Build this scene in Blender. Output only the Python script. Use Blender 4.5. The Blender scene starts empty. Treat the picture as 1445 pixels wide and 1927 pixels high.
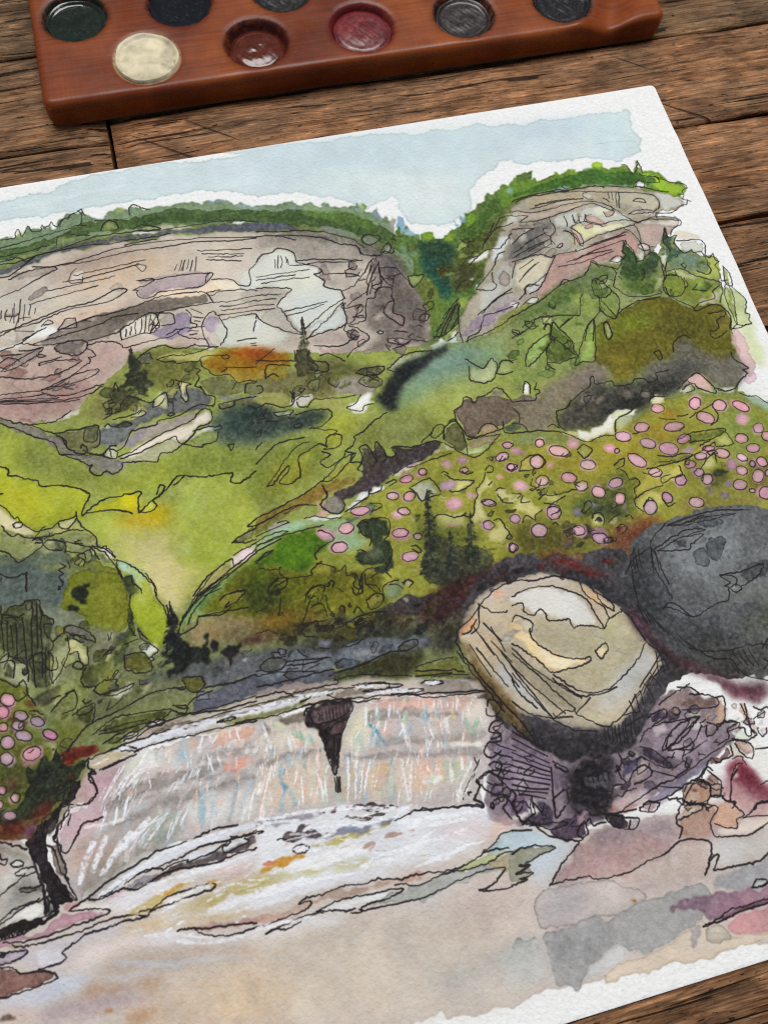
import bpy, bmesh, math, random
import numpy as np
from mathutils import Matrix, Vector

# ------------------------------------------------------------------ camera, light, exposure
S = bpy.context.scene
cd = bpy.data.cameras.new('camera'); cam = bpy.data.objects.new('camera', cd)
S.collection.objects.link(cam); S.camera = cam
cd.sensor_fit = 'VERTICAL'; cd.sensor_height = 36.0; cd.lens = 27.03
cd.clip_start = 0.005; cd.clip_end = 20
cam.matrix_world = Matrix(((0.968961, 0.214235, -0.123358, -0.137271), (-0.242026, 0.923765, -0.296786, -0.171209), (0.050372, 0.317430, 0.946943, 0.177722), (0.000000, 0.000000, 0.000000, 1.000000)))
cd.dof.use_dof = True; cd.dof.focus_distance = 0.192; cd.dof.aperture_fstop = 21.0

w = bpy.data.worlds.new('World'); S.world = w; w.use_nodes = True
w.node_tree.nodes['Background'].inputs[0].default_value = (0.93, 0.97, 1.0, 1)
w.node_tree.nodes['Background'].inputs[1].default_value = 0.13
ld = bpy.data.lights.new('window_light', 'AREA'); ld.shape = 'RECTANGLE'; ld.size = 1.8; ld.size_y = 1.1
ld.energy = 64; ld.color = (1.0, 0.985, 0.965)
lo = bpy.data.objects.new('window_light', ld); S.collection.objects.link(lo)
lo.location = (0.12, 0.80, 2.2)
lo.rotation_euler = (Vector((-0.12, -0.08, 0)) - Vector(lo.location)).to_track_quat('-Z', 'Y').to_euler()
S.view_settings.view_transform = 'Standard'; S.view_settings.look = 'None'
S.view_settings.exposure = 0; S.view_settings.gamma = 1; S.view_settings.use_curve_mapping = False
S.cycles.use_denoising = False; S.cycles.filter_width = 1.0

rnd = random.Random(7); rng = np.random.default_rng(11)

# ------------------------------------------------------------------ helpers
def link(name, me, mat=None, parent=None):
    o = bpy.data.objects.new(name, me); S.collection.objects.link(o)
    if mat: me.materials.append(mat)
    if parent: o.parent = parent
    return o

def mesh(name, v, f, smooth=False):
    me = bpy.data.meshes.new(name); me.from_pydata(v, [], f)
    if smooth: me.polygons.foreach_set('use_smooth', [True] * len(me.polygons))
    me.update(); return me

class NT:
    def __init__(s, name):
        s.m = bpy.data.materials.new(name); s.m.use_nodes = True; s.t = s.m.node_tree
        s.b = s.t.nodes['Principled BSDF']; s.o = s.t.nodes['Material Output']
    def n(s, k, **kw):
        nd = s.t.nodes.new('ShaderNode' + k)
        for a, v in kw.items(): setattr(nd, a, v)
        return nd
    def l(s, a, b): s.t.links.new(a, b)
    def coords(s, scale, loc=None, src='Object'):
        tc = s.n('TexCoord'); mp = s.n('Mapping'); mp.inputs['Scale'].default_value = scale
        s.l(tc.outputs[src], mp.inputs[0])
        if loc is not None: s.l(loc, mp.inputs['Location'])
        return mp.outputs[0]
    def noise(s, vec, scale=1, detail=4, rough=.55, dist=0):
        nd = s.n('TexNoise'); s.l(vec, nd.inputs['Vector'])
        nd.inputs['Scale'].default_value = scale; nd.inputs['Detail'].default_value = detail
        nd.inputs['Roughness'].default_value = rough; nd.inputs['Distortion'].default_value = dist
        return nd.outputs[0]
    def ramp(s, fac, *stops):
        r = s.n('ValToRGB'); e = r.color_ramp.elements
        while len(e) < len(stops): e.new(0.5)
        for el, (p, c) in zip(e, stops):
            el.position = p; el.color = (c, c, c, 1) if not isinstance(c, tuple) else (*c, 1)
        s.l(fac, r.inputs[0]); return r.outputs[0]
    def mix(s, fac, a, b, mode='MIX'):
        m = s.n('MixRGB', blend_type=mode)
        for i, v in enumerate((fac, a, b)):
            if hasattr(v, 'links'): s.l(v, m.inputs[i])
            elif isinstance(v, tuple): m.inputs[i].default_value = (*v, 1)
            else: m.inputs[i].default_value = v
        return m.outputs[0]
    def math(s, op, a, b=0.0):
        m = s.n('Math', operation=op)
        for i, v in enumerate((a, b)):
            if hasattr(v, 'links'): s.l(v, m.inputs[i])
            else: m.inputs[i].default_value = v
        return m.outputs[0]
    def bump(s, h, dist, strength=1.0, prev=None):
        b = s.n('Bump'); s.l(h, b.inputs['Height']); b.inputs['Distance'].default_value = dist
        b.inputs['Strength'].default_value = strength
        if prev: s.l(prev, b.inputs['Normal'])
        return b.outputs[0]

def srgb(h):
    c = np.array([int(h[i:i + 2], 16) for i in (0, 2, 4)]) / 255.
    return np.where(c <= .04045, c / 12.92, ((c + .055) / 1.055) ** 2.4)

# ------------------------------------------------------------------ weathered plank table
def wood_material(name, tan, mid, dark, grey):
    k = NT(name)
    info = k.n('ObjectInfo'); cx = k.n('CombineXYZ')
    k.l(k.math('MULTIPLY', info.outputs['Random'], 7.3), cx.inputs[0])
    k.l(k.math('MULTIPLY', info.outputs['Random'], 31.0), cx.inputs[1])
    off = cx.outputs[0]
    warp = k.noise(k.coords((9, 40, 9), off), 1, 2)
    tc = k.n('TexCoord'); sep = k.n('SeparateXYZ'); k.l(tc.outputs['Object'], sep.inputs[0])
    yy = k.math('ADD', sep.outputs[1], k.math('MULTIPLY', warp, 0.006))
    cmb = k.n('CombineXYZ'); k.l(sep.outputs[0], cmb.inputs[0]); k.l(yy, cmb.inputs[1]); k.l(sep.outputs[2], cmb.inputs[2])
    def str_(sx, sy, detail, rough=.6, dist=0):
        mp = k.n('Mapping'); k.l(cmb.outputs[0], mp.inputs[0]); mp.inputs['Scale'].default_value = (sx, sy, sy)
        k.l(off, mp.inputs['Location'])
        return k.noise(mp.outputs[0], 1, detail, rough, dist)
    bands = str_(9, 150, 6, .68, .8)
    fine = str_(30, 480, 5, .7, .5)
    fibre = str_(90, 2300, 3, .7)
    flecks = str_(170, 900, 3, .6, .8)
    cracks = str_(34, 700, 2, .5, .6)
    splits = str_(7, 330, 3, .5, .9)
    pores = str_(330, 1500, 2, .5, .3)
    patch = k.noise(k.coords((26, 55, 26), off), 1, 4, .65)
    smudge = k.noise(k.coords((70, 110, 70), off), 1, 3, .6)
    rot = k.n('Mapping'); k.l(tc.outputs['Object'], rot.inputs[0]); rot.inputs['Rotation'].default_value = (0, 0, .62)
    rot2 = k.n('Mapping'); k.l(rot.outputs[0], rot2.inputs[0]); rot2.inputs['Scale'].default_value = (14, 520, 30); k.l(off, rot2.inputs['Location'])
    scratch = k.ramp(k.noise(rot2.outputs[0], 1, 1, .5), (.24, .35), (.27, 1.0))
    col = k.ramp(bands, (.36, dark), (.45, mid), (.53, tan), (.59, mid), (.68, tan))
    col = k.mix(k.ramp(patch, (.44, 0.0), (.60, .85)), col, grey)
    col = k.mix(.95, col, k.ramp(fine, (.36, .55), (.45, .90), (.54, 1.05), (.64, 1.4)), 'MULTIPLY')
    col = k.mix(.9, col, k.ramp(fibre, (.36, .5), (.50, 1.0), (.64, 1.45)), 'MULTIPLY')
    col = k.mix(.9, col, k.ramp(flecks, (.35, .42), (.44, 1.0), (.57, 1.0), (.67, 1.6)), 'MULTIPLY')
    col = k.mix(.8, col, k.ramp(smudge, (.36, .50), (.50, 1.0), (.66, 1.3)), 'MULTIPLY')
    cr = k.mix(1.0, k.ramp(cracks, (.315, .12), (.36, 1.0)), k.ramp(splits, (.285, .10), (.325, 1.0)), 'MULTIPLY')
    cr = k.mix(1.0, cr, k.ramp(pores, (.265, .22), (.31, 1.0)), 'MULTIPLY')
    cr = k.mix(1.0, cr, scratch, 'MULTIPLY')
    col = k.mix(1.0, col, cr, 'MULTIPLY')
    tint = k.ramp(info.outputs['Random'], (0, (.86, .82, .78)), (.5, (1.0, .97, .92)), (1, (1.12, 1.02, .95)))
    col = k.mix(1.0, col, tint, 'MULTIPLY')
    k.l(col, k.b.inputs['Base Color'])
    k.l(k.ramp(fine, (.3, .80), (.7, .55)), k.b.inputs['Roughness'])
    k.b.inputs['Specular IOR Level'].default_value = .18
    hgt = k.math('ADD', k.math('MULTIPLY', fibre, .25), k.math('ADD', k.math('MULTIPLY', cr, .8), k.math('MULTIPLY', fine, .6)))
    nb = k.bump(hgt, .0011, 1.0)
    nb = k.bump(bands, .0010, .5, nb)
    k.l(nb, k.b.inputs['Normal'])
    return k.m

wood = wood_material('weathered_wood', (.310, .168, .086), (.215, .106, .050), (.125, .057, .026), (.180, .106, .060))
wood_grey = wood_material('greyed_wood', (.25, .150, .080), (.165, .092, .046), (.080, .042, .020), (.140, .092, .056))

k = NT('table_under'); k.b.inputs['Base Color'].default_value = (.012, .007, .004, 1); k.b.inputs['Roughness'].default_value = .9
TZ = -0.0008
def plank_mesh(x0, x1, y0, y1, seed):
    r = random.Random(seed); bm = bmesh.new()
    nx = max(8, int((x1 - x0) / .007)); ny = 8; th = .016
    ph = r.random() * 9
    def ed(x, a): return .00028 * math.sin(x * 61 + ph + a) + .0002 * math.sin(x * 173 + ph * 2 + a * 3) + r.uniform(-.00018, .00018)
    rows = []
    for i in range(nx + 1):
        t = i / nx; x = x0 + (x1 - x0) * t
        a = y0 + ed(x, 0); b = y1 + ed(x, 2.1)
        row = []
        for j in range(ny + 1):
            u = j / ny
            u = (0, .018, .06, .25, .5, .75, .94, .982, 1)[j]
            z = -(.0011, .00035, .00006, 0, 0, 0, .00006, .00035, .0011)[j] * r.uniform(.7, 1.25)
            if i in (0, nx): z -= .0007
            row.append(bm.verts.new((x, a + (b - a) * u, TZ + z + (r.uniform(-1, 1) * .00005))))
        rows.append(row)
    for i in range(nx):
        for j in range(ny):
            bm.faces.new((rows[i][j], rows[i + 1][j], rows[i + 1][j + 1], rows[i][j + 1]))
    loop = [rows[i][0] for i in range(nx + 1)] + [rows[nx][j] for j in range(1, ny + 1)] + \
           [rows[i][ny] for i in range(nx - 1, -1, -1)] + [rows[0][j] for j in range(ny - 1, 0, -1)]
    low = [bm.verts.new((v.co.x, v.co.y, TZ - th)) for v in loop]
    n = len(loop)
    for i in range(n):
        bm.faces.new((loop[(i + 1) % n], loop[i], low[i], low[(i + 1) % n]))
    bm.faces.new(low)
    for f in bm.faces: f.smooth = abs(f.normal.z) > .3
    bm.normal_update()
    me = bpy.data.meshes.new('plank'); bm.to_mesh(me); bm.free()
    me.polygons.foreach_set('use_smooth', [p.normal.z > .3 for p in me.polygons])
    return me

bm = bmesh.new(); bmesh.ops.create_cube(bm, size=1)
for v in bm.verts: v.co = Vector((v.co.x * .86 - .10, v.co.y * .66 - .10, v.co.z * .012 - .0245))
me = bpy.data.meshes.new('table_top'); bm.to_mesh(me); bm.free()
table = link('table_top', me, k.m); table['kind'] = 'structure'
JX = -.1631
rows_r = [.0900, .0545, .0192, -.0160, -.0515, -.0871, -.1225, -.1580, -.1932, -.2285, -.2640, -.2990]
for i in range(len(rows_r) - 1):
    o = link('plank', plank_mesh(JX + .0006, .30, rows_r[i + 1] + .00045, rows_r[i] - .00045, 40 + i), wood_grey if i in (0, 1) else wood, table)
rows_l = [.120, .0838, .0475, .0113, -.0250, -.0610]
for i in range(len(rows_l) - 1):
    link('plank', plank_mesh(-.50, JX - .0006, rows_l[i + 1] + .0004, rows_l[i] - .0004, 80 + i), wood_grey if i == 1 else wood, table)

# ------------------------------------------------------------------ wooden paint palette
k = NT('stained_palette_wood')
v = k.coords((1, 1, 1))
grain = k.noise(k.coords((40, 900, 300)), 1, 4, .6, .4)
cross = k.noise(k.coords((900, 60, 300)), 1, 3, .6)
big = k.noise(v, 28, 3, .6)
col = k.ramp(big, (.36, (.120, .021, .005)), (.50, (.190, .039, .008)), (.64, (.27, .066, .012)))
col = k.mix(.35, col, k.ramp(grain, (.36, .45), (.50, 1.0), (.64, 1.25)), 'MULTIPLY')
col = k.mix(.10, col, k.ramp(cross, (.38, .6), (.50, 1.0), (.64, 1.35)), 'MULTIPLY')
res = k.n('VertexColor', layer_name='residue')
rn = k.math('MULTIPLY', res.outputs['Alpha'], k.ramp(k.noise(v, 420, 3, .6), (.36, .35), (.56, 1.0)))
col = k.mix(rn, col, res.outputs['Color'])
k.l(col, k.b.inputs['Base Color'])
k.l(k.ramp(k.noise(v, 90, 3), (.3, .30), (.7, .50)), k.b.inputs['Roughness'])
k.b.inputs['Coat Weight'].default_value = .06; k.b.inputs['Coat Roughness'].default_value = .3; k.b.inputs['Specular IOR Level'].default_value = .22
hb = k.math('ADD', k.math('MULTIPLY', cross, .6), k.math('MULTIPLY', grain, .5))
k.l(k.bump(k.noise(v, 130, 2), .0006, .3, k.bump(hb, .00022, .5)), k.b.inputs['Normal'])
palette_mat = k.m

PX0, PX1, PY0, PY1, PT = -.1785, .0085, .0186, .0920, .0072
R = .0090
WELLS = [  # x, y, radius, name
    (-.1480, .0306, .0091), (-.1163, .0308, .0093), (-.0846, .0310, .0096), (-.0531, .0306, .0092), (-.0215, .0310, .0093),
    (-.1660, .0500, .0092), (-.1356, .0505, .0094), (-.1050, .0506, .0092)]
def smooth(t): t = np.clip(t, 0, 1); return t * t * (3 - 2 * t)
nx, ny = 300, 118
gx = np.linspace(PX0, PX1, nx); gy = np.linspace(PY0, PY1, ny)
# finer rows near the border so the rounded edges stay smooth
def tighten(a, n=7, r=.0030):
    e = r * (1 - np.cos(np.linspace(0, math.pi / 2, n)))
    return np.concatenate([a[0] + e, a[(a > a[0] + r) & (a < a[-1] - r)], (a[-1] - e)[::-1]])
gx = tighten(gx); gy = tighten(gy); nx, ny = len(gx), len(gy)
X, Y = np.meshgrid(gx, gy, indexing='ij')
cr = .0024
qx = np.abs(X - (PX0 + PX1) / 2) - (PX1 - PX0) / 2 + cr; qy = np.abs(Y - (PY0 + PY1) / 2) - (PY1 - PY0) / 2 + cr
sd = -(np.hypot(np.maximum(qx, 0), np.maximum(qy, 0)) + np.minimum(np.maximum(qx, qy), 0) - cr)
# pull the outermost corner vertices in so that the corner is round
pull = np.minimum(sd, 0)
cxm = np.where(X < (PX0 + PX1) / 2, 1, -1); cym = np.where(Y < (PY0 + PY1) / 2, 1, -1)
X = X + cxm * (-pull) * .71; Y = Y + cym * (-pull) * .71
d = np.clip(sd, 0, None); er = .0019
Z = PT - np.where(d < er, er - np.sqrt(np.clip(er * er - (er - d) ** 2, 0, None)), 0)
Z += .00012 * np.sin(X * 55 + 1) * np.sin(Y * 90)
for (a, b, r) in WELLS:
    rho = np.hypot(X - a, Y - b)
    Z -= .0034 * smooth((r - rho) / .0016) + .00035 * smooth((r + .0016 - rho) / .0016)
# carved brush rest at the right end: a hollow running back from the front edge
t = np.clip((Y - .0175) / .040, 0, 1.4); axis = -.0105 + .020 * t
wd = .0068 + .004 * t
prof = np.exp(-((X - axis) / wd) ** 2 * 1.6)
Z -= .0030 * prof * (1 - .25 * t) * (X > -.03)
ridge = np.exp(-(((X - (axis - .0105)) / .003) ** 2)) * np.exp(-((Y - .021) / .008) ** 2)
Z += .0005 * ridge
Z = np.maximum(Z, .0006)
V = np.stack([X, Y, Z], -1).reshape(-1, 3)
idx = np.arange(nx * ny).reshape(nx, ny)
F = np.stack([idx[:-1, :-1], idx[1:, :-1], idx[1:, 1:], idx[:-1, 1:]], -1).reshape(-1, 4).tolist()
loop = list(idx[:, 0]) + list(idx[-1, 1:]) + list(idx[-2::-1, -1]) + list(idx[0, -2:0:-1])
base = len(V); n = len(loop)
mid = V[loop].copy(); mid[:, 2] = .0012
low = V[loop].copy(); low[:, 2] = TZ
cen = np.array([(PX0 + PX1) / 2, (PY0 + PY1) / 2])
low[:, :2] += (cen - low[:, :2]) / np.linalg.norm(cen - low[:, :2], axis=1)[:, None] * .0006
V = np.concatenate([V, mid, low])
for i in range(n):
    j = (i + 1) % n
    F.append([int(loop[j]), int(loop[i]), base + i, base + j])
    F.append([base + j, base + i, base + n + i, base + n + j])
F.append([base + n + i for i in range(n)])
palette = bpy.data.objects.new('paint_palette', None); S.collection.objects.link(palette)
palette['label'] = 'reddish brown wooden paint palette with round wells of dried paint'
palette['category'] = 'palette'
board = link('board', mesh('board', V.tolist(), F, True), palette_mat, palette)

RES_COL = [(.42, .34, .22), (.045, .010, .008), (.11, .010, .016), (.014, .010, .010), (.008, .008, .010), (.008, .014, .011), (.004, .005, .009), (.008, .008, .009)]
rc4 = np.zeros((len(board.data.vertices), 4), np.float32)
for (a, b, r), c in zip(WELLS, RES_COL):
    rho = np.hypot(V[:, 0] - a, V[:, 1] - b)
    al = np.clip(smooth((r + .0010 - rho) / .0012) + .14 * smooth((r + .0030 - rho) / .003) * (c[0] < .4), 0, 1) * (V[:, 2] > .001)
    sel = al > rc4[:, 3]; rc4[sel, :3] = c; rc4[sel, 3] = al[sel]
ca = board.data.color_attributes.new('residue', 'FLOAT_COLOR', 'POINT'); ca.data.foreach_set('color', rc4.ravel())
def paint_mat(name, c, rough, coat, spec=.5, swirl=.0006, edge=None, trans=0):
    k = NT(name); v = k.coords((1, 1, 1))
    n1 = k.noise(v, 230, 2, .5, .6)
    n2 = k.noise(v, 900, 3, .6, .5)
    lo_ = tuple(x * .62 for x in c); hi_ = tuple(min(1, x * 1.25) for x in c)
    col = k.ramp(n1, (.3, lo_), (.55, c), (.75, hi_))
    k.l(col, k.b.inputs['Base Color'])
    k.l(k.ramp(n2, (.3, max(.03, rough - .12)), (.7, rough + .12)), k.b.inputs['Roughness'])
    k.b.inputs['Coat Weight'].default_value = coat * .15; k.b.inputs['Coat Roughness'].default_value = .22
    k.b.inputs['Specular IOR Level'].default_value = spec
    k.l(k.bump(n1, swirl, .10), k.b.inputs['Normal'])
    return k.m

def paint_disc(x, y, r, level, swirl, seed, holes=(), lump=.00015, dome=0.0):
    rr = np.random.default_rng(seed); nr, na = 26, 72
    v = [(x, y, 0)]; pos = [(0., 0.)]
    ph = rr.uniform(0, 6.28, 6)
    for i in range(1, nr + 1):
        for j in range(na):
            a = j / na * 2 * math.pi
            q = r * (i / nr) * (1 + .022 * math.sin(3 * a + ph[0]) * (i / nr) + .012 * math.sin(7 * a + ph[1]) * (i / nr))
            pos.append((q * math.cos(a), q * math.sin(a)))
    out = []
    for (px, py) in pos:
        q = math.hypot(px, py); a = math.atan2(py, px); t = q / r
        z = level + dome * (1 - t * t)
        z += .28 * swirl * math.sin(2 * math.pi * (q / .0060) + a * 1.0 + ph[2] + .8 * math.sin(2 * a + ph[0])) * (t < .86) * smooth(np.array((.86 - t) / .2)) * smooth(np.array(t / .25))
        z += lump * (math.sin(px * 1900 + ph[3]) * math.sin(py * 1700 + ph[4]) + .6 * math.sin(px * 3700 + py * 2900 + ph[5]))
        z += .0007 * smooth(np.array((t - .82) / .18)) * (1 if dome <= 0 else -.6)      # paint creeping up the well wall
        for (hx, hy, hr) in holes:
            z -= .0009 * float(smooth(np.array(1 - math.hypot(px - hx, py - hy) / hr)))
        out.append((x + px, y + py, float(z)))
    f = [(0, 1 + j, 1 + (j + 1) % na) for j in range(na)]
    for i in range(nr - 1):
        for j in range(na):
            a = 1 + i * na + j; b = 1 + i * na + (j + 1) % na
            f.append((a, a + na, b + na, b))
    # a skirt down to the bottom of the well gives the cake its thickness
    o0 = 1 + (nr - 1) * na; b0 = len(out)
    for j in range(na):
        p = out[o0 + j]; out.append((p[0], p[1], PT - .0036))
    for j in range(na): f.append((o0 + j, b0 + j, b0 + (j + 1) % na, o0 + (j + 1) % na))
    return mesh('paint', out, f, True)

PAINTS = [
    ('cream paint filling its well, with two small pin holes', (.60, .53, .36), .5, .1, .0070, .0089, .00004, .0003, .0, ((.0040, -.0032, .0009), (.0070, -.0036, .0008))),
    ('dark reddish brown paint sunk low in its well', (.090, .016, .008), .18, .6, .0046, .0080, .00032, .0006, .0008, ()),
    ('crimson paint with a swirled surface', (.150, .018, .022), .30, .5, .0056, .0087, .00022, .0006, .0005, ()),
    ('brownish black paint with circular brush marks', (.022, .016, .015), .34, .5, .0050, .0083, .00030, .0004, .0, ()),
    ('glossy black paint near the carved brush rest', (.010, .010, .012), .26, .8, .0052, .0086, .00025, .0008, .0, ()),
    ('very dark glossy green paint', (.010, .018, .013), .14, .8, .0050, .0085, .00020, .0006, .0, ()),
    ('glossy blue black paint', (.006, .007, .012), .12, .9, .0052, .0088, .00020, .0012, .0, ()),
    ('matt black paint cut off by the top of the picture', (.012, .012, .013), .30, .4, .0052, .0087, .00015, .0006, .0, ())]
for i, ((wx, wy, wr), (lab, c, ro, co, lev, pr, sw, bp, dm, holes)) in enumerate(zip(WELLS, PAINTS)):
    o = link('paint', paint_disc(wx, wy, pr, lev, sw, 20 + i, holes, 0.00002 if i else .000006, dm), paint_mat('paint_%d' % i, c, ro, co, .5, bp), palette)
    o['label'] = lab

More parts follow.
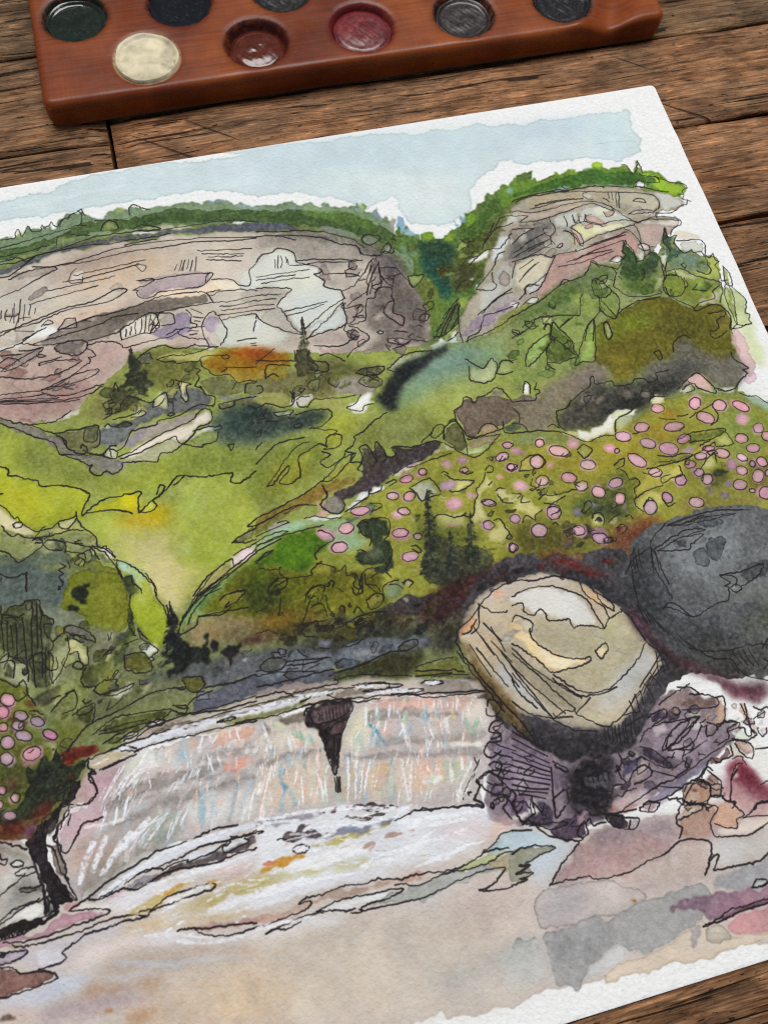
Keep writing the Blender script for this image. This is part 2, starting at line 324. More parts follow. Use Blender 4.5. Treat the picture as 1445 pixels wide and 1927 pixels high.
# ------------------------------------------------------------------ the watercolour: strokes in tenths of a millimetre on the sheet
STROKES = r'''
W 6f7d4c 1 0.3 0|-2171,-246 -1965,-213 -1737,-182 -1492,-179 -1278,-223 -1076,-264 -943,-346 -859,-436 -842,-597 -877,-723 -929,-753 -1048,-767 -1263,-719 -1469,-634 -1627,-595 -1749,-697 -1861,-755 -2012,-736 -2197,-679
W 6b7340 1 0.329 0|-874,-433 -836,-405 -794,-423 -743,-406 -609,-323 -502,-288 -347,-261 -167,-317 -118,-365 -213,-442 -434,-614 -630,-744 -812,-754 -891,-720
W 8c9350 1 0.416 0|-2196,-665 -2011,-721 -1874,-759 -1749,-697 -1627,-592 -1441,-633 -1263,-719 -1148,-769 -1021,-773 -836,-732 -615,-645 -393,-587 -197,-575 -66,-656 -62,-764 -110,-957 -163,-1010 -147,-1046 -88,-1107 111,-1199 -16,-1468 -260,-1354 -469,-1335 -588,-1391 -826,-1362 -1123,-1475 -1382,-1511 -1620,-1490 -1888,-1574 -2034,-1690 -2256,-1654
W 4a4746 1 0.373 0|-1482,-1401 -1311,-1417 -1090,-1353 -955,-1345 -826,-1362 -699,-1392 -584,-1378 -464,-1321 -249,-1328 8,-1417 -165,-1783 -424,-1745 -537,-1693 -612,-1712 -717,-1819 -821,-1931 -1005,-1929 -1065,-1847 -1042,-1643 -1053,-1592 -1387,-1534 -1563,-1504
W 6d6e4c 1 0.344 0|-2176,-1270 -1714,-1333 -1461,-1418 -1002,-1504 -1032,-1609 -1364,-1540 -1601,-1518 -1791,-1530 -1909,-1557 -1969,-1685 -2034,-1690 -2204,-1667
W c9d9dd .95 0.204 .5|-2174,-74 -2035,-63 -1950,-48 -1903,-44 -1801,-33 -1791,-28 -1746,-17 -1657,-7 -1509,-4 -1443,-14 -1420,-16 -1278,-18 -1377,19 -1265,3 -1114,-8 -1037,-17 -861,-18 -708,-42 -648,-52 -584,-38 -528,-57 -465,-57 -418,-71 -383,-61 -283,-73 -215,-71 -151,-84 -121,-73 -114,-91 -120,-117 -116,-132 -128,-146 -105,-190 -127,-212 -133,-237 -183,-250 -213,-260 -241,-243 -301,-225 -363,-224 -427,-219 -470,-216 -495,-208 -553,-182 -572,-208 -615,-228 -638,-252 -663,-262 -672,-315 -710,-352 -731,-363 -773,-373 -831,-357 -864,-350 -873,-324 -878,-268 -887,-241 -972,-273 -1019,-250 -1043,-221 -1100,-200 -1167,-181 -1264,-165 -1336,-133 -1403,-118 -1517,-119 -1542,-126 -1624,-120 -1729,-115 -1826,-124 -1895,-114 -1956,-115 -2177,-126
W b9cdd6 .6 4.53 0|-1237,-14 -1019,-13 -708,-50 -579,-55 -453,-76 -419,-127 -612,-168 -834,-163 -1043,-121 -1253,-97
W b7cbd8 .55 2.53 0|-476,-59 -316,-70 -236,-82 -255,-140 -373,-141 -482,-119
W d6e0df .7 3.69 0|-1144,-157 -929,-163 -653,-199 -694,-343 -849,-339 -878,-211 -1035,-221
W c3d8da .6 1.82 0|-253,-83 -126,-87 -136,-163 -140,-243 -266,-218
W c2d4d8 .5 3.26 0|-1951,-63 -1733,-29 -1512,-26 -1305,-49 -1315,-104 -1521,-84 -1813,-98 -1954,-98
S dfe6e6 .5 1.13 0.484|-1910,-78 -1781,-68 -1635,-61
S a7b5b8 .7 0.216 0.0722|-249,-183 -188,-187 -139,-195 -131,-211 -131,-233
W 7b9070 1 0.161 .4|-2100,-193 -1961,-174 -1919,-167 -1913,-149 -1905,-170 -1893,-149 -1883,-143 -1876,-157 -1848,-162 -1844,-151 -1834,-162 -1824,-146 -1809,-163 -1792,-135 -1766,-122 -1737,-119 -1735,-138 -1684,-152 -1667,-139 -1642,-135 -1618,-149 -1609,-133 -1585,-141 -1560,-150 -1524,-154 -1487,-152 -1458,-153 -1440,-153 -1416,-167 -1396,-151 -1382,-157 -1349,-162 -1330,-184 -1308,-185 -1288,-199 -1271,-202 -1215,-208 -1177,-207 -1165,-222 -1136,-226 -1113,-227 -1100,-237 -1079,-223 -1067,-240 -1042,-249 -1013,-259 -999,-249 -994,-266 -980,-249 -975,-276 -959,-288 -948,-276 -943,-299 -928,-317 -919,-342 -911,-371 -899,-383 -883,-350 -872,-379 -849,-398 -845,-439 -844,-492 -842,-597 -857,-694 -881,-656 -896,-516 -931,-421 -991,-355 -1086,-308 -1198,-272 -1356,-243 -1541,-214 -1684,-211 -1827,-225 -1969,-255 -2106,-277
W 4f6638 .9 0.318 .3|-2102,-227 -1964,-201 -1881,-205 -1824,-199 -1764,-167 -1706,-161 -1622,-174 -1534,-166 -1447,-173 -1362,-194 -1273,-213 -1161,-238 -1076,-264 -992,-296 -943,-346 -902,-395 -881,-431 -873,-486 -893,-447 -954,-389 -1045,-329 -1172,-290 -1281,-255 -1397,-225 -1512,-214 -1598,-207 -1739,-196 -1855,-227 -1967,-238 -2105,-260
W 3f5530 .7 0.808 0|-1607,-173 -1492,-182 -1351,-215 -1276,-230 -1163,-250 -1053,-296 -972,-340 -991,-355 -1113,-293 -1279,-244 -1497,-210 -1611,-197
W 5c7a34 .6 0.49 0|-1161,-238 -1045,-263 -966,-314 -947,-364 -1001,-334 -1109,-279
W a9b35a .7 0.156 0|-1919,-167 -1909,-150 -1899,-166 -1906,-175
W 9fae5c .7 0.161 0|-1649,-143 -1642,-133 -1625,-144 -1631,-154
W a9c24a .8 0.165 0|-991,-267 -979,-249 -977,-272 -982,-280
W 8fa8b8 .8 0.131 .2|-1182,-237 -1173,-215 -1167,-233 -1168,-245
W 8ba3b4 .8 0.132 .2|-1008,-273 -997,-249 -993,-263 -996,-281
W 8ea5b6 .8 0.132 .2|-961,-295 -945,-269 -941,-296 -936,-319 -947,-313
W 8fa3b0 .7 0.131 .2|-1404,-167 -1392,-150 -1382,-157 -1344,-163 -1341,-179 -1372,-167
W 96a8b6 .6 0.131 0|-1330,-184 -1301,-189 -1245,-209 -1254,-215 -1318,-198
S 8b9aa8 .6 0.496 0.165|-1087,-232 -1077,-227
W 97958c .9 0.131 .3|-923,-341 -913,-318 -905,-325 -913,-353 -922,-358
W 7fa7bd .95 0.131 .2|-908,-365 -891,-317 -883,-326 -887,-365 -902,-377
W 8fb0c4 .9 0.13 .2|-888,-369 -873,-361 -862,-378 -856,-401 -880,-388
W 8a9355 .8 0.159 .3|-1694,-201 -1679,-172 -1658,-173 -1651,-196 -1658,-205
W 8d9a62 .7 0.156 .3|-1810,-193 -1775,-195 -1741,-209 -1798,-217 -1820,-221
W 8b9560 .7 0.154 .3|-1940,-244 -1883,-222 -1870,-235 -1877,-244 -1927,-254 -1969,-255 -1967,-242
W 99a57c .7 0.158 .2|-1726,-207 -1683,-204 -1619,-206 -1541,-215 -1529,-229 -1614,-222 -1713,-215
W 5d6068 .9 0.313 .3|-2109,-326 -1970,-269 -1914,-258 -1856,-236 -1785,-228 -1686,-224 -1601,-228 -1544,-233 -1429,-242 -1342,-246 -1282,-258 -1198,-272 -1175,-291 -1175,-302 -1233,-295 -1288,-288 -1361,-271 -1432,-256 -1517,-245 -1618,-246 -1745,-240 -1844,-251 -1916,-275 -1972,-292 -2112,-358
W 55586a .6 0.481 0|-1501,-234 -1400,-241 -1282,-262 -1177,-284 -1196,-296 -1346,-270 -1432,-256
W 43485a .6 0.611 0|-1970,-275 -1886,-259 -1801,-239 -1873,-262 -1944,-286 -1972,-288
W 8a9298 .6 0.323 0|-1120,-299 -1059,-322 -995,-372 -1037,-359 -1118,-317
W dfe3e2 .9 0.158 0|-1614,-218 -1557,-226 -1544,-234 -1587,-229 -1617,-224
W e3e6e6 .9 0.0967 0|-1351,-240 -1329,-241 -1315,-248 -1334,-251
W b9b39f .8 0.16 0|-1542,-219 -1484,-223 -1413,-235 -1398,-234 -1487,-237 -1543,-229
W c2b8aa 1 0.299 .4|-2138,-352 -1972,-292 -1915,-273 -1844,-252 -1745,-244 -1618,-247 -1518,-250 -1361,-272 -1288,-289 -1204,-300 -1147,-315 -1064,-347 -1014,-389 -964,-432 -920,-494 -899,-585 -888,-655 -898,-702 -936,-727 -1010,-730 -1071,-746 -1116,-768 -1157,-749 -1210,-731 -1248,-715 -1296,-677 -1358,-648 -1441,-630 -1558,-591 -1626,-584 -1669,-602 -1710,-652 -1753,-681 -1818,-727 -1886,-749 -1962,-740 -2010,-714 -2156,-629
W c9a58c .7 4.58 0|-1807,-289 -1611,-296 -1519,-350 -1571,-407 -1765,-399 -1858,-379
W cdb08e .7 3.38 0|-1714,-326 -1555,-308 -1503,-336 -1598,-401 -1708,-387
W c3bfb5 .8 3.57 0|-2030,-343 -1893,-322 -1787,-361 -1822,-420 -1959,-440 -2037,-423
W cfc8c0 .55 2.81 0|-1472,-325 -1298,-344 -1220,-378 -1259,-422 -1379,-448 -1470,-395
W a59b91 .6 2.48 0|-1890,-297 -1691,-262 -1520,-266 -1378,-287 -1511,-299 -1695,-296 -1839,-333
W a08c80 .5 1.55 0|-1805,-273 -1691,-262 -1608,-279 -1641,-307 -1781,-312
W c6b2a6 .6 2.38 0|-1905,-435 -1711,-411 -1576,-440 -1639,-492 -1833,-515
W b0958c .8 3.11 0|-2072,-526 -1862,-540 -1701,-544 -1684,-611 -1816,-705 -2010,-707 -2085,-690
W a07f78 .7 1.39 0|-2030,-650 -1901,-648 -1808,-646 -1759,-672 -1831,-724 -1936,-738 -2035,-708
W c1a29a .5 2.31 0|-1808,-536 -1675,-550 -1611,-579 -1686,-626 -1783,-652
W 948a80 .7 0.228 .4|-1951,-303 -1930,-284 -1875,-282 -1826,-292 -1836,-304 -1892,-309
W b6b0a6 .7 0.449 .2|-1931,-429 -1820,-404 -1722,-392 -1656,-399 -1691,-415 -1740,-421 -1823,-428
W e4e7e4 .95 0.174 .3|-1931,-494 -1906,-470 -1874,-466 -1845,-477 -1835,-491 -1858,-497 -1897,-493 -1939,-508 -1992,-515 -1991,-504
W cfd3d0 .8 0.438 0|-1989,-481 -1928,-470 -1879,-449 -1852,-447 -1867,-463 -1937,-492
W d9b9a3 .7 0.445 0|-1865,-444 -1810,-439 -1714,-435 -1674,-444 -1746,-469 -1828,-471
W 7a7066 .85 0.445 .3|-1832,-483 -1746,-466 -1633,-448 -1549,-446 -1449,-454 -1443,-485 -1513,-483 -1569,-488 -1626,-495 -1690,-514 -1740,-527 -1833,-515 -1900,-516 -1864,-496
W 5f5850 .5 1.2 0|-1761,-482 -1591,-450 -1452,-455 -1449,-479 -1568,-481 -1682,-503
W 857b74 .8 0.291 .3|-1906,-512 -1858,-503 -1739,-520 -1691,-517 -1706,-530 -1781,-533 -1848,-531
W 7a706b .9 0.217 .5|-1857,-535 -1845,-524 -1822,-517 -1781,-531 -1781,-550 -1798,-562 -1835,-559 -1855,-545
W 857a76 .7 0.214 .4|-1990,-567 -1954,-533 -1888,-527 -1897,-549 -1945,-569
W 8e7c90 .9 0.183 .5|-1633,-404 -1612,-399 -1620,-380 -1579,-372 -1510,-378 -1430,-389 -1435,-411 -1468,-433 -1518,-427 -1573,-424 -1603,-434 -1626,-422
W e8d2b6 .95 0.305 .2|-1608,-433 -1573,-424 -1468,-434 -1430,-412 -1388,-421 -1365,-448 -1323,-470 -1381,-456 -1423,-452 -1438,-461 -1535,-449
W e6dfcc .8 0.461 0|-1439,-423 -1396,-421 -1364,-444 -1339,-465 -1408,-452
W dcd8cb .95 0.148 .2|-1690,-543 -1683,-512 -1636,-490 -1605,-482 -1593,-503 -1596,-531 -1620,-545
W c8c0a8 .7 0.222 0|-1629,-495 -1605,-483 -1591,-503 -1603,-543 -1625,-541
W 8f8298 .9 0.297 .4|-1605,-540 -1560,-519 -1550,-498 -1515,-495 -1505,-521 -1513,-549 -1496,-548 -1526,-566 -1582,-570 -1614,-550
W a9a49a .9 0.149 .4|-1593,-503 -1550,-498 -1548,-528 -1583,-529
W b29e96 .7 0.294 0|-1546,-561 -1498,-564 -1482,-591 -1520,-607 -1559,-599 -1583,-577
W a394a6 .9 0.297 .4|-1481,-546 -1448,-512 -1434,-530 -1424,-578 -1442,-600 -1459,-616 -1475,-606
W c9c3ad .8 0.59 0|-1476,-577 -1442,-576 -1440,-609 -1463,-615
W c7c1b6 .8 0.457 .2|-1447,-467 -1323,-469 -1229,-489 -1238,-499 -1329,-501 -1418,-507 -1454,-508
W d2d5cc 1 0.185 .4|-1364,-435 -1338,-400 -1319,-398 -1302,-384 -1257,-359 -1236,-351 -1210,-366 -1198,-395 -1194,-407 -1155,-430 -1139,-448 -1140,-476 -1140,-496 -1101,-519 -1099,-542 -1104,-552 -1145,-583 -1158,-597 -1218,-611 -1231,-625 -1254,-576 -1265,-540 -1277,-527 -1253,-504 -1230,-489 -1253,-478 -1322,-466 -1360,-464
W c5cfd0 .7 2.14 0|-1261,-519 -1198,-515 -1120,-515 -1105,-535 -1150,-565 -1230,-576
W d9d9c4 .6 2.17 0|-1261,-451 -1192,-442 -1148,-469 -1170,-499 -1230,-486
W dbdcd2 .6 1.26 0|-1283,-365 -1208,-381 -1209,-410 -1280,-401
W b7b0a2 .9 0.612 .2|-1350,-460 -1248,-482 -1233,-491 -1277,-527 -1377,-505
W c9cdc0 .95 0.297 .4|-1458,-559 -1422,-540 -1337,-541 -1316,-579 -1258,-619 -1265,-628 -1297,-648 -1383,-632 -1446,-621
W b4aea4 .9 0.451 .3|-1328,-543 -1282,-531 -1265,-540 -1242,-611 -1236,-627 -1267,-617 -1324,-574
W d2d0c4 .7 0.893 0|-1367,-551 -1325,-577 -1282,-619 -1327,-636 -1390,-623
W c9d0cd .9 0.303 .4|-1218,-611 -1158,-597 -1139,-579 -1108,-568 -1099,-593 -1109,-618 -1142,-633 -1205,-636
W 989188 .8 0.953 .2|-1291,-304 -1183,-309 -1082,-348 -1023,-396 -1018,-421 -1014,-445 -1052,-437 -1126,-456 -1138,-442 -1193,-402 -1213,-356 -1253,-336 -1302,-361
W a39b90 .7 1.25 0|-1138,-465 -1088,-464 -1029,-465 -1059,-505 -1101,-519 -1136,-500
W 6f6964 .85 0.962 .2|-1289,-293 -1182,-304 -1117,-326 -1043,-356 -994,-402 -960,-427 -974,-442 -1009,-423 -1031,-388 -1103,-355 -1186,-326 -1291,-304
W 645f60 .8 1.59 0|-1029,-383 -965,-408 -933,-439 -920,-488 -942,-495 -981,-452 -1018,-421
W 7a706a .9 1.22 .2|-987,-474 -934,-485 -917,-535 -897,-591 -895,-637 -895,-676 -918,-726 -963,-710 -1005,-723 -1070,-736 -1072,-703 -1023,-681 -1066,-639 -1043,-565 -1005,-528 -969,-542
W 6a615b .7 2.16 0|-956,-492 -915,-547 -896,-642 -910,-694 -956,-684 -947,-631 -975,-569
W 5d5458 .8 1.27 0|-976,-430 -933,-439 -914,-524 -952,-516 -985,-486
W 988c84 .8 0.923 .2|-1099,-553 -1036,-533 -985,-486 -1002,-517 -1043,-565 -1061,-618 -1096,-621 -1119,-638
W ab9c96 .8 0.895 .2|-1222,-649 -1142,-633 -1106,-663 -1144,-684 -1207,-668
W 93867e .8 1.19 .2|-1145,-687 -1096,-665 -1061,-678 -1128,-718 -1077,-745 -1112,-732 -1146,-714
W a89a90 .6 1.24 0|-1101,-519 -1028,-500 -1029,-546 -1102,-564
W b19d9c .9 0.23 .5|-1004,-602 -977,-574 -973,-586 -984,-612 -970,-623 -956,-635 -966,-655 -984,-640 -1002,-614
W bfa8a6 .9 0.225 .5|-1107,-630 -1094,-633 -1063,-675 -1127,-715 -1119,-698 -1094,-674
W b9a4a2 .9 0.225 .4|-1016,-691 -1002,-691 -962,-705 -978,-713 -1009,-703
W b39a98 .8 0.592 .2|-1208,-673 -1150,-689 -1132,-695 -1128,-718 -1172,-703
W a49088 .8 0.303 .3|-993,-676 -950,-642 -956,-674 -983,-673
W d9dcda 1 0.121 .4|-1039,-664 -1028,-662 -1021,-669 -1031,-672
W 9a9d6a .8 0.153 .3|-917,-643 -905,-637 -890,-641 -899,-655 -915,-659
W d6dad6 .95 0.15 .3|-1360,-589 -1345,-559 -1328,-568 -1326,-582 -1342,-593
W 5f7a3c 1 0.244 .4|-935,-367 -917,-376 -900,-350 -896,-375 -875,-391 -862,-400 -848,-406 -836,-390 -813,-392 -809,-414 -789,-415 -763,-396 -734,-384 -715,-363 -706,-340 -678,-337 -656,-313 -637,-311 -623,-292 -609,-298 -589,-286 -574,-270 -559,-276 -536,-262 -501,-243 -466,-237 -523,-315 -558,-333 -601,-362 -637,-392 -672,-421 -709,-479 -734,-510 -698,-512 -692,-525 -727,-576 -753,-611 -795,-636 -821,-692 -843,-720 -879,-723 -899,-724 -891,-677 -887,-610 -895,-563 -890,-506 -897,-458 -917,-418
W 8cae2e .8 0.244 .2|-841,-398 -833,-389 -814,-395 -811,-411 -826,-419 -844,-412
W 8aa834 .8 0.326 .2|-790,-421 -763,-397 -752,-411 -761,-427 -782,-428
W 7fae2c .7 0.332 .2|-717,-381 -702,-347 -683,-345 -676,-365 -704,-390
W 7aa5c0 .9 0.132 .2|-743,-365 -738,-363 -732,-378 -741,-384
W 7fa9c2 .9 0.133 .2|-720,-350 -707,-349 -714,-370 -723,-367
W 4c6a2c .8 0.668 .1|-737,-395 -678,-371 -633,-324 -568,-287 -542,-280 -553,-315 -608,-348 -657,-388 -690,-430 -727,-434 -743,-418
W 2d4a3a .95 0.797 .2|-865,-411 -815,-416 -764,-438 -761,-463 -785,-493 -794,-526 -805,-582 -837,-609 -846,-585 -845,-527 -864,-506 -867,-458
W 1f5a50 .7 1.58 0|-868,-464 -827,-461 -823,-520 -808,-558 -809,-598 -841,-603 -848,-538 -866,-511
W 2b4a2e .7 1.29 0|-842,-422 -772,-448 -801,-478 -846,-457
W 4a4d22 .9 0.636 .2|-835,-489 -795,-491 -794,-526 -819,-544 -840,-528
W 55602c .95 0.644 .2|-759,-457 -695,-428 -660,-399 -655,-418 -695,-465 -718,-507 -690,-519 -737,-574 -772,-589 -805,-599 -794,-526
W 47482c .8 1.27 0|-775,-495 -730,-517 -718,-543 -759,-580 -795,-584
W 6f7b39 .95 0.466 .2|-894,-505 -867,-534 -846,-550 -849,-596 -840,-620 -869,-670 -892,-699 -889,-655 -885,-599 -900,-545
W 5f7a34 .8 0.618 0|-885,-599 -844,-597 -831,-622 -862,-661 -883,-667
W 5c6a3e .95 0.307 .3|-880,-712 -852,-663 -817,-625 -798,-612 -815,-682 -836,-694 -867,-715
W 8fa64a .9 0.234 .3|-797,-624 -767,-607 -774,-623 -804,-651
W a9bc62 .95 0.228 .3|-869,-725 -853,-701 -818,-681 -818,-692 -843,-720
W 95a660 .9 0.244 .3|-759,-457 -742,-431 -716,-430 -727,-452 -757,-466
W 8ba05a .9 0.236 .3|-913,-507 -893,-517 -864,-523 -904,-541 -914,-542
W 7d8a72 .9 0.323 .4|-1010,-363 -984,-359 -962,-373 -971,-389 -1001,-392
W 8e948c .9 0.321 .4|-974,-424 -937,-396 -936,-414 -950,-429
W 6f8a76 .8 0.643 .2|-914,-407 -888,-424 -875,-451 -883,-461 -907,-438
W e8eae8 1 0.151 .4|-860,-727 -843,-720 -823,-708 -823,-744 -855,-745
W e4e6e2 .95 0.162 .3|-736,-509 -726,-494 -701,-487 -677,-474 -675,-487 -705,-498
W d9dcd8 .9 0.127 .2|-751,-562 -741,-554 -736,-556 -744,-565
W d5d8d6 .9 0.126 .2|-745,-589 -737,-577 -732,-583 -738,-594
W 6f9038 1 0.262 .4|-589,-289 -541,-273 -529,-250 -523,-264 -502,-269 -497,-260 -485,-266 -471,-265 -470,-278 -429,-277 -411,-271 -406,-256 -395,-264 -377,-261 -372,-255 -346,-258 -349,-267 -331,-271 -319,-260 -304,-263 -293,-265 -286,-250 -272,-245 -261,-252 -264,-268 -244,-275 -208,-276 -200,-268 -186,-277 -186,-290 -175,-309 -152,-267 -150,-301 -145,-308 -96,-335 -79,-364 -49,-373 -42,-391 -55,-404 -67,-421 -57,-430 -95,-406 -123,-394 -158,-367 -238,-345 -340,-321 -405,-320 -492,-322 -560,-333 -605,-343
W 9dbf3a .9 0.351 .3|-159,-302 -147,-314 -102,-337 -80,-367 -43,-387 -58,-404 -75,-413 -107,-394 -134,-362 -154,-326
W a5c23c .9 0.177 .2|-292,-263 -284,-249 -271,-245 -262,-255 -265,-268
W 8fae3a .8 0.174 .2|-409,-269 -404,-256 -396,-264 -399,-273
W 86a338 .8 0.175 .2|-379,-268 -370,-255 -349,-258 -349,-267
W 8a9a4a .9 0.177 .3|-205,-283 -198,-270 -184,-279 -186,-300
W a9b97a .9 0.177 .3|-166,-304 -152,-269 -152,-294 -155,-310
W 7fa0ac .9 0.176 .2|-334,-271 -319,-260 -305,-260 -299,-265
W 7fa9bc .8 0.171 .1|-547,-292 -564,-294 -564,-304 -551,-303
W 47702c .9 0.522 .3|-590,-327 -517,-298 -437,-285 -380,-277 -335,-273 -301,-270 -279,-271 -242,-292 -197,-291 -171,-313 -120,-326 -118,-350 -156,-361 -217,-346 -340,-321 -420,-317 -500,-314 -556,-321
W 3f6434 .6 1.4 0|-325,-278 -244,-298 -164,-324 -138,-342 -185,-349 -328,-317
W 8fb2c0 .7 0.345 .2|-449,-321 -391,-310 -370,-311 -396,-325 -417,-324
W 9cb8c0 .5 0.522 0|-361,-318 -236,-339 -184,-346 -198,-356 -290,-334 -353,-328
W eceeee 1 0.14 .6|-185,-346 -172,-337 -160,-343 -161,-357 -173,-362 -184,-356
W a8a18f 1 0.329 .4|-550,-335 -493,-325 -407,-326 -341,-324 -238,-345 -159,-370 -95,-406 -69,-427 -69,-446 -91,-454 -126,-460 -161,-449 -161,-465 -123,-479 -103,-493 -114,-512 -135,-517 -150,-536 -177,-549 -212,-572 -243,-583 -270,-584 -348,-591 -410,-590 -430,-616 -503,-618 -572,-655 -630,-660 -678,-684 -719,-703 -747,-730 -810,-744 -835,-744 -835,-711 -797,-664 -750,-605 -717,-561 -694,-518 -666,-477 -620,-426 -584,-378
W b9aa8a .8 0.856 .1|-528,-333 -398,-331 -244,-360 -273,-379 -326,-375 -411,-370 -517,-367
W c6b99e .7 1.04 0|-352,-325 -260,-343 -141,-380 -157,-393 -295,-349
W bcb9a2 .9 0.346 .3|-286,-354 -223,-364 -154,-387 -139,-413 -150,-442 -206,-437 -275,-385
W c9cbc4 .9 0.346 .3|-151,-378 -107,-394 -67,-434 -90,-451 -137,-458 -148,-443 -136,-413
W b5ab97 .7 0.682 0|-510,-362 -405,-352 -316,-380 -349,-379 -447,-381
W c2b2a2 .9 0.338 .3|-572,-374 -469,-383 -396,-373 -337,-376 -401,-391 -470,-405 -550,-404
W c3c6bd .95 0.338 .3|-471,-407 -376,-396 -312,-399 -283,-409 -253,-446 -239,-468 -322,-457 -402,-440 -421,-449 -466,-440
W dcdcc4 .8 0.681 0|-334,-398 -293,-407 -269,-430 -293,-438 -332,-424
W d9d7a8 .95 0.504 .3|-421,-449 -381,-442 -323,-460 -259,-464 -236,-475 -294,-484 -343,-487 -401,-502 -411,-482
W e6e3cc .8 0.673 0|-356,-462 -281,-465 -251,-472 -309,-481 -358,-483
W d9dfa8 .6 0.669 0|-401,-453 -361,-461 -376,-489 -406,-483
W d8d9d2 .95 0.171 .4|-243,-442 -216,-435 -166,-448 -175,-456
W d7d4c8 .9 0.341 .3|-230,-473 -176,-475 -111,-491 -107,-501 -119,-511 -220,-475
W bfa9a0 .95 0.506 .3|-265,-481 -222,-481 -115,-503 -136,-514 -148,-530 -177,-549 -210,-566 -234,-543 -235,-487
W bb9a90 1 0.491 .4|-416,-529 -316,-501 -267,-487 -246,-516 -246,-546 -268,-578 -319,-571 -407,-579 -428,-610 -502,-615 -571,-652 -606,-648 -541,-592 -496,-533 -433,-532
W b28b84 .7 1.33 0|-401,-532 -298,-511 -282,-527 -332,-547 -411,-560
W a79a8f .7 1.62 0|-537,-593 -462,-573 -416,-577 -438,-608 -511,-610
W a7a399 .95 0.332 .3|-471,-438 -423,-455 -422,-485 -439,-518 -489,-526 -496,-482 -471,-457
W a3a86a .7 0.497 0|-439,-470 -421,-480 -420,-510 -437,-513
W 77746f .95 0.823 .3|-602,-472 -561,-438 -472,-410 -468,-439 -489,-471 -509,-492 -534,-504 -589,-529 -660,-526
W 5b5b5c .8 1.97 0|-603,-490 -554,-452 -507,-437 -525,-476 -584,-512
W 8b7f78 .9 0.332 .3|-551,-407 -520,-428 -469,-408 -534,-419 -566,-437 -599,-461 -609,-440
W e9e2d2 1 0.198 .5|-592,-420 -548,-432 -525,-433 -574,-448 -608,-474
W cbc5ac .95 0.483 .3|-610,-530 -540,-521 -495,-530 -543,-580 -581,-618 -642,-617 -630,-561
W b5b2a8 .9 0.478 .3|-660,-526 -610,-530 -642,-617 -682,-631 -706,-592
W c5c7c2 .95 0.319 .3|-605,-613 -538,-581 -537,-593 -573,-626 -612,-635
W cfd3d2 .95 0.326 .3|-607,-435 -651,-462 -683,-515 -647,-516 -609,-459
W d9d5c8 .95 0.251 .4|-563,-379 -555,-387 -575,-399 -600,-403 -586,-384
W a39b9a .8 0.939 .2|-707,-597 -669,-623 -618,-639 -696,-679 -765,-676
W 9b8c9c .9 0.617 .3|-804,-707 -753,-667 -692,-664 -625,-644 -698,-685 -776,-713 -832,-734
W bdbfb8 .8 0.629 .2|-718,-583 -682,-580 -661,-613 -706,-643 -758,-666
W e8e9e6 .95 0.157 .4|-619,-659 -601,-649 -582,-653 -602,-669
W e8e9e6 .95 0.156 .4|-665,-661 -644,-657 -641,-663 -658,-671
W e8e9e6 .95 0.164 .4|-349,-582 -332,-571 -313,-575 -325,-587
W e0d4d0 .9 0.167 .4|-252,-548 -240,-544 -225,-554 -225,-569 -242,-565
W d6ccba .8 0.677 .1|-143,-531 -108,-526 -67,-547 -68,-565 -121,-560
W c9cdc0 .9 0.336 .3|-140,-559 -71,-571 -62,-585 -74,-613 -109,-599 -136,-600
W ecedec 1 0.174 .3|-68,-431 -58,-433 -70,-449 -76,-445
W 8a9560 1 0.321 .4|-855,-815 -816,-748 -759,-738 -676,-712 -635,-676 -574,-660 -512,-627 -446,-618 -412,-596 -393,-570 -384,-590 -352,-602 -321,-591 -277,-528 -271,-571 -265,-597 -229,-574 -204,-592 -156,-510 -154,-547 -130,-540 -150,-573 -136,-600 -104,-600 -81,-624 -53,-623 -42,-644 -56,-671 -62,-711 -93,-781 -85,-834 -95,-871 -91,-900 -109,-979 -207,-1117 -491,-1053 -883,-914
W 6f8468 .8 0.995 .1|-171,-562 -136,-600 -83,-629 -86,-677 -138,-659 -193,-636
W 7b9a98 .6 1.33 0|-149,-603 -93,-627 -112,-647 -149,-633
W a9b35f .95 0.33 .2|-73,-619 -45,-643 -62,-711 -89,-699 -140,-665 -196,-641 -138,-659 -88,-682
W bcc290 .8 0.492 .2|-203,-634 -140,-665 -77,-708 -86,-718 -190,-654
W b7c489 .9 0.483 .3|-63,-729 -33,-747 -20,-779 -27,-829 -36,-856 -77,-853 -93,-861 -85,-794 -93,-775
W c5cf9c .8 0.946 0|-63,-781 -25,-818 -36,-907 -38,-973 -63,-995 -82,-953 -82,-902
W aebb6a .95 0.198 .4|-40,-665 -33,-688 -39,-728 -54,-719
W 98a960 .9 0.194 .4|-56,-730 -54,-766 -68,-838 -72,-797
W 3f5836 .95 0.329 .3|-284,-526 -276,-540 -271,-571 -276,-600 -300,-649 -342,-634 -316,-592 -297,-560
W 3c5530 .9 0.983 .1|-316,-592 -267,-603 -219,-589 -214,-620 -234,-657 -289,-663 -336,-647
W 40583a .95 0.33 .3|-236,-579 -213,-575 -205,-603 -239,-644 -250,-630
W 5d7436 .9 0.97 .1|-354,-655 -285,-652 -226,-665 -235,-704 -314,-704
W 3f5628 .8 1.63 0|-310,-605 -255,-629 -277,-660 -324,-644
W d9d8cc .95 0.165 .3|-264,-573 -240,-566 -254,-596 -267,-596
W d9dcd0 .9 0.166 .3|-190,-576 -173,-574 -192,-618 -202,-622
W 4f6a52 1 0.168 .4|-159,-509 -160,-534 -147,-543 -135,-539 -161,-564 -152,-584 -139,-605 -187,-619 -173,-574 -177,-549
W 62744a .9 1.29 .1|-523,-631 -428,-610 -401,-592 -344,-610 -350,-644 -404,-662 -474,-653 -566,-685
